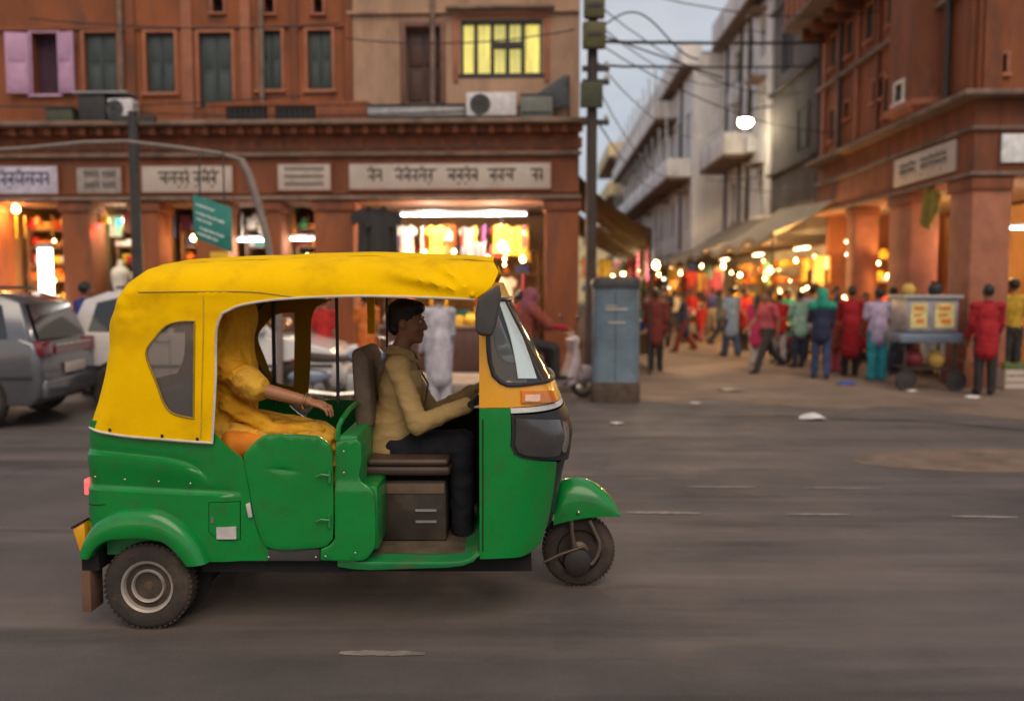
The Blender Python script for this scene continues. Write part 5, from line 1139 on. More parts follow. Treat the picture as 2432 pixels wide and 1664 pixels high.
pb_ = figure(PS, JP, 1.0, .0058, m_skin_f, None, None, None, shoes=False, face=True, hand_n=(.1, .15, -1), curl=.42)
c = SDF(); torso(c, JP, .95, .02); c.cap(JP['shR'], JP['shR'].lerp(JP['elR'], .80), .075, .068); c.cap(JP['shL'], JP['shL'].lerp(JP['elL'], .7), .07, .065)
link('blouse', remesh(c, 'blouse', .008, 2, (.012, 11, (1, 1, 1.8))), m_sari, PS)
pa_ = JP['shR'].lerp(JP['elR'], .80); d_ = (JP['elR'] - JP['shR']).normalized()
c = SDF().cap(pa_ - d_ * .03, pa_ + d_ * .035, .079, .070); link('sleeve_hem', remesh(c, 'sleeve_hem', .010, 2, (.007, 14, (1, 1, 1))), m_sari2, PS)
c = SDF(); h_ = JP['head']
c.ball(h_ + V((-.005, 0, .02)), (.125, .105, .135), 20, 12); c.cap(h_ + V((.03, -.02, -.03)), TP((-0.615,1.290), -.30), .085, .075); c.cap(h_ + V((-.05, 0, -.05)), JP['shL'] + V((-.03, 0, .0)), .10, .09); c.cap(h_ + V((-.05, -.02, -.06)), JP['shR'] + V((-.02, .02, .01)), .10, .085)
c.cap(JP['shL'], JP['shR'] + V((0, .03, 0)), .085, .085); c.cap(JP['chest'] + V((.06, -.02, .06)), JP['waist'] + V((.10, -.05, 0)), .10, .09)
link('veil', remesh(c, 'veil', .008, 3, (.012, 8, (1.8, 1.4, .22))), m_sari, PS)
c = SDF(); c.cap(JP['hipR'], JP['knR'] + V((.0, 0, 0)), .115, .078); c.cap(JP['hipL'], JP['knL'], .115, .078); c.cap(JP['pelvis'] + V((0, 0, .03)), (JP['knL'] + JP['knR']) / 2, .15, .085); c.cap(JP['knR'], JP['anR'], .09, .10); c.cap(JP['knL'], JP['anL'], .09, .10)
link('sari_lap', remesh(c, 'sari_lap', .008, 3, (.015, 8, (.35, 1.8, 1.4))), m_sari2, PS)
c = SDF().cap(TP((-0.608,0.876), -.44), TP((-0.506,0.872), -.44), .075, .06); link('petticoat_fold', remesh(c, 'petticoat_fold', .012, 2, (.006, 9, (1, 1, 1))), m_sari_o, PS)
c = SDF().cap(TP((-0.648,1.082), -.38), TP((-0.437,0.956), -.40), .05, .035); c.cap(TP((-0.437,0.956), -.40), TP((-0.169,0.935), -.40), .038, .02); link('sari_pallu', remesh(c, 'sari_pallu', .009, 3, (.010, 9, (1, 1, 2))), m_sari, PS)
wv = (JP['wrR'] - JP['elR']).normalized(); wc = JP['wrR'] - wv * .012
a1 = wv.cross(V((0, 0, 1))).normalized(); a2 = wv.cross(a1)
MB().tube([wc + (a1 * math.cos(t) + a2 * math.sin(t)) * .037 for t in [2 * PI * i / 20 for i in range(20)]], .006, 6, closed=True).build('bangle', mat('gold', (.75, .52, .22), .25, .9), PS)

# ================================================================== STREET FURNITURE, SHOPS, VEHICLES, CROWD
LA = R(-2.3); RA = R(88.03)
def LWp(x, y, z): return (1.17 + x * math.cos(LA) - y * math.sin(LA), 15.2 + x * math.sin(LA) + y * math.cos(LA), z)
def RWp(x, y, z): return (7.555 + x * math.cos(RA) - y * math.sin(RA), 14.2 + x * math.sin(RA) + y * math.cos(RA), z)
PAL = {'red': (.45, .02, .02), 'orange': (.62, .17, .02), 'yellow': (.70, .45, .04), 'pink': (.60, .12, .25), 'white': (.70, .66, .60), 'green': (.05, .25, .08), 'maroon': (.16, .015, .02), 'blue': (.04, .08, .30), 'gold': (.60, .36, .08), 'violet': (.22, .08, .28), 'black': (.02, .018, .018), 'teal': (.03, .25, .25)}
def pm(c): return mat('goods_' + c, PAL[c], .6, var=.2, vscale=10)
m_bulb_w = emis('warm_bulb_glow', (1, .62, .25), 22.); m_bulb_c = emis('white_tube_glow', (1, .95, .88), 9.); m_bulb_r = emis('red_lamp_glow', (1, .05, .04), 4.); m_bulb_g = emis('green_lamp_glow', (.03, .8, .45), 3.)
m_panel_glow = emis('light_box_glow', (1, .93, .80), 3.5)
m_socket = mat('bulb_socket', (.03, .03, .03), .5)

# ------------------------------------------------------------------ signboards with head-line lettering
def lettering(words, x0, x1, zc, hgt, y, seed=1):
    """painted script: every word hangs from one head-line, stems and hooks below it"""
    q = random.Random(seed); mb = MB(); W_ = x1 - x0
    for a, b in words:
        xa, xb = x0 + W_ * a, x0 + W_ * b; t = hgt * .11; top = zc + hgt * .30
        mb.bx(xa, xb, y - .003, y, top, top + t)
        x = xa + t * .5; ch = hgt * .62
        while x < xb - ch * .45:
            w_ = min(ch * q.uniform(.55, .95), xb - x); k = q.randrange(4); zb = zc - hgt * .35
            mb.bx(x + w_ - t, x + w_, y - .003, y, zb, top)                              # stem
            cx, cz, r = x + w_ * .42, zc - hgt * .03, w_ * .30
            a0, a1 = [(.2, 4.6), (1.6, 6.0), (-1.2, 3.6), (0, 6.2)][k]; n = 9; prev = None
            for i in range(n + 1):
                th = a0 + (a1 - a0) * i / n; o_ = (cx + math.cos(th) * r, cz + math.sin(th) * r * 1.1); i_ = (cx + math.cos(th) * (r - t), cz + math.sin(th) * (r * 1.1 - t))
                if prev: mb.add([(prev[0][0], y - .003, prev[0][1]), (o_[0], y - .003, o_[1]), (i_[0], y - .003, i_[1]), (prev[1][0], y - .003, prev[1][1])], [(0, 1, 2, 3)])
                prev = (o_, i_)
            mb.bx(cx + r * .6, x + w_ - t, y - .0031, y, cz - t * .5, cz + t * .5)
            if q.random() < .4: mb.bx(x + w_ * .3, x + w_ * .75, y - .003, y, top + t * 1.6, top + t * 2.5)
            if q.random() < .35: mb.bx(x + w_ * .2, x + w_ * .6, y - .003, y, zb - t * 1.8, zb - t * .9)
            x += w_ + t * .35
    return mb
def signboard(label, p, q_, words, lm, board=None, seed=1, rows=1, name='signboard'):
    x0, z0, x1, z1 = p[0], p[1], q_[0], q_[1]; xc = (x0 + x1) / 2; w_, h_ = x1 - x0, z1 - z0
    t = thing(name, label, 'signboard', LWp(xc, -.10, z0), LA)
    MB().bx(-w_ / 2, w_ / 2, -.025, .03, 0, h_).build('board', board or m_sign, t, bevel=.006)
    MB().bx(-w_ / 2 - .025, -w_ / 2 + .0, -.035, .03, -.02, h_ + .02).bx(w_ / 2, w_ / 2 + .025, -.035, .03, -.02, h_ + .02).bx(-w_ / 2, w_ / 2, -.035, .03, h_, h_ + .025).bx(-w_ / 2, w_ / 2, -.035, .03, -.025, 0).build('sign_frame', m_terra2, t)
    if rows == 1: lb = lettering(words, -w_ / 2, w_ / 2, h_ * .52, h_ * .62, -.027, seed)
    else:
        lb = MB()
        for r in range(rows):
            l2 = lettering(words, -w_ / 2, w_ / 2, h_ * (1 - (r + .5) / rows * .86 - .07), h_ * .62 / rows, -.027, seed + r); lb.add(l2.v, l2.f)
    lb.build('lettering', lm, t, recalc=False); return t
signboard('long pinkish-white shop sign with four words of black script over the corner shop', (-4.024,3.376), (-0.494,3.823), [(.09, .165), (.225, .435), (.485, .64), (.69, .83), (.90, .96)], m_letter, seed=3)
signboard('small white shop sign with stacked lines of script left of the long corner sign', (-5.288,3.367), (-4.353,3.823), [(.12, .88)], m_letter, seed=8, rows=3)
signboard('wide pale shop sign with one line of script behind the green road sign', (-7.722,3.341), (-6.098,3.803), [(.18, .52), (.56, .86)], m_letter, seed=5)
signboard('grimy grey shop sign beside the dark utility pole', (-8.905,3.331), (-8.095,3.785), [(.15, .5), (.56, .88)], m_letter, mat('grimy_sign', (.34, .29, .26), .7, dirt_or_fold=(.15, .11, .09), dirt_or_fold_amt=.7), seed=9, rows=2)
signboard('lilac-white shop sign with heavy navy letters at the left edge', (-11.169,3.326), (-9.246,3.814), [(.06, .40), (.44, .92)], m_blueletter, mat('lilac_sign', (.52, .47, .58), .6), seed=12)
# right building signs
t = thing('signboard', 'white shop sign with faded script on the lane side of the right building', 'signboard', RWp(0, 0, 0), RA)
sa, sb = (0.481,3.859), (2.995,3.838)
z0_, z1_ = 3.62, 4.15
MB().bx(sa[0], sb[0], .06, .11, z0_, z1_).build('board', m_sign, t, bevel=.006)
l2 = lettering([(.1, .4), (.46, .88)], sa[0], sb[0], (z0_ + z1_) / 2, .30, 0, 21); MB().add([(sa[0] + sb[0] - x, .113 - y * 0, z) for x, y, z in l2.v], l2.f).build('lettering', m_letter, t, recalc=False)
t = thing('signboard', 'bright white square sign with a dark letter on the front of the right building', 'signboard', RWp(0, 0, 0), RA)
fa, fb = (-0.363,3.677), (-0.344,4.133)
MB().bx(-.11, -.06, fa[0] - 1.5, fa[0], fa[1], fb[1]).build('board', mat('bright_white_sign', (.78, .78, .80), .5), t, bevel=.006)
zc_ = (fa[1] + fb[1]) / 2; y_ = fa[0] - .42
E_ = [(0, -.15), (-.22, -.15), (-.22, -.10), (-.06, -.10), (-.06, -.025), (-.19, -.025), (-.19, .025), (-.06, .025), (-.06, .10), (-.22, .10), (-.22, .15), (0, .15)]
MB().add([(-.115, y_ + a, zc_ + b) for a, b in E_], [tuple(range(12))]).build('lettering', m_letter, t, recalc=False)

# ------------------------------------------------------------------ goods
def garment_mesh():
    pts = [(-.10, 0), (-.24, -.10), (-.20, -.24), (-.13, -.20), (-.15, -.72), (.15, -.72), (.13, -.20), (.20, -.24), (.24, -.10), (.10, 0), (.05, -.05), (-.05, -.05)]
    mb = MB(); panel(mb, smooth_poly(pts, .05, sharp=30), lambda x, z: (x, .02 * math.sin(x * 26) * min(1, -z * 2), z), .02, .07); return mb.mesh('garment', 60)
def cloth_mesh():
    mb = MB(); panel(mb, smooth_poly([(-.17, 0), (.17, 0), (.17, -.6), (-.17, -.6)], .05), lambda x, z: (x, .022 * math.sin(x * 38 + z * 2), z), .008, .05); return mb.mesh('cloth', 60)
GM = {'garment': garment_mesh(), 'folded cloth': MB().bx(-.17, .17, -.12, .12, 0, .05).bx(-.165, .165, -.115, .115, .052, .10).mesh('folded_cloth', bevel=.02, seg=2), 'hanging cloth': cloth_mesh(),
      'packet': MB().bx(-.08, .08, -.06, .06, 0, .20).mesh('packet', bevel=.012), 'box': MB().bx(-.14, .14, -.1, .1, 0, .15).mesh('box', bevel=.008),
      'pot': MB().lathe([(.01, 0), (.07, 0), (.11, .06), (.12, .11), (.09, .17), (.06, .19), (.075, .22), (.06, .22), (.05, .19), (.01, .18)], (0, 0, 0), 'z', 16).mesh('pot', 40),
      'bag': MB().prism([(-.12, -.32), (.12, -.32), (.10, -.10), (.03, -.08), (.015, 0), (-.015, 0), (-.03, -.08), (-.10, -.10)], -.04, .04).mesh('bag', bevel=.015),
      'garland': (lambda mb: [mb.ball((.01 * math.sin(i), .01 * math.cos(i * 2), -.03 - i * .052), (.034, .034, .030), 8, 5) for i in range(13)] and mb)(MB()).mesh('garland', 60),
      'bangle stack': MB().lathe([(.03, 0), (.06, 0), (.06, .03), (.055, .035), (.06, .04), (.06, .07), (.055, .075), (.06, .08), (.06, .11), (.03, .11)], (0, 0, 0), 'z', 14).mesh('bangle_stack', 20)}
HANG = {'garment', 'hanging cloth', 'bag', 'garland'}
ORD = ['first', 'second', 'third', 'fourth', 'fifth', 'sixth', 'seventh', 'eighth', 'ninth', 'tenth', 'eleventh', 'twelfth', 'thirteenth', 'fourteenth', 'fifteenth', 'sixteenth', 'seventeenth', 'eighteenth', 'nineteenth', 'twentieth']
def good(kind, col, loc, rz, where, sc=1., pos=None):
    o = link(kind.replace(' ', '_'), GM[kind], pm(col), None, loc, (0, 0, rz)); o.scale = (sc, sc, sc)
    return tag(o, f'{col} {kind}, {pos}, {where}' if pos else f'{col} {kind} {where}', {'folded cloth': 'cloth', 'hanging cloth': 'cloth', 'bangle stack': 'bangles'}.get(kind, kind), f'goods {where}')
def fill(fr, rz, x0, x1, y, zs, where, cols, kinds, pitch=.3, jitter=.06, seed=0, sc=1., row='row'):
    q = random.Random(seed)
    for iz, z in enumerate(zs):
        x = x0 + pitch * .5; n_i = 0; rn = row if len(zs) == 1 else f'{ORD[iz]} {row} up'
        while x < x1 - pitch * .3:
            k = q.choice(kinds); c = q.choice(cols)
            good(k, c, fr(x + q.uniform(-jitter, jitter), y + q.uniform(-.05, .05), z + (q.uniform(-.05, .03) if k in HANG else .002)), rz + q.uniform(-.15, .15), where, sc * q.uniform(.85, 1.1), f'{ORD[min(n_i, 19)]} along {rn}'.replace(' shelf up', ' shelf')); x += pitch; n_i += 1
def shelf_unit(fr, rz, x0, x1, y, zs, label, z0=.14):
    c = fr((x0 + x1) / 2, y, 0); t = thing('shelf_rack', label, 'shelf', (c[0], c[1], z0), rz); w_ = x1 - x0; mw = mat('shelf_wood', (.20, .11, .06), .7)
    for z in zs: MB().bx(-w_ / 2, w_ / 2, -.16, .16, z - z0 - .03, z - z0).build('shelf_board', mw, t)
    for s in (-1, 1): MB().bx(s * w_ / 2 - .02, s * w_ / 2 + .02, -.17, .17, 0, max(zs) - z0 + .1).build('side_panel', mw, t)
    return t
def tube_light(label, loc, L, rz=0., e=18., m=None, col=(1, .93, .82), group=None):
    t = thing('tube_light', label, 'lamp', loc, rz, group)
    MB().tube([(-L / 2, 0, 0), (L / 2, 0, 0)], .022, 10).build('glowing_tube', m or m_bulb_c, t); MB().bx(-L / 2 - .03, L / 2 + .03, -.03, .03, .03, .07).build('fitting', m_ac, t)
    for k in range(max(1, int(L / .9))): point_light('tube_glow', ((k + .5) * L / max(1, int(L / .9)) - L / 2, -.06, -.08), e, col, .15, t)
    return t
bulb_me = MB().lathe([(.004, -.075), (.03, -.068), (.045, -.04), (.045, -.015), (.03, .015), (.016, .035), (.004, .037)], (0, 0, 0), 'z', 14).mesh('bulb', 60)
sock_me = MB().lathe([(.004, .03), (.02, .03), (.02, .08), (.004, .08)], (0, 0, 0), 'z', 10).mesh('socket', 40)
def bulb(label, loc, e=0., m=None, col=(1, .62, .27), cord=.4, group=None, sc=1.):
    t = thing('hanging_bulb', label, 'lamp', loc, 0, group)
    b = link('bulb', bulb_me, m or m_bulb_w, t); b.scale = (sc, sc, sc); link('socket', sock_me, m_socket, t); MB().tube([(0, 0, .08), (0, 0, .08 + cord)], .005, 5).build('cord', m_cable, t)
    if e: point_light('bulb_glow', (0, -.07, -.12), e, col, .08, t)
    return t
WARMC = ['orange', 'yellow', 'red', 'gold', 'pink', 'white']; MIXC = list(PAL)
# ---- corner shop (large)
xf0, xf1 = (-3.968,2.574)[0], (-0.593,2.566)[0]; wh = 'in the bright corner shop'
shelf_unit(LWp, LA, xf0 + .15, xf1 - .15, 2.2, (.6, 1.05, 1.5, 1.95, 2.4), 'wooden shelf wall at the back of the bright corner shop')
fill(LWp, LA, xf0 + .2, xf1 - .2, 2.15, (.602, 1.052, 1.502, 1.952, 2.402), wh, MIXC, ['packet', 'box', 'pot', 'folded cloth', 'bangle stack'], .29, seed=2, row='shelf')
fill(LWp, LA, xf0 + .5, xf1 - .1, .62, (2.78,), wh, ['pink', 'red', 'orange', 'white', 'violet', 'yellow'], ['garment', 'hanging cloth', 'bag', 'garland'], .24, seed=3, sc=.8, row='front hanging row')
fill(LWp, LA, xf0 + 1.5, xf1 - .1, .42, (2.45,), wh, WARMC, ['bag', 'garland', 'hanging cloth'], .27, seed=31, sc=.8, row='lower hanging row')
fill(LWp, LA, xf0 + .6, xf1 - .1, 1.25, (2.85, 1.9), wh, WARMC, ['hanging cloth', 'garland', 'garment'], .36, seed=4, sc=.85, row='inner hanging row')
ct = thing('shop_counter', 'low wooden counter crowded with goods in the corner shop', 'counter', LWp((xf0 + xf1) / 2, .55, .12), LA); MB().bx(-1.5, 1.5, -.25, .25, 0, .8).build('cabinet', m_brown_wood, ct, bevel=.02); MB().bx(-1.55, 1.55, -.3, .3, .801, .84).build('counter_top', m_ledge, ct)
fill(LWp, LA, xf0 + .4, xf1 - .4, .5, (.962,), 'on the counter of the corner shop', WARMC, ['packet', 'box', 'pot', 'folded cloth'], .25, seed=5, row='counter row')
tube_light('long white tube light at the top of the corner shop', LWp((xf0 + xf1) / 2 + .22, .32, 2.97), 2.25, LA, 42.)
for i, (x, z, e) in enumerate((((-1.364,2.479)[0], 2.45, 110.), ((-0.993,2.272)[0], 2.2, 0), ((-1.886,2.236)[0], 2.15, 0), ((-2.783,2.349)[0], 2.3, 50.))):
    bulb(['brightest bare bulb on the right of the corner shop', 'small bulb at the far right of the corner shop', 'low bulb in the middle of the corner shop', 'bulb among pink cloths left in the corner shop'][i], LWp(x, .45, z), e, sc=1.6 if i == 0 else 1.1, cord=.5)
for i, (dx, dy, dz, sc_) in enumerate(((-.14, -.10, 3.05, 1.25), (.10, -.16, 2.98, 1.2), (.0, -.02, 3.1, 1.3), (.24, -.06, 3.0, 1.1))):
    good('garment', 'black', LWp((-3.579,3.017)[0] + dx, dy, dz), LA + .3 * math.sin(i * 2), 'hung at the left of the corner shop', sc_, ['leftmost', 'in front', 'behind', 'rightmost'][i])
# ---- small shops along the left building
def shop(i, ua, ub, wh, cols, kinds, lights, seed):
    zz = (.9, 1.35, 1.8, 2.12, 2.44, 2.76)
    fill(LWp, LA, ua + .03, ub - .03, 1.0, zz, wh, cols, kinds, .19, jitter=.02, seed=seed, row='shelf', sc=.95); shelf_unit(LWp, LA, ua + .02, ub - .02, 1.05, zz, f'wooden shelves at the back {wh.replace("in ", "of ", 1)}')
    fill(LWp, LA, ua + .03, ub - .03, .32, (3.0, ), wh, cols, ['hanging cloth', 'garland', 'bag'], .22, seed=seed + 50, sc=.6, row='hanging row')
SX = [((-10.480,2.589)[0], (-9.253,2.586)[0]), ((-8.742,2.585)[0], (-8.002,2.583)[0]), ((-7.488,2.582)[0], (-6.814,2.581)[0]), ((-6.256,2.579)[0], (-5.541,2.578)[0]), ((-5.275,2.577)[0], (-4.677,2.576)[0])]
shop(0, *SX[0], 'in the amber-lit leftmost shop', ['orange', 'yellow', 'gold', 'white', 'red'], ['packet', 'box', 'folded cloth', 'pot'], 0, 11)
shop(1, *SX[1], 'in the shop with red and green lamps', ['white', 'yellow', 'green', 'red', 'white'], ['packet', 'folded cloth', 'box'], 0, 12)
shop(2, *SX[2], 'in the dim shop behind the green road sign', ['green', 'maroon', 'gold', 'blue', 'orange'], ['packet', 'pot', 'box'], 0, 13)
shop(3, *SX[3], 'in the white-lit narrow shop', ['white', 'white', 'yellow', 'teal'], ['box', 'packet', 'folded cloth'], 0, 14)
shop(4, *SX[4], 'in the small shop left of the corner shop', ['yellow', 'gold', 'orange', 'maroon', 'green'], ['pot', 'packet', 'folded cloth'], 0, 15)
bulb('bare amber bulb high in the leftmost shop', LWp((-10.232,3.118)[0], .2, (-10.232,3.118)[1]), 32., sc=1.4, col=(1, .5, .14))
bulb('lower amber bulb inside the leftmost shop', LWp((-9.485,2.587)[0], .6, 1.9), 34., sc=1.2, col=(1, .5, .14))
lb_ = thing('light_box', 'tall glowing white light box standing in the leftmost shop', 'lamp', LWp((-9.689,1.983)[0], .15, .14), LA); zt_ = (-9.672,2.376)[1]
MB().bx(-.11, .11, -.06, .06, .4, zt_ - .14).build('glowing_panel', m_panel_glow, lb_, bevel=.01); MB().bx(-.14, .14, -.05, .08, 0, .4).bx(-.14, .14, -.05, .08, zt_ - .14, zt_ - .06).build('light_box_frame', m_steel, lb_); point_light('box_glow', (0, -.25, 1.2), 16, (1, .9, .75), .2, lb_)
bulb('red lamp at the left of the second shop', LWp((-8.658,2.772)[0], .1, (-8.658,2.772)[1]), 3., m_bulb_r, (1, .1, .05), sc=1.0); bulb('green lamp at the right of the second shop', LWp((-8.262,2.854)[0], .1, (-8.262,2.854)[1]), 3., m_bulb_g, (.05, 1, .5), sc=1.1)
tube_light('short tube light in the shop with red and green lamps', LWp((-8.375,2.284)[0], .55, 2.9), .6, LA, 18., col=(1, .95, .7))
# mannequin torso with white dress
mq = thing('dress_mannequin', 'white dress on a mannequin in the shop with red and green lamps', 'mannequin', LWp((-8.409,1.982)[0], .35, .14), LA)
MB().lathe([(.02, .9), (.20, .9), (.17, 1.25), (.12, 1.45), (.17, 1.72), (.15, 1.85), (.05, 1.92), (.045, 2.02), (.02, 2.03)], (0, 0, 0), 'z', 20).build('dress', pm('white'), mq, angle=60); MB().tube([(0, 0, 0), (0, 0, .9)], .02, 8).lathe([(.01, 0), (.16, 0), (.16, .02), (.01, .02)], (0, 0, 0), 'z', 16).build('stand', m_iron, mq)
tube_light('white tube light in the white-lit narrow shop', LWp((SX[3][0] + SX[3][1]) / 2, .4, (-5.915,2.526)[1]), .62, LA, 18., col=(1, .97, .92)); tube_light('second lower tube light in the white-lit narrow shop', LWp((SX[3][0] + SX[3][1]) / 2, .7, 2.0), .5, LA, 14., col=(1, .97, .92))
tube_light('tube light in the small shop left of the corner shop', LWp((SX[4][0] + SX[4][1]) / 2 - .05, .4, (-5.003,2.547)[1]), .42, LA, 14., col=(1, .93, .75))
bulb('dim warm bulb in the shop behind the green road sign', LWp((-7.105,2.282)[0], .55, 2.6), 16., sc=1.)
ybx = thing('shop_placard', 'yellow and red placard hanging beside the white-lit narrow shop', 'placard', LWp((-6.355,2.280)[0], -.12, 1.95), LA)
MB().bx(-.17, .17, -.015, .015, .16, .34).build('yellow_panel', pm('yellow'), ybx); MB().bx(-.17, .17, -.015, .015, .0, .158).build('red_panel', pm('red'), ybx)

# ------------------------------------------------------------------ appliances on the ledge
def ac_unit(label, xa, xb, z0, z1, fan_left=True):
    t = thing('air_conditioner', label, 'air conditioner', LWp((xa + xb) / 2, -.26, z0), LA); w_, h_ = xb - xa, z1 - z0
    c = MB().bx(-w_ / 2, w_ / 2, -.14, .14, .03, h_).build('casing', m_ac, t, bevel=.015); fx_ = (-w_ * .22 if fan_left else w_ * .22)
    MB().lathe([(.005, -.143), (h_ * .36, -.143), (h_ * .40, -.150), (h_ * .42, -.141), (h_ * .42, -.12), (.005, -.12)], (fx_, 0, h_ * .52), 'y', 24).build('fan_opening', m_black, c)
    for r in (.12, .24, .34): MB().tube([(fx_ + math.cos(a) * r * h_, -.152, h_ * .52 + math.sin(a) * r * h_) for a in [2 * PI * i / 20 for i in range(20)]], .004, 5, closed=True).build('fan_guard', m_steel, c)
    for s in (-1, 1): MB().bx(s * w_ * .35 - .02, s * w_ * .35 + .02, -.13, .13, 0, .03).build('foot', m_iron, t)
    return t
ac_unit('white air conditioner unit with a round black fan on the corner ledge', (-1.937,4.615)[0], (-1.083,4.608)[0], 4.545, (-1.634,4.965)[1])
ac_unit('pale dusty air conditioner unit under the dark green windows', (-8.156,4.589)[0], (-7.722,4.586)[0], 4.545, (-7.866,4.919)[1])
t = thing('storage_box', 'dark metal box beside the pale air conditioner on the left ledge', 'box', LWp((-8.446,4.591)[0], -.24, 4.545), LA); MB().bx(-.24, .24, -.15, .15, 0, .46).build('box_body', m_iron, t, bevel=.01); MB().bx(-.32, .66, -.2, .18, .461, .49).build('shelf_top', m_steel, t)
t = thing('storage_box', 'low olive crate at the far left of the ledge', 'box', LWp((-9.004,4.596)[0], -.24, 4.545), LA); MB().bx(-.27, .2, -.13, .13, 0, .20).build('box_body', mat('olive_crate', (.07, .075, .05), .8), t, bevel=.01); MB().bx(-.28, .21, -.14, .14, .201, .23).build('lid', m_iron, t)
t = thing('storage_box', 'grey metal cabinet on the corner ledge right of the air conditioner', 'box', LWp((-0.738,4.606)[0], -.24, 4.545), LA); MB().bx(-.27, .27, -.14, .14, 0, .36).build('box_body', mat('grey_green_metal', (.16, .17, .15), .6), t, bevel=.01); MB().bx(-.25, .25, -.15, -.139, .05, .10).bx(-.28, .28, -.15, .15, .361, .39).build('cabinet_trim', m_iron, t)
t = thing('metal_sheet', 'dark slanting metal sheet propped at the building corner', 'sheet', LWp(0, 0, 0), LA); MB().prism([(-0.830,4.909), (-0.233,5.300), (-0.180,4.776), (-0.555,4.694)], -.22, -.19).build('sheet_panel', mat('slate_metal', (.07, .075, .09), .6), t, bevel=.004); MB().tube([((-0.197,5.285)[0], -.18, (-0.197,5.285)[1]), ((-0.194,4.691)[0], -.12, 4.56)], .02, 8).build('prop', m_iron, t)

# ------------------------------------------------------------------ utility pole at the corner, cables
pu = (1.30, 14.25)
t = thing('utility_pole', 'tall rusty utility pole with yellow-green junction boxes at the lane corner', 'pole', (pu[0], pu[1], 0))
MB().tube([(0, 0, 0), (.0, 0, 3.2), (.01, 0, 6.9)], [.105, .09, .08], 14).build('shaft', m_pole, t); MB().lathe([(.01, 0), (.2, 0), (.2, .12), (.14, .16), (.01, .16)], (0, 0, 0), 'z', 16).build('collar', m_conc, t)
mjb = mat('yellow_green_enamel', (.075, .07, .02), .6, dirt_or_fold=(.1, .08, .03), dirt_or_fold_amt=.7)
for z, s in (((1.195,5.690)[1], 1.), ((1.193,6.139)[1], .9)):
    j = MB().bx(-.17 * s, .20 * s, -.24, -.10, z - .22 * s, z + .2 * s).build('junction_box', mjb, t, bevel=.03); MB().bx(-.10, .14, -.255, -.239, z - .03, z + .03).build('box_hinge', m_iron, j)
for z in ((1.253,5.211)[1], (1.259,4.354)[1], 5.0): MB().bx(-.16, .28, -.04, .04, z - .05, z + .03).build('cross_arm', m_iron, t); MB().lathe([(.005, 0), (.035, .0), (.045, .05), (.02, .09), (.005, .09)], (.24, 0, z + .03), 'z', 10).build('insulator', m_ac, t)
MB().bx(-.2, .16, -.2, -.1, 4.55, 4.95).build('meter_box', mat('moss_box', (.05, .055, .03), .7), t, bevel=.02)
def cable(label, a, b, sag, r, group=None, n=24):
    A, B = V(a), V(b); P = [A.lerp(B, i / n) + V((0, 0, -4 * sag * (i / n) * (1 - i / n) + .012 * noise.noise((i * .7, sag, 0)))) for i in range(n + 1)]
    return tag(MB().tube(P, r, 7).build('cable', m_cable, None), label, 'cable', group)
def rp(u): return RWp(u[0], .05, u[1])
z1c = (1.255,5.631)[1]; z2c = (1.257,5.250)[1]; z3c = (1.263,4.350)[1]
cable('thickest black overhead cable crossing the lane at the top', (1.4, 14.25, z1c), rp((7.618,7.707)), .02, .030)
cable('black overhead cable just below the thickest one', (1.4, 14.25, z2c), rp((8.766,7.422)), .03, .022)
cable('thin wire looping under the thickest cable', (1.4, 14.25, z1c + .12), (3.6, 15.0, z1c - .40), .0, .014)
cable('thin cable sagging from the pole to the white apartment row', (1.4, 14.25, z3c), RWp(30, .9, (26.492,6.788)[1]), .5, .014)
cable('pale sagging wire along the right building front', RWp(15, .5, (12.239,5.024)[1]), RWp(1.2, .5, (0.068,4.085)[1]), .4, .012)
cable('lower of two wires crossing the white apartment wall', RWp(12.6, .4, (10.809,5.034)[1]), RWp(28, .9, (24.129,7.407)[1]), .3, .014)
cable('upper of two wires crossing the white apartment wall', RWp(12.6, .4, (10.833,5.324)[1]), RWp(28, .9, (21.985,7.432)[1]), .3, .014)
loop = [V((pu[0] + .2, 14.2, z1c + .25)) + V((x, 0, .28 * math.sin(x * 3.2) - .35 * x * .5)) for x in [i * .08 for i in range(20)]]
tag(MB().tube(loop, .014, 6).build('cable', m_cable), 'slack cable loop drooping from the junction box', 'cable')
aw_ = V(rp((14.441,9.632))); loop = [aw_ + V((-1.2 + i * .12, -.4 + i * .02, .26 * math.sin(PI * i / 16))) for i in range(17)]
tag(MB().tube(loop, .016, 6).build('cable', m_cable), 'cable loop arching above the thickest cable near the grey house', 'cable')

for i, (xa, za, xb, zb, sg_) in enumerate(((-13, 4.95, -4.2, 5.0, .18), (-12, 4.15, -.3, 4.12, .10), (-9.5, 6.3, -4.1, 6.15, .12), (-4.0, 5.9, -.1, 6.0, .15), (-8, 4.7, -1, 4.72, .1))):
    cable(['wire sagging under the dark green windows', 'wire slung along the lintel above the shop signs', 'wire looping across the top of the terracotta wall', 'wire crossing the beige wall below its hood', 'wire lying along the ledge by the grilles'][i], LWp(xa, -.34, za), LWp(xb, -.34, zb), sg_, .012)
for i, (za_, ss, yy, zz_, sg_) in enumerate(((6.6, 4.2, .05, 7.4, .3), (6.2, 9.5, .05, 6.9, .5), (5.9, 14, .1, 8.6, .7), (5.3, 18.5, .1, 7.9, .9), (4.9, 22, 1.3, 6.6, .8), (5.6, 6.4, .1, 5.3, .35))):
    cable(['highest thin wire running from the pole to the ribbed overhang', 'thin wire from the pole to the soot-grey house', 'thin wire from the pole to the nearer white house', 'drooping wire to the far end of the nearer white house', 'long drooping wire to the stepped-out white house', 'low thin wire ending beside the drain pipe of the right building'][i], (1.4, 14.25, za_), RWp(ss, yy, zz_), sg_, .011)
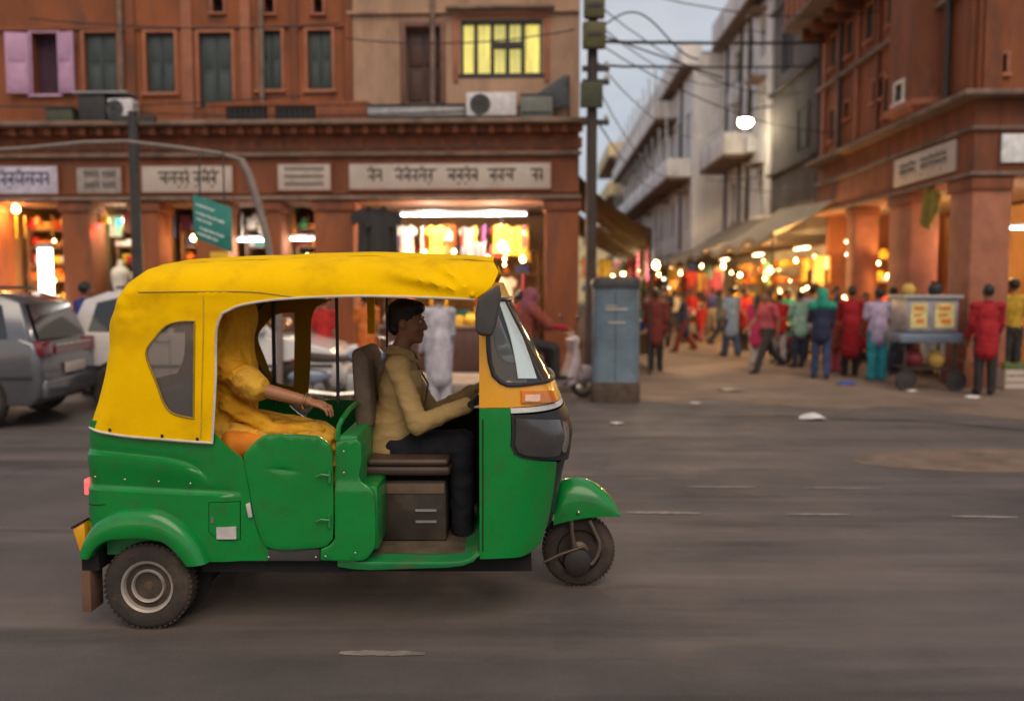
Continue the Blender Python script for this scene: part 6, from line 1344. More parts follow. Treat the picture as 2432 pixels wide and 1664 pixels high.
# lane lamp
sl = RWp((12.503,6.687)[0], .75, 0); zl = (12.503,6.687)[1]
t = thing('street_lamp', 'glaring street lamp on a wall arm of the white apartment row', 'lamp', (sl[0], sl[1], zl))
MB().ball((-.12, -.1, 0), (.22, .22, .18), 16, 10).build('lamp_globe', emis('street_lamp_glow', (1, .86, .55), 60.), t); MB().lathe([(.02, .20), (.12, .16), (.22, .08), (.21, .06), (.10, .12), (.02, .15)], (-.12, -.1, 0), 'z', 16).build('lamp_shade', m_steel, t)
MB().tube([(-.1, -.1, .2), (.2, .1, .42), (.8, .05, .5)], .025, 8).build('lamp_arm', m_iron, t); point_light('lamp_glow', (-1.3, -.5, -.2), 45., (1, .82, .5), .15, t)

# ------------------------------------------------------------------ dark pole, gantry and green road sign at the left
g0 = (-5.785,13.134); t = thing('utility_pole', 'dark iron utility pole standing before the grimy grey sign', 'pole', ((-5.815,2.847)[0], 13.4, 0)); MB().tube([(0, 0, 0), (0, 0, 2.5), (0, 0, 4.35)], [.09, .08, .07], 12).build('shaft', m_iron, t); MB().bx(-.35, .35, -.05, .05, 4.2, 4.28).build('cross_arm', m_iron, t)
GY = 11.6
def gp(p): return V((p[0], GY, p[1]))
gr = thing('sign_gantry', 'bent grey pipe gantry with a long thin arm over the shop fronts', 'gantry', ((-3.210,2.131)[0] + .05, GY, 0)); o_ = gr.location
pth = [V((0, 0, 0)), V((0, 0, 1.4)), gp((-3.296,2.355)) - o_, gp((-3.399,2.802)) - o_, gp((-3.514,3.191)) - o_, gp((-3.610,3.368)) - o_]
MB().tube(smooth_poly(pth, .15, closed=False, sharp=180), .048, 10).build('post', mat('grey_gantry_paint', (.22, .18, .16), .6, .2, dirt_or_fold=(.2, .15, .12), dirt_or_fold_amt=.5), gr)
pth = [gp((-3.566,3.346)) - o_, gp((-3.900,3.446)) - o_, gp((-4.458,3.523)) - o_, gp((-5.128,3.600)) - o_, gp((-5.688,3.589)) - o_, gp((-6.475,3.512)) - o_, gp((-7.486,3.457)) - o_]
MB().tube(pth, .028, 8).build('arm', MATS['grey_gantry_paint'], gr)
sgx, sgz = (-3.991,2.523); rs_ = thing('road_sign', 'tilted teal-green road sign with white lines hanging from the gantry', 'road sign', (sgx, GY - .05, sgz), R(-22))
hw_, hh_ = .31, .29; sk = .10
SP = MB().prism([(-hw_, -hh_ + sk), (hw_, -hh_ - sk), (hw_, hh_ - sk), (-hw_, hh_ + sk)], -.015, .015).build('sign_plate', mat('teal_sign', (.025, .21, .17), .4, var=.15), rs_, bevel=.003)
for a, b, z in ((-.26, .05, .16), (-.26, .22, .05), (-.26, .0, -.03), (-.2, .2, -.14), (-.26, .1, -.22)):
    n_ = 12; mb = MB(); sh_ = -sk / hw_; up_ = []; dn_ = []
    for i in range(n_ + 1):
        x = a + (b - a) * i / n_; up_.append((x, -.019, z + .028 + .010 * math.sin(i * 2.3 + z * 40) + sh_ * x)); dn_.append((x, -.019, z + .006 * math.sin(i * 1.7) + sh_ * x))
    mb.add(dn_ + up_, [(i, i + 1, n_ + 2 + i, n_ + 1 + i) for i in range(n_)]).build('lettering', mat('white_sign_print', (.55, .62, .6), .5), SP, recalc=False)
for s in (-.2, .2): MB().tube([(s, 0, hh_ - sk * s / hw_), (s, 0, hh_ + .62)], .012, 6).build('hanger', m_iron, rs_)

# ------------------------------------------------------------------ blue-grey cabinet
bxp = (1.532,12.321)
t = thing('utility_cabinet', 'tall blue-grey metal cabinet with rusty foot at the lane mouth', 'cabinet', (bxp[0], bxp[1] + .33, 0), R(-8))
def rrect(w_, d_, r, n=5):
    P = []
    for cx, cy, a in ((w_ - r, d_ - r, 0), (-w_ + r, d_ - r, 90), (-w_ + r, -d_ + r, 180), (w_ - r, -d_ + r, 270)):
        for i in range(n + 1): q = R(a + 90 * i / n); P.append((cx + r * math.cos(q), cy + r * math.sin(q)))
    return P
m_cab = mat('blue_grey_enamel', (.115, .165, .205), .5, var=.2, vscale=3, dirt_or_fold=(.09, .055, .04), dirt_or_fold_amt=.8, dscale=2.2)
MB().loft([[V((x * k, y * k, z)) for x, y in rrect(.345, .33, .17)] for z, k in ((.0, 1.03), (.10, 1.03), (.12, 1.), (.9, 1.), (1.70, .985))]).build('cabinet_body', m_cab, t, angle=40)
MB().loft([[V((x * k, y * k, z)) for x, y in rrect(.345, .33, .17)] for z, k in ((1.66, 1.05), (1.74, 1.06), (1.79, .98), (1.82, .6))]).build('lid', m_iron, t, angle=40)
MB().loft([[V((x * k, y * k, z)) for x, y in rrect(.345, .33, .17)] for z, k in ((.0, 1.05), (.28, 1.04), (.30, 1.01))]).build('rusty_foot', mat('rust_brown', (.075, .05, .035), .9, var=.4), t, angle=40)
MB().bx(-.14, .17, -.342, -.330, 1.34, 1.365).bx(-.10, .14, -.342, -.330, 1.15, 1.17).bx(-.14, .02, -.342, -.330, 1.39, 1.405).build('painted_text', m_sign, t)
MB().bx(-.003, .003, -.336, -.329, .15, 1.6).build('door_gap', m_black, t)

# ------------------------------------------------------------------ silver car beyond the rickshaw
m_silver = mat('silver_car_paint', (.56, .54, .56), .3, .35, coat=.7, var=.06, vscale=2, fine=.03, dirt_or_fold=(.35, .3, .28), dirt_or_fold_amt=.4); m_cglass = mat('dark_car_glass', (.018, .020, .024), .08, coat=.6, var=.1)
m_tail = mat('dark_red_tail_lens', (.16, .008, .02), .2, coat=.6)
def build_car(label, paint, loc, rz, sx=1.0):
    CAR = thing('parked_car', label, 'car', loc, R(rz)); CAR.scale = (sx, 1.0, 1.03)
    prof = [(-1.88, .36), (-1.92, .55), (-1.90, .80), (-1.84, .98), (-1.70, 1.04), (.60, 1.00), (1.25, .93), (1.72, .80), (1.88, .62), (1.90, .40), (1.80, .26), (-1.78, .26)]
    cb = MB(); sec = []
    for y, k, dz in ((-.82, .965, -.03), (-.80, .99, -.01), (-.74, 1.0, 0), (.74, 1.0, 0), (.80, .99, -.01), (.82, .965, -.03)): sec.append([V((x * k, y, .55 + (z - .55) * (1 + dz))) for x, z in prof])
    cb.loft(sec).build('car_body', paint, CAR, bevel=.025, angle=40)
    gh = [(-1.80, .97), (-1.62, 1.45), (-1.30, 1.56), (-.2, 1.59), (.35, 1.52), (1.02, .96)]
    sec = [[V((x, y * (.80 if z < 1.2 else .66), z)) for x, z in gh] for y in (-1, 1)]
    MB().loft(sec).build('cabin', paint, CAR, bevel=.03, angle=40)
    def side_glass(poly, s):
        f = lambda x, z: V((x, s * (.806 - (z - .97) / .59 * .135), z))
        mb = MB(); mb.add([f(x, z) for x, z in poly], [tuple(range(len(poly)))]); mb.add([f(x, z) - V((0, s * .02, 0)) for x, z in poly], [tuple(range(len(poly) - 1, -1, -1))]); return mb.build('side_window', m_cglass, CAR, recalc=False)
    for s in (-1, 1):
        side_glass([(-1.52, 1.04), (-1.42, 1.42), (-1.15, 1.48), (-.48, 1.50), (-.46, 1.03)], s); side_glass([(-.38, 1.03), (-.40, 1.50), (-.1, 1.50), (.25, 1.44), (.80, 1.02)], s)
        MB().bx(-1.8, 1.75, s * .822 - .008, s * .822 + .008, .56, .60).build('side_moulding', m_blackp, CAR)
        for x in (-.62, .28): MB().bx(x, x + .18, s * .825 - .012, s * .825 + .012, .90, .93).build('door_handle', m_chrome, CAR, bevel=.004)
        for x in (-1.18, 1.17):
            MB().lathe([(.005, -.004), (.325, -.004), (.325, .008), (.005, .008)], (x, s * .822, .33), 'y', 28).build('wheel_arch', m_black, CAR)
            w0 = bpy.data.objects.new('wheel', None); COL.objects.link(w0); w0.parent = CAR; w0.location = (x, s * .77, .30); w0.empty_display_size = .05
            MB().lathe([(.18, -.09), (.20, -.10), (.28, -.095), (.30, -.06), (.302, 0), (.30, .06), (.28, .095), (.20, .10), (.18, .09)], (0, 0, 0), 'y', 32).build('tyre', m_rubber, w0, angle=50); MB().lathe([(.005, -.055), (.06, -.07), (.12, -.055), (.17, -.085), (.19, -.09), (.19, .09), (.17, .085), (.12, .055), (.06, .07), (.005, .055)], (0, 0, 0), 'y', 28).build('rim', m_rim, w0, angle=30)
        MB().bx(.72, .86, s * .80, s * .96, 1.02, 1.15).build('door_mirror', paint, CAR, bevel=.03)
        MB().bx(-1.925, -1.80, s * .50, s * .80, .82, 1.0).build('tail_lamp', m_tail, CAR, bevel=.02); MB().bx(1.78, 1.90, s * .45, s * .78, .62, .76).build('headlamp', m_ac, CAR, bevel=.02)
    MB().add([(-1.815, -.64, 1.02), (-1.815, .64, 1.02), (-1.655, .55, 1.43), (-1.655, -.55, 1.43), (-1.79, -.64, 1.02), (-1.79, .64, 1.02), (-1.63, .55, 1.43), (-1.63, -.55, 1.43)], [(0, 3, 2, 1), (4, 5, 6, 7), (0, 1, 5, 4), (2, 3, 7, 6)]).build('rear_window', m_cglass, CAR)
    MB().add([(1.03, -.68, 1.0), (1.03, .68, 1.0), (.40, .58, 1.50), (.40, -.58, 1.50), (1.0, -.68, 1.0), (1.0, .68, 1.0), (.37, .58, 1.50), (.37, -.58, 1.50)], [(0, 1, 2, 3), (4, 7, 6, 5), (0, 4, 5, 1), (2, 6, 7, 3)]).build('front_window', m_cglass, CAR)
    MB().bx(-1.96, -1.86, -.78, .78, .34, .56).build('rear_bumper', paint, CAR, bevel=.04); MB().bx(1.84, 1.95, -.78, .78, .30, .55).build('front_bumper', paint, CAR, bevel=.04)
    MB().bx(-1.935, -1.90, -.48, .48, .84, .92).build('tail_trim', m_tail, CAR); MB().bx(-1.94, -1.90, -.5, .5, .935, .955).build('chrome_strip', m_chrome, CAR); MB().bx(-1.965, -1.93, -.26, .26, .60, .72).build('number_plate', m_sign, CAR, bevel=.004)
    [MB().bx(-1.2, .2, k_ * .585 - .015, k_ * .585 + .015, 1.60, 1.635).build('roof_rail', m_blackp, CAR) for k_ in (-1, 1)]
    for xx in (-.43, .62):
        for s in (-1, 1): MB().bx(xx - .004, xx + .004, s * .824 - .004, s * .824 + .003, .40, .98).build('door_gap', m_black, CAR)
    return CAR
build_car('white hatchback parked side-on, glimpsed through the rickshaw cabin', mat('white_car_paint', (.62, .58, .57), .3, coat=.7, var=.06, vscale=2, fine=.03, dirt_or_fold=(.35, .3, .27), dirt_or_fold_amt=.4), (-4.25, 12.45, 0), 3)
build_car('dark blue-grey car cut off by the left edge', mat('slate_car_paint', (.13, .135, .155), .22, .5, coat=.8, var=.08, vscale=2, fine=.03, dirt_or_fold=(.12, .1, .09), dirt_or_fold_amt=.4), (-7.5, 10.75, 0), 184, 1.0)

# ------------------------------------------------------------------ two-wheelers
def two_wheeler(label, loc, rz, tank, scooter=False, group='parked two-wheelers in the bazaar'):
    t = thing('scooter' if scooter else 'motorcycle', label, 'scooter' if scooter else 'motorcycle', (loc[0], loc[1], 0), R(rz), group)
    r = .22 if scooter else .29; wb = .62
    for x in (-wb, wb):
        w0 = bpy.data.objects.new('wheel', None); COL.objects.link(w0); w0.parent = t; w0.location = (x, 0, r); w0.empty_display_size = .05
        MB().tube([(math.cos(a) * (r - .045), 0, math.sin(a) * (r - .045)) for a in [2 * PI * i / 24 for i in range(24)]], .045, 8, closed=True).build('tyre', m_rubber, w0); sp = MB().lathe([(.004, -.04), (.05, -.04), (.05, .04), (.004, .04)], (0, 0, 0), 'y', 12)
        for i in range(6): a = PI * i / 6; sp.tube([(math.cos(a) * -(r - .07), 0, math.sin(a) * -(r - .07)), (math.cos(a) * (r - .07), 0, math.sin(a) * (r - .07))], .008, 5)
        sp.build('rim', m_chrome, w0)
    for s in (-1, 1): MB().tube([(wb, s * .07, r), (wb - .22, s * .07, .90)], .018, 8).build('fork_leg', m_chrome, t)
    hb_ = MB().tube([(wb - .36, -.34, 1.02), (wb - .24, -.2, 1.0), (wb - .22, 0, .96), (wb - .24, .2, 1.0), (wb - .36, .34, 1.02)], .012, 8).build('handlebar', m_chrome, t)
    for s in (-1, 1): MB().tube([(wb - .26, s * .26, 1.0), (wb - .24, s * .30, 1.2)], .006, 6).ball((wb - .24, s * .31, 1.22), (.015, .06, .035), 10, 6).build('mirror', m_blackp, hb_)
    MB().ball((wb - .16, 0, .86), (.09, .09, .09), 14, 9).build('headlamp', m_ac, t)
    if scooter:
        MB().prism(smooth_poly([(-.75, .45), (-.78, .66), (-.35, .72), (-.1, .66), (-.05, .30), (.25, .26), (.40, .70), (.36, .90), (.44, .92), (.52, .60), (.42, .20), (-.5, .20)], .06, sharp=60), -.16, .16).build('body_shell', tank, t, bevel=.05, seg=3); MB().ball((wb, 0, r + .14), (.24, .09, .14), 16, 8).build('front_fender', tank, t)
        MB().prism(smooth_poly([(-.74, .70), (-.12, .68), (-.10, .74), (-.4, .80), (-.72, .80)], .05, sharp=80), -.14, .14).build('seat', m_vinyl, t, bevel=.03)
    else:
        MB().tube([(wb - .22, 0, .85), (.05, 0, .62), (-.1, 0, .36), (.25, 0, .33), (wb - .26, 0, .78)], .02, 8).build('frame', m_iron, t); MB().ball((.10, 0, .76), (.26, .13, .12), 16, 10).build('fuel_tank', tank, t); MB().prism(smooth_poly([(-.72, .72), (-.12, .70), (-.10, .76), (-.45, .80), (-.76, .84)], .05, sharp=80), -.12, .12).build('seat', m_vinyl, t, bevel=.03)
        MB().bx(-.16, .22, -.12, .12, .28, .55).build('engine', m_steel, t, bevel=.04); MB().tube([(.15, -.14, .30), (-.3, -.16, .28), (-.75, -.17, .34)], [.025, .03, .045], 8).build('exhaust', m_chrome, t); MB().tube([(-wb, 0, r), (-.1, 0, .36)], .03, 8).build('swing_arm', m_iron, t); MB().ball((-wb, 0, r + .22), (.28, .07, .10), 14, 8).build('rear_fender', tank, t)
        MB().bx(-.86, -.80, -.06, .06, .68, .74).build('tail_lamp', m_tail, t)
    MB().tube([(-.05, .1, .28), (-.1, .28, .01)], .012, 6).build('side_stand', m_iron, t)
    return t
m_blue_p = mat('blue_tank', (.05, .09, .22), .3, coat=.5); m_black_p = mat('black_tank', (.015, .015, .017), .3, coat=.5); m_white_p = mat('pinkish_white_shell', (.45, .36, .38), .35, coat=.5); m_red_p = mat('red_tank', (.25, .01, .01), .3, coat=.5)

# ------------------------------------------------------------------ lane stalls, awnings, bulbs
def awning(label, P, m, frill=.15, name='awning'):
    """cloth stretched between an inner and an outer edge, with sag and a hanging frill"""
    (a, b), (c, d) = P; a, b, c, d = map(V, (a, b, c, d)); n1, n2 = 14, 8; o = (a + b + c + d) / 4; o.z = min(a.z, b.z, c.z, d.z); t = thing(name, label, 'awning', tuple(o)); vs = []
    for i in range(n1 + 1):
        for j in range(n2 + 1):
            u, v_ = i / n1, j / n2; p = (a.lerp(b, u)).lerp(d.lerp(c, u), v_) - o; p.z -= .16 * math.sin(PI * u * 3) ** 2 * v_ + .10 * math.sin(PI * v_) - .05 * noise.noise((u * 5, v_ * 4, a.x)); vs.append(p)
    n = n2 + 1; fs = [(i * n + j, (i + 1) * n + j, (i + 1) * n + j + 1, i * n + j + 1) for i in range(n1) for j in range(n2)]
    MB().add(vs, fs).build('cloth', m, t, angle=60, recalc=False)
    ed = [vs[i * n + n2] for i in range(n1 + 1)]; MB().add(ed + [p - V((0, 0, frill * (1 + .25 * math.sin(i * 2.1)))) for i, p in enumerate(ed)], [(i, i + 1, n1 + 2 + i, n1 + 1 + i) for i in range(n1)]).build('frill', m, t, angle=60, recalc=False)
    for k in (0, n1):
        p = ed[k]; MB().tube([(p.x, p.y, p.z), (p.x, p.y, -o.z)], .025, 6).build('pole', m_iron, t)
    return t
def rq(s, y, z): return RWp(s, y, z)
awning('cream tarpaulin awning glowing along its edge beside the orange-lit pillar', ((rq(6.6, .05, 3.75), rq(11.5, .05, 3.95)), (rq(11.5, 2.1, 2.75), rq(6.6, 1.5, 3.0))), m_cream_tarp)
awning('grey-beige sagging awning under the soot-grey house', ((rq(11.7, .05, 3.8), rq(17.5, .05, 4.0)), (rq(17.5, 2.4, 2.65), rq(11.7, 2.2, 2.75))), m_tarp)
awning('long dusty awning at the foot of the white apartment row', ((rq(17.9, .05, 3.7), rq(26, .05, 3.9)), (rq(26, 2.4, 2.6), rq(17.9, 2.2, 2.7))), m_tarp)
awning('far faded awning near the bend of the lane', ((rq(27, .05, 3.7), rq(38, .05, 3.9)), (rq(38, 2.3, 2.6), rq(27, 2.3, 2.7))), m_tarp2)
awning('olive tarpaulin slung from the left building behind the utility pole', (((1.2, 16.0, 3.75), (1.5, 21.5, 3.7)), ((3.3, 21.5, 2.6), (2.6, 16.2, 2.75))), m_tarp2, .25)
awning('second olive tarpaulin deeper in on the left of the lane', (((1.6, 22, 3.6), (1.9, 30, 3.7)), ((4.0, 30, 2.6), (3.5, 22, 2.6))), m_tarp2, .25)
def stall(label, fr, rz, s0, s1, y, where, cols, seed, e=14., hang=True):
    where = 'on the ' + label.replace('crowded ', '').split(' under')[0].split(' between')[0].split(' beneath')[0].split(' behind')[0].split(' just')[0] + {64: ' of the awning', 63: ' by the tarpaulin', 62: ' by the pillar', 61: ' of the arcade'}.get(seed, '')
    c = fr((s0 + s1) / 2, y, 0); t = thing('market_stall', label, 'stall', (c[0], c[1], .004), rz); w_ = s1 - s0
    MB().bx(-w_ / 2, w_ / 2, -.4, .4, .72, .78).build('table_top', mat('stall_wood', (.22, .13, .08), .8), t, bevel=.008); [MB().bx(-w_ / 2 + .02, w_ / 2 - .02, k_ * .37 - .01, k_ * .37 + .01, .25, .72).build('skirt_cloth', pm(cols[0]), t) for k_ in (-1, 1)]
    for a in (-1, 1):
        for b in (-1, 1): MB().bx(a * (w_ / 2 - .06) - .03, a * (w_ / 2 - .06) + .03, b * .34 - .03, b * .34 + .03, 0, .72).build('leg', MATS['stall_wood'], t)
    fill(fr, rz, s0 + .05, s1 - .05, y + .1, (.79,), where, cols, ['packet', 'box', 'pot', 'folded cloth', 'bangle stack'], .27, seed=seed, row='back table row'); fill(fr, rz, s0 + .1, s1 - .1, y - .15, (.79,), where, cols, ['packet', 'pot', 'bangle stack', 'folded cloth'], .3, seed=seed + 1, row='front table row')
    if hang: fill(fr, rz, s0 + .1, s1 - .1, y - .35, (2.45,), where, cols, ['garment', 'hanging cloth', 'bag', 'garland'], .34, seed=seed + 2, row='hanging row')
    return t
WR = 'on the right lane stalls'; WLf = 'on the left lane stalls'
stall('amber-lit stall between the corner and the orange-lit pillar', RWp, RA, 1.0, pa - .2, -.5, 'on the stall at the right corner arcade', ['white', 'orange', 'pink', 'gold', 'green'], 61)
stall('crowded golden stall just beyond the orange-lit pillar', RWp, RA, pb + .2, pb + 1.8, -.3, WR, ['orange', 'yellow', 'gold', 'white', 'pink'], 62)
stall('golden stall under the cream tarpaulin', RWp, RA, 6.8, 9.8, .3, WR, ['orange', 'yellow', 'gold', 'white', 'red'], 63); stall('amber stall under the grey-beige awning', RWp, RA, 11.9, 15.6, .4, WR, ['orange', 'yellow', 'gold', 'green', 'red'], 64)
stall('stall of bright goods under the long dusty awning', RWp, RA, 18.2, 22.6, .5, WR, ['white', 'yellow', 'red', 'pink', 'teal'], 65); stall('far stall beneath the faded awning', RWp, RA, 27.5, 32, .5, WR, ['white', 'red', 'pink', 'gold'], 66)
lfr = lambda s, y, z: (1.75 + s * .034 - y, 15 + s, z)
stall('left lane stall behind the blue-grey cabinet', lfr, R(90), 2.0, 4.8, -.6, WLf, ['white', 'red', 'yellow', 'pink', 'blue'], 71); stall('left lane stall under the second olive tarpaulin', lfr, R(90), 7.6, 11.2, -.9, WLf, ['white', 'red', 'green', 'pink', 'gold'], 72); stall('farthest left lane stall', lfr, R(90), 15, 19, -1.2, WLf, ['white', 'red', 'gold', 'teal'], 73)
for k, (s0, s1, lab) in enumerate(((4.6, 7.6, 'golden rack by the pillar'), (8.4, 12.2, 'golden tarpaulin rack'), (13.2, 17.2, 'amber awning rack'), (18.2, 23.0, 'bright dusty-awning rack'))):
    yy = -1.3; shelf_unit(RWp, RA, s0, s1, yy, (.7, 1.25, 1.8, 2.35), 'tall ' + lab + ' in the lane arcade', .0)
    fill(RWp, RA, s0 + .1, s1 - .1, yy, (.702, 1.252, 1.802, 2.352), 'on the ' + lab, ['orange', 'yellow', 'gold', 'white', 'red', 'yellow'], ['packet', 'box', 'folded cloth', 'pot'], .36, seed=90 + k, row='shelf', sc=1.15)
    tube_light('tube light over the ' + lab, RWp((s0 + s1) / 2, -.3, 2.75), 1.3, RA, 70., emis('amber_tube_glow', (1, .75, .4), 10.), col=(1, .60, .20))
# warm bulbs: lit ones that carry light, and the far string of sparks
GB = 'bulbs over the lane stalls'
for i, (s, y, z, e) in enumerate(((1.6, -.6, 2.5, 26), (pb + .9, .1, 2.35, 30), (5.6, .5, 2.2, 24), (7.4, .7, 2.15, 34), (9.0, .9, 2.2, 30), (12.6, .9, 2.2, 36), (14.6, 1.0, 2.15, 26), (19.5, 1.1, 2.2, 34), (22, 1.2, 2.2, 14), (29, 1.2, 2.2, 26))):
    bulb(f'{ORD[i]} warm bulb counted from the front over the right-hand lane stalls', RWp(s, y if s > 7 else -.9, z + .25 * math.sin(i * 2.4)), e * 3.4, sc=[1.6, 1.0, 1.3, .8][i % 4], group=GB, cord=.5, col=(1, .58, .20))
for i, (s, y, z, e) in enumerate(((2.6, -1.1, 2.15, 24), (4.2, -1.2, 2.3, 14), (8.6, -1.5, 2.15, 22), (10.5, -1.4, 2.3, 0), (16, -1.7, 2.2, 22), (18.5, -1.8, 2.2, 0))):
    bulb(f'{ORD[i]} white-yellow bulb counted from the front over the left-hand lane stalls', lfr(s, y, z), e * 2.6, sc=[1.5, .9][i % 2], group=GB, cord=.45, col=(1, .75, .42))
q = random.Random(4)
for i in range(20):
    if q.random() < .6: p = RWp(q.uniform(16, 46), q.uniform(.5, 2.2), q.uniform(1.1, 2.6))
    else: p = lfr(q.uniform(9, 40), -q.uniform(.8, 2.2), q.uniform(1.1, 2.6))
    bulb('tiny spark of a bulb deep in the lane', p, 0, m=[m_bulb_w, m_bulb_c][q.random() < .4], group='far bulbs deep in the lane', sc=q.uniform(.5, 1.3), cord=.35)
for i in range(46):    # far hanging wares
    c_ = q.choice(['red', 'orange', 'yellow', 'pink', 'white', 'green', 'maroon', 'blue', 'gold']); k_ = q.choice(['garment', 'hanging cloth', 'bag'])
    if q.random() < .55: p = RWp(q.uniform(16, 42), q.uniform(.3, 1.9), q.uniform(1.7, 2.7)); 
    else: p = lfr(q.uniform(8, 38), -q.uniform(.3, 2.0), q.uniform(1.7, 2.9))
    good(k_, c_, p, q.uniform(-.4, .4), 'hanging deep in the lane', 1.15)
# corner arcade extras
bag_m = mat('mustard_bundle', (.24, .19, .03), .8, var=.3)
mbb = MB(); panel(mbb, smooth_poly([(-.30, 0), (.30, .02), (.33, -.30), (.22, -.62), (.05, -.70), (-.2, -.58), (-.34, -.28)], .06, sharp=100), lambda x, z: (x, .05 * math.sin(x * 16 + z * 4), z), .03, .08)
tag(link('hanging_cloth', mbb.mesh('hanging_cloth', 60), bag_m, None, RWp((pa + .75) / 2 + .05, .0, 3.42), (0, 0, RA)), 'mustard cloth hung under the right building lintel', 'cloth')
tube_light('white tube light in the arcade behind the food cart', RWp((pa + .75) / 2 + .2, -1.0, 2.75), .9, RA, 16., col=(1, .9, .62)); tube_light('pink tube light low in the arcade behind the food cart', RWp((pa + .75) / 2 + .2, -1.2, 2.2), .7, RA, 8., emis('pink_tube_glow', (1, .45, .75), 5.), col=(1, .5, .8))
tube_light('pale tube light in the front arcade at the right edge', RWp(1.0, -1.5, 2.7), .8, 0, 12., col=(1, .9, .6))

# ------------------------------------------------------------------ food cart at the right
cp_ = (6.765,13.776); FC = thing('food_cart', 'steel food cart with yellow posters and a blue-grey shelf before the corner pillar', 'cart', (cp_[0], cp_[1] + .35, 0), R(-4))
m_cart = mat('cart_steel', (.34, .33, .36), .45, .5, dirt_or_fold=(.15, .11, .1), dirt_or_fold_amt=.5); m_post = mat('cream_poster', (.66, .55, .22), .6, var=.25, vscale=8)
MB().bx(-.40, .40, -.35, .35, .95, 1.48).build('display_box', m_cart, FC, bevel=.015); MB().bx(-.46, .46, -.40, .40, 1.481, 1.54).build('top_tray', m_steel, FC, bevel=.01)
for a, b in ((-.34, -.08), (.04, .34)): pp = MB().bx(a, b, -.356, -.349, 1.02, 1.42).build('poster', m_post, FC); MB().bx(a + .06, b - .06, -.359, -.355, 1.30, 1.36).bx(a + .05, b - .1, -.359, -.355, 1.20, 1.24).bx(a + .09, b - .05, -.359, -.355, 1.09, 1.16).build('poster_print', pm('orange'), pp)
MB().bx(-.50, .46, -.42, .38, .78, .93).build('shelf', mat('blue_grey_metal', (.16, .20, .27), .5, .3), FC, bevel=.01)
for a in (-.40, .38):
    for b in (-.33, .3): MB().tube([(a, b, .16), (a, b, .78)], .022, 8).build('leg', m_iron, FC)
    w0 = MB().tube([(a, -.36 + math.sin(0), .17)] and [(a + math.cos(q_) * .15, -.40, .17 + math.sin(q_) * .15) for q_ in [2 * PI * i / 20 for i in range(20)]], .022, 8, closed=True).build('wheel', m_rubber, FC); MB().lathe([(.004, -.02), (.13, -.008), (.13, .008), (.004, .02)], (a, -.40, .17), 'y', 20).build('wheel_disc', m_iron, w0)
MB().bx(-.38, .36, -.3, .3, .34, .37).build('lower_rack', m_iron, FC)
for (x, y, z, s_, c_) in ((-.18, -.12, .371, 1.3, 'maroon'), (.17, -.1, .371, 1.2, 'gold'), (-.25, .0, 1.542, .9, 'gold'), (.15, -.05, 1.542, 1.0, 'black')):
    p_ = Matrix.Rotation(R(-4), 3, 'Z') @ V((x, y, z)); good('pot', c_, (FC.location.x + p_.x, FC.location.y + p_.y, p_.z), 0, 'on the steel food cart', s_, 'on its lower rack' if z < 1 else 'on its top tray')
cr_ = (8.278,13.946); t = thing('vegetable_crate', 'pale crate of greens on the ground at the right edge', 'crate', (cr_[0] + .1, cr_[1] + .2, .004), R(5))
for z in (.02, .13, .24): MB().bx(-.4, .4, -.25, -.23, z, z + .09).build('slat', m_sign, t); MB().bx(-.4, .4, .23, .25, z, z + .09).build('slat', m_sign, t)
for s in (-1, 1): MB().bx(s * .39 - .01, s * .39 + .01, -.229, .229, .02, .33).build('end_board', m_sign, t)
MB().bx(-.38, .38, -.22, .22, .0, .02).build('base_board', m_sign, t)
gm_ = SDF()
for i in range(14): gm_.ball((q.uniform(-.33, .33), q.uniform(-.18, .18), .30 + q.uniform(-.02, .06)), (.09, .08, .06))
tag(link('greens', remesh(gm_, 'greens', .02, 1, (.03, 14, (1, 1, 1))), mat('leaf_green', (.09, .13, .03), .7, var=.4, vscale=20), None, (cr_[0] + .1, cr_[1] + .2, .004)), 'leafy greens heaped in the pale crate', 'vegetables')

# ------------------------------------------------------------------ crowd
def C3(n, c): return cloth(n, c)
cotton = {k: C3(k + '_cloth', v) for k, v in {'maroon': (.15, .022, .016), 'cream': (.58, .52, .38), 'greyteal': (.09, .12, .11), 'scarlet': (.42, .015, .012), 'royal': (.03, .04, .22), 'palegrey': (.38, .36, .38), 'black': (.014, .012, .013), 'rose': (.40, .07, .09), 'magenta': (.36, .02, .10), 'seafoam': (.20, .36, .30), 'navy2': (.018, .022, .06), 'jade': (.02, .30, .20), 'denim': (.035, .06, .14), 'crimson': (.34, .008, .016), 'lavender': (.44, .36, .52), 'turquoise': (.03, .30, .36), 'mustard': (.45, .28, .02), 'charcoal': (.03, .026, .025), 'orange': (.55, .14, .02), 'white': (.46, .43, .47), 'brick': (.22, .045, .025), 'skyblue': (.22, .30, .42), 'pinkscarf': (.22, .06, .085)}.items()}
K = cotton
pedestrian('woman in a maroon shawl and black trousers standing by the blue-grey cabinet', (2.835,16.941), 160, 1.62, (K['maroon'], 'long', .25), (K['black'], 'trousers'), shawl=K['maroon'], hair='bun', armL=(.1, .9), armR=(.0, .3))
pedestrian('man in a cream shirt and grey-green trousers deep in the lane', (5.272,27.900), 190, 1.56, (K['cream'], 'short', 0), (K['greyteal'], 'trousers'), armL=(.2, .3), stride=.2)
pedestrian('child in a red top and pink leggings walking in the lane', (5.673,25.793), 150, 1.18, (K['scarlet'], 'short', .15), (K['rose'], 'trousers'), stride=.3, hair='bun')
pedestrian('man in a royal blue shirt and pale trousers far in the lane', (6.823,29.336), 200, 1.64, (K['royal'], 'short', 0), (K['palegrey'], 'trousers'), stride=.2)
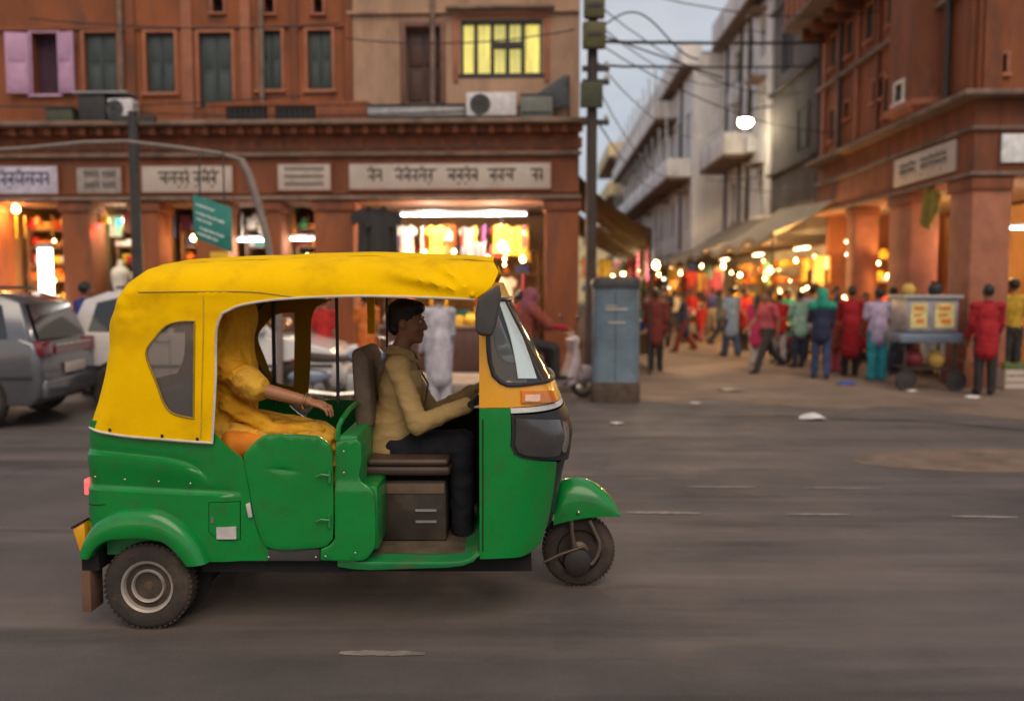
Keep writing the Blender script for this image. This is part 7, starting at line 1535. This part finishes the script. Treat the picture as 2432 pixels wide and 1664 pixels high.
pedestrian('woman in a red top with orange scarf and black trousers before the golden stalls', (6.015,22.259), 30, 1.62, (K['scarlet'], 'short', .2), (K['black'], 'trousers'), shawl=None, hair='bun', armL=(.3, 1.2), armR=(.2, .8))
pedestrian('man in a rose-pink shirt and dark trousers striding to the left', (4.939,16.610), -70, 1.66, (K['rose'], 'short', 0), (K['charcoal'], 'trousers'), stride=.42, armL=(-.35, .4), armR=(.4, .5))
pedestrian('woman in a magenta tunic and pale trousers just behind the striding man', (5.252,18.409), 150, 1.50, (K['magenta'], 'short', .35), (K['palegrey'], 'loose'), hair='long', armR=(.2, .9))
pedestrian('person in a pale sea-green shirt and navy trousers facing the amber stall', (5.904,17.645), -160, 1.58, (K['seafoam'], 'short', .1), (K['navy2'], 'trousers'), armL=(.3, 1.1))
pedestrian('woman with a jade green headscarf, navy top and blue jeans', (5.605,15.545), 170, 1.64, (K['navy2'], 'long', .1), (K['denim'], 'trousers'), hair=None, scarf=K['jade'], armL=(.3, 1.3), armR=(.1, .7), stride=.12)
pedestrian('woman in a long scarlet tunic and dark trousers browsing the golden stall', (6.342,16.060), 160, 1.68, (K['crimson'], 'long', .42), (K['black'], 'trousers'), hair='bun', armL=(.4, 1.0), armR=(.3, 1.0))
pedestrian('small shopper in brick-red clothes half hidden between the scarlet and jade women', (6.350,16.774), 150, 1.50, (K['brick'], 'short', .3), (K['rose'], 'loose'), hair='long')
pedestrian('person in a lavender shirt and loose turquoise trousers with back turned', (6.512,15.265), 175, 1.64, (K['lavender'], 'short', .12), (K['turquoise'], 'loose'), hair='short', armL=(.2, .7), armR=(.2, .7), build=1.08)
pedestrian('man in a long crimson shirt and black trousers standing right of the food cart', (7.325,13.237), 165, 1.70, (K['crimson'], 'long', .22), (K['charcoal'], 'trousers'), build=1.05, armL=(.1, .5), armR=(.15, .6))
pedestrian('man in a mustard shirt at the right edge', (8.436,14.483), 190, 1.80, (K['mustard'], 'short', 0), (K['charcoal'], 'trousers'), armR=(.2, .6))
pedestrian('vendor in black behind the food cart', (RWp((pa + .75) / 2 + .3, .25, 0)[0], RWp((pa + .75) / 2 + .3, .25, 0)[1]), 20, 1.72, (K['black'], 'short', 0), (K['charcoal'], 'trousers'), armL=(.4, 1.0), armR=(.5, .9), skin=m_skin_d)
pedestrian('man in a loose white kurta standing beyond the rickshaw driver', (-0.956,1.022)[:1] + (11.2,), 200, 1.66, (K['white'], 'long', .40), (K['white'], 'loose'), armL=(.1, .3), armR=(.2, .5), vox=.012, fold=.0025)
pedestrian('shopper with a dark head and navy shirt behind the car roof', (-6.443,1.544)[:1] + (13.0,), 150, 1.74, (K['royal'], 'short', 0), (K['charcoal'], 'trousers'))
pedestrian('person in a red shirt before the shops seen through the rickshaw', (-2.921,0.905)[:1] + (13.3,), 170, 1.55, (K['scarlet'], 'short', 0), (K['charcoal'], 'trousers'))
pedestrian('woman in an orange sari top at the corner shop seen through the rickshaw', (-2.442,0.840)[:1] + (14.4,), 165, 1.58, (K['orange'], 'short', .3), (K['orange'], 'skirt'), hair='bun')
pedestrian('woman in brick-red beside the corner shop goods', (0.133,0.840)[:1] + (14.5,), 150, 1.60, (K['crimson'], 'short', .3), (K['maroon'], 'skirt'), hair='bun', armL=(.6, 1.2))
q = random.Random(12); tops = list(K); bots = ['black', 'charcoal', 'denim', 'navy2', 'greyteal', 'maroon', 'palegrey']
spots = [(1535, 842, 'near the blue-grey cabinet'), (1578, 826, 'left in the lane'), (1622, 836, 'mid-lane'), (1640, 806, 'far mid-lane'), (1712, 822, 'right of mid-lane'), (1735, 846, 'before the amber stalls'), (1742, 808, 'far before the stalls'), (1848, 862, 'left of the sea-green shirt'), (1868, 842, 'under the cream tarpaulin'), (1925, 860, 'behind the jade headscarf'), (2052, 872, 'behind the lavender shirt'), (1982, 866, 'at the golden stall'), (1600, 790, 'deepest in the lane'), (1570, 800, 'deep on the left'), (2115, 884, 'by the pillar')]
GXY = [(3.317,21.154), (4.176,23.486), (4.384,21.972), (5.668,27.233), (5.883,24.151), (5.266,20.642), (6.921,26.805), (5.849,18.816), (6.779,21.154), (6.635,19.027), (7.334,17.830), (6.937,18.409), (5.879,31.211), (4.968,28.600), (7.423,16.774)]
for (u_, v_, wh_), g_ in zip(spots, GXY):
    tc_ = q.choice(tops); bc_ = q.choice(bots); fem = q.random() < .5
    pedestrian(f'{"woman" if fem else "man"} in {tc_} top and {bc_} bottoms {wh_}', g_, q.choice([150, 175, 200, 20, -20, 90, -90]), q.uniform(1.52, 1.70), (K[tc_], 'short' if q.random() < .6 else 'long', q.choice([0, .1, .3]) if not fem else .3), (K[bc_], 'loose' if fem else 'trousers'), hair='bun' if fem else 'short', stride=q.choice([0, .15, .3]), armL=(q.uniform(-.2, .4), q.uniform(.2, 1.1)), armR=(q.uniform(-.2, .4), q.uniform(.2, 1.1)), vox=.016)
for (x0_, x1_, z0_, z1_, n_, nm) in ((xf0 + .3, xf1 - .15, 1.5, 2.9, 26, 'corner shop'), (SX[0][0] + .1, SX[0][1] - .1, 1.4, 2.8, 10, 'leftmost shop'), (SX[4][0] + .05, SX[4][1] - .05, 1.6, 2.7, 5, 'small shop left of the corner shop'), (SX[2][0] + .05, SX[2][1] - .05, 1.6, 2.7, 5, 'dim shop')):
    for i in range(n_): bulb(f'tiny decorative bulb twinkling in the {nm}', LWp(q.uniform(x0_, x1_), q.uniform(.4, 1.4), q.uniform(z0_, z1_)), 0, m=[m_bulb_w, m_bulb_c][q.random() < .25], group=f'tiny bulbs in the {nm}', sc=q.uniform(.35, .8), cord=.2)
for i in range(26): bulb('tiny decorative bulb among the right lane stalls', RWp(q.uniform(4.5, 17), q.uniform(-1.0, .6), q.uniform(1.3, 2.7)), 0, m=[m_bulb_w, m_bulb_c][q.random() < .25], group='tiny bulbs in the right stalls', sc=q.uniform(.35, .8), cord=.2)
# scooter rider by the cabinet
sx_, sy_ = .50, 12.75
two_wheeler('pinkish-white scooter ridden by a person in crimson at the lane mouth', (sx_, sy_), 20, m_white_p, True, None)
rd = thing('person', 'rider in a crimson top with a brick-red shawl and pink headscarf sitting on the scooter', 'person', (sx_, sy_, 0), R(20))
JR = {'pelvis': V((-.36, 0, .86)), 'waist': V((-.35, 0, 1.0)), 'chest': V((-.30, 0, 1.18)), 'neck': V((-.24, 0, 1.38)), 'head': V((-.20, 0, 1.53)), 'face': V((1, -.2, -.05))}
for k, s in (('L', 1), ('R', -1)): JR.update({'sh' + k: V((-.26, s * .18, 1.33)), 'el' + k: V((-.05, s * .26, 1.12)), 'wr' + k: V((.20, s * .28, 1.06)), 'hd' + k: V((1, 0, -.05)), 'hip' + k: V((-.34, s * .10, .86)), 'kn' + k: V((.08, s * .16, .78)), 'an' + k: V((.12, s * .14, .36)), 'to' + k: V((.28, s * .14, .33))})
figure(rd, JR, .97, .014, m_skin, (K['crimson'], 'long', 0), (K['charcoal'], 'trousers'), None, K['pinkscarf'], shawl=K['brick'])
two_wheeler('blue-grey motorcycle standing in the road beyond the rickshaw', ((-2.034,0.682)[0], 11.3), 12, mat('slate_blue_tank', (.18, .22, .30), .3, coat=.5))
two_wheeler('black motorcycle parked in the middle of the far lane', (3.9, 24.5), 70, m_black_p); two_wheeler('second black motorcycle parked deeper beside the right stalls', (5.4, 26.0), 60, m_black_p); two_wheeler('red motorcycle leaning near the amber stall', (6.2, 19.5), 80, m_red_p)
two_wheeler('blue motorcycle parked farthest down the lane', (4.8, 30), 75, m_blue_p)

# ------------------------------------------------------------------ worn lane paint and litter on the road
m_paint = mat('worn_road_paint', (.235, .195, .165), .85, var=.3, vscale=14, dirt_or_fold=(.12, .10, .09), dirt_or_fold_amt=.95, dscale=9)
def dash(label, u0, u1, wd, z=.004, seed=0):
    (x0, y0), (x1, y1) = u0, u1; qq = random.Random(seed); n = 14; up = []; dn = []
    for i in range(n + 1):
        t_ = i / n; x = x0 + (x1 - x0) * t_; y = y0 + (y1 - y0) * t_; f = min(1, 4 * t_, 4 * (1 - t_)) * .5 + .5; up.append((x, y + wd / 2 * f * qq.uniform(.7, 1.1), z)); dn.append((x, y - wd / 2 * f * qq.uniform(.7, 1.1), z))
    o = tag(MB().add(up + dn, [(i, n + 1 + i, n + 2 + i, i + 1) for i in range(n)]).build('road_marking', m_paint, None, recalc=False), label, 'road marking'); return o
for i, (a, b, w_, l_) in enumerate((((1.472,7.118), (2.041,7.103), .055, 'worn paint dash of the far line, left of two'), ((2.434,7.073), (3.081,7.058), .05, 'worn paint dash of the far line, right of two'), ((0.860,6.295), (1.400,6.271), .075, 'faint paint dash just right of the front wheel'), ((2.030,6.248), (2.493,6.236), .06, 'faint paint dash in the middle of the near line'), ((3.221,6.189), (3.688,6.155), .06, 'faint paint dash at the right end of the near line'), ((-0.793,3.833), (-0.398,3.824), .06, 'worn paint dash in the foreground below the rickshaw'))):
    dash(l_ + ' on the asphalt', a, b, w_, seed=i)
def litter(label, p, r, m, seed, flat=.35):
    qq = random.Random(seed); mb = MB(); n = 12; ring = [(math.cos(2 * PI * i / n) * r * qq.uniform(.7, 1.15), math.sin(2 * PI * i / n) * r * .7 * qq.uniform(.7, 1.15)) for i in range(n)]
    vs = [(0, 0, r * flat)] + [(x * .6, y * .6, r * flat * qq.uniform(.4, 1.1)) for x, y in ring] + [(x, y, qq.uniform(.002, r * .18)) for x, y in ring]
    mb.add(vs, [(0, 1 + i, 1 + (i + 1) % n) for i in range(n)] + [(1 + i, 1 + n + i, 1 + n + (i + 1) % n, 1 + (i + 1) % n) for i in range(n)])
    return tag(mb.build('litter', m, None, (p[0], p[1], .006), angle=20, recalc=False), label, 'litter')
m_paper = mat('crumpled_paper', (.62, .58, .56), .8, var=.15)
litter('crumpled white bag lying on the road in front of the crowd', (3.811,10.785), .17, m_paper, 1, .5); litter('flat white paper scrap near the cabinet', (1.278,10.418), .09, m_paper, 2, .1); litter('pale scrap on the dusty edge before the lane', (2.642,12.276), .08, m_paper, 3, .2); litter('blue plastic bag on the ground at the feet of the lavender person', (5.716,14.608), .22, pm('blue'), 4, .3)
litter('white scrap by the food cart', (6.954,12.884), .12, m_paper, 5, .3); litter('pale scrap left of the food cart', (6.394,13.665), .10, m_paper, 6, .3); litter('grey cardboard piece on the dusty apron', (3.525,13.776), .25, mat('grey_card', (.36, .30, .26), .9), 7, .08)
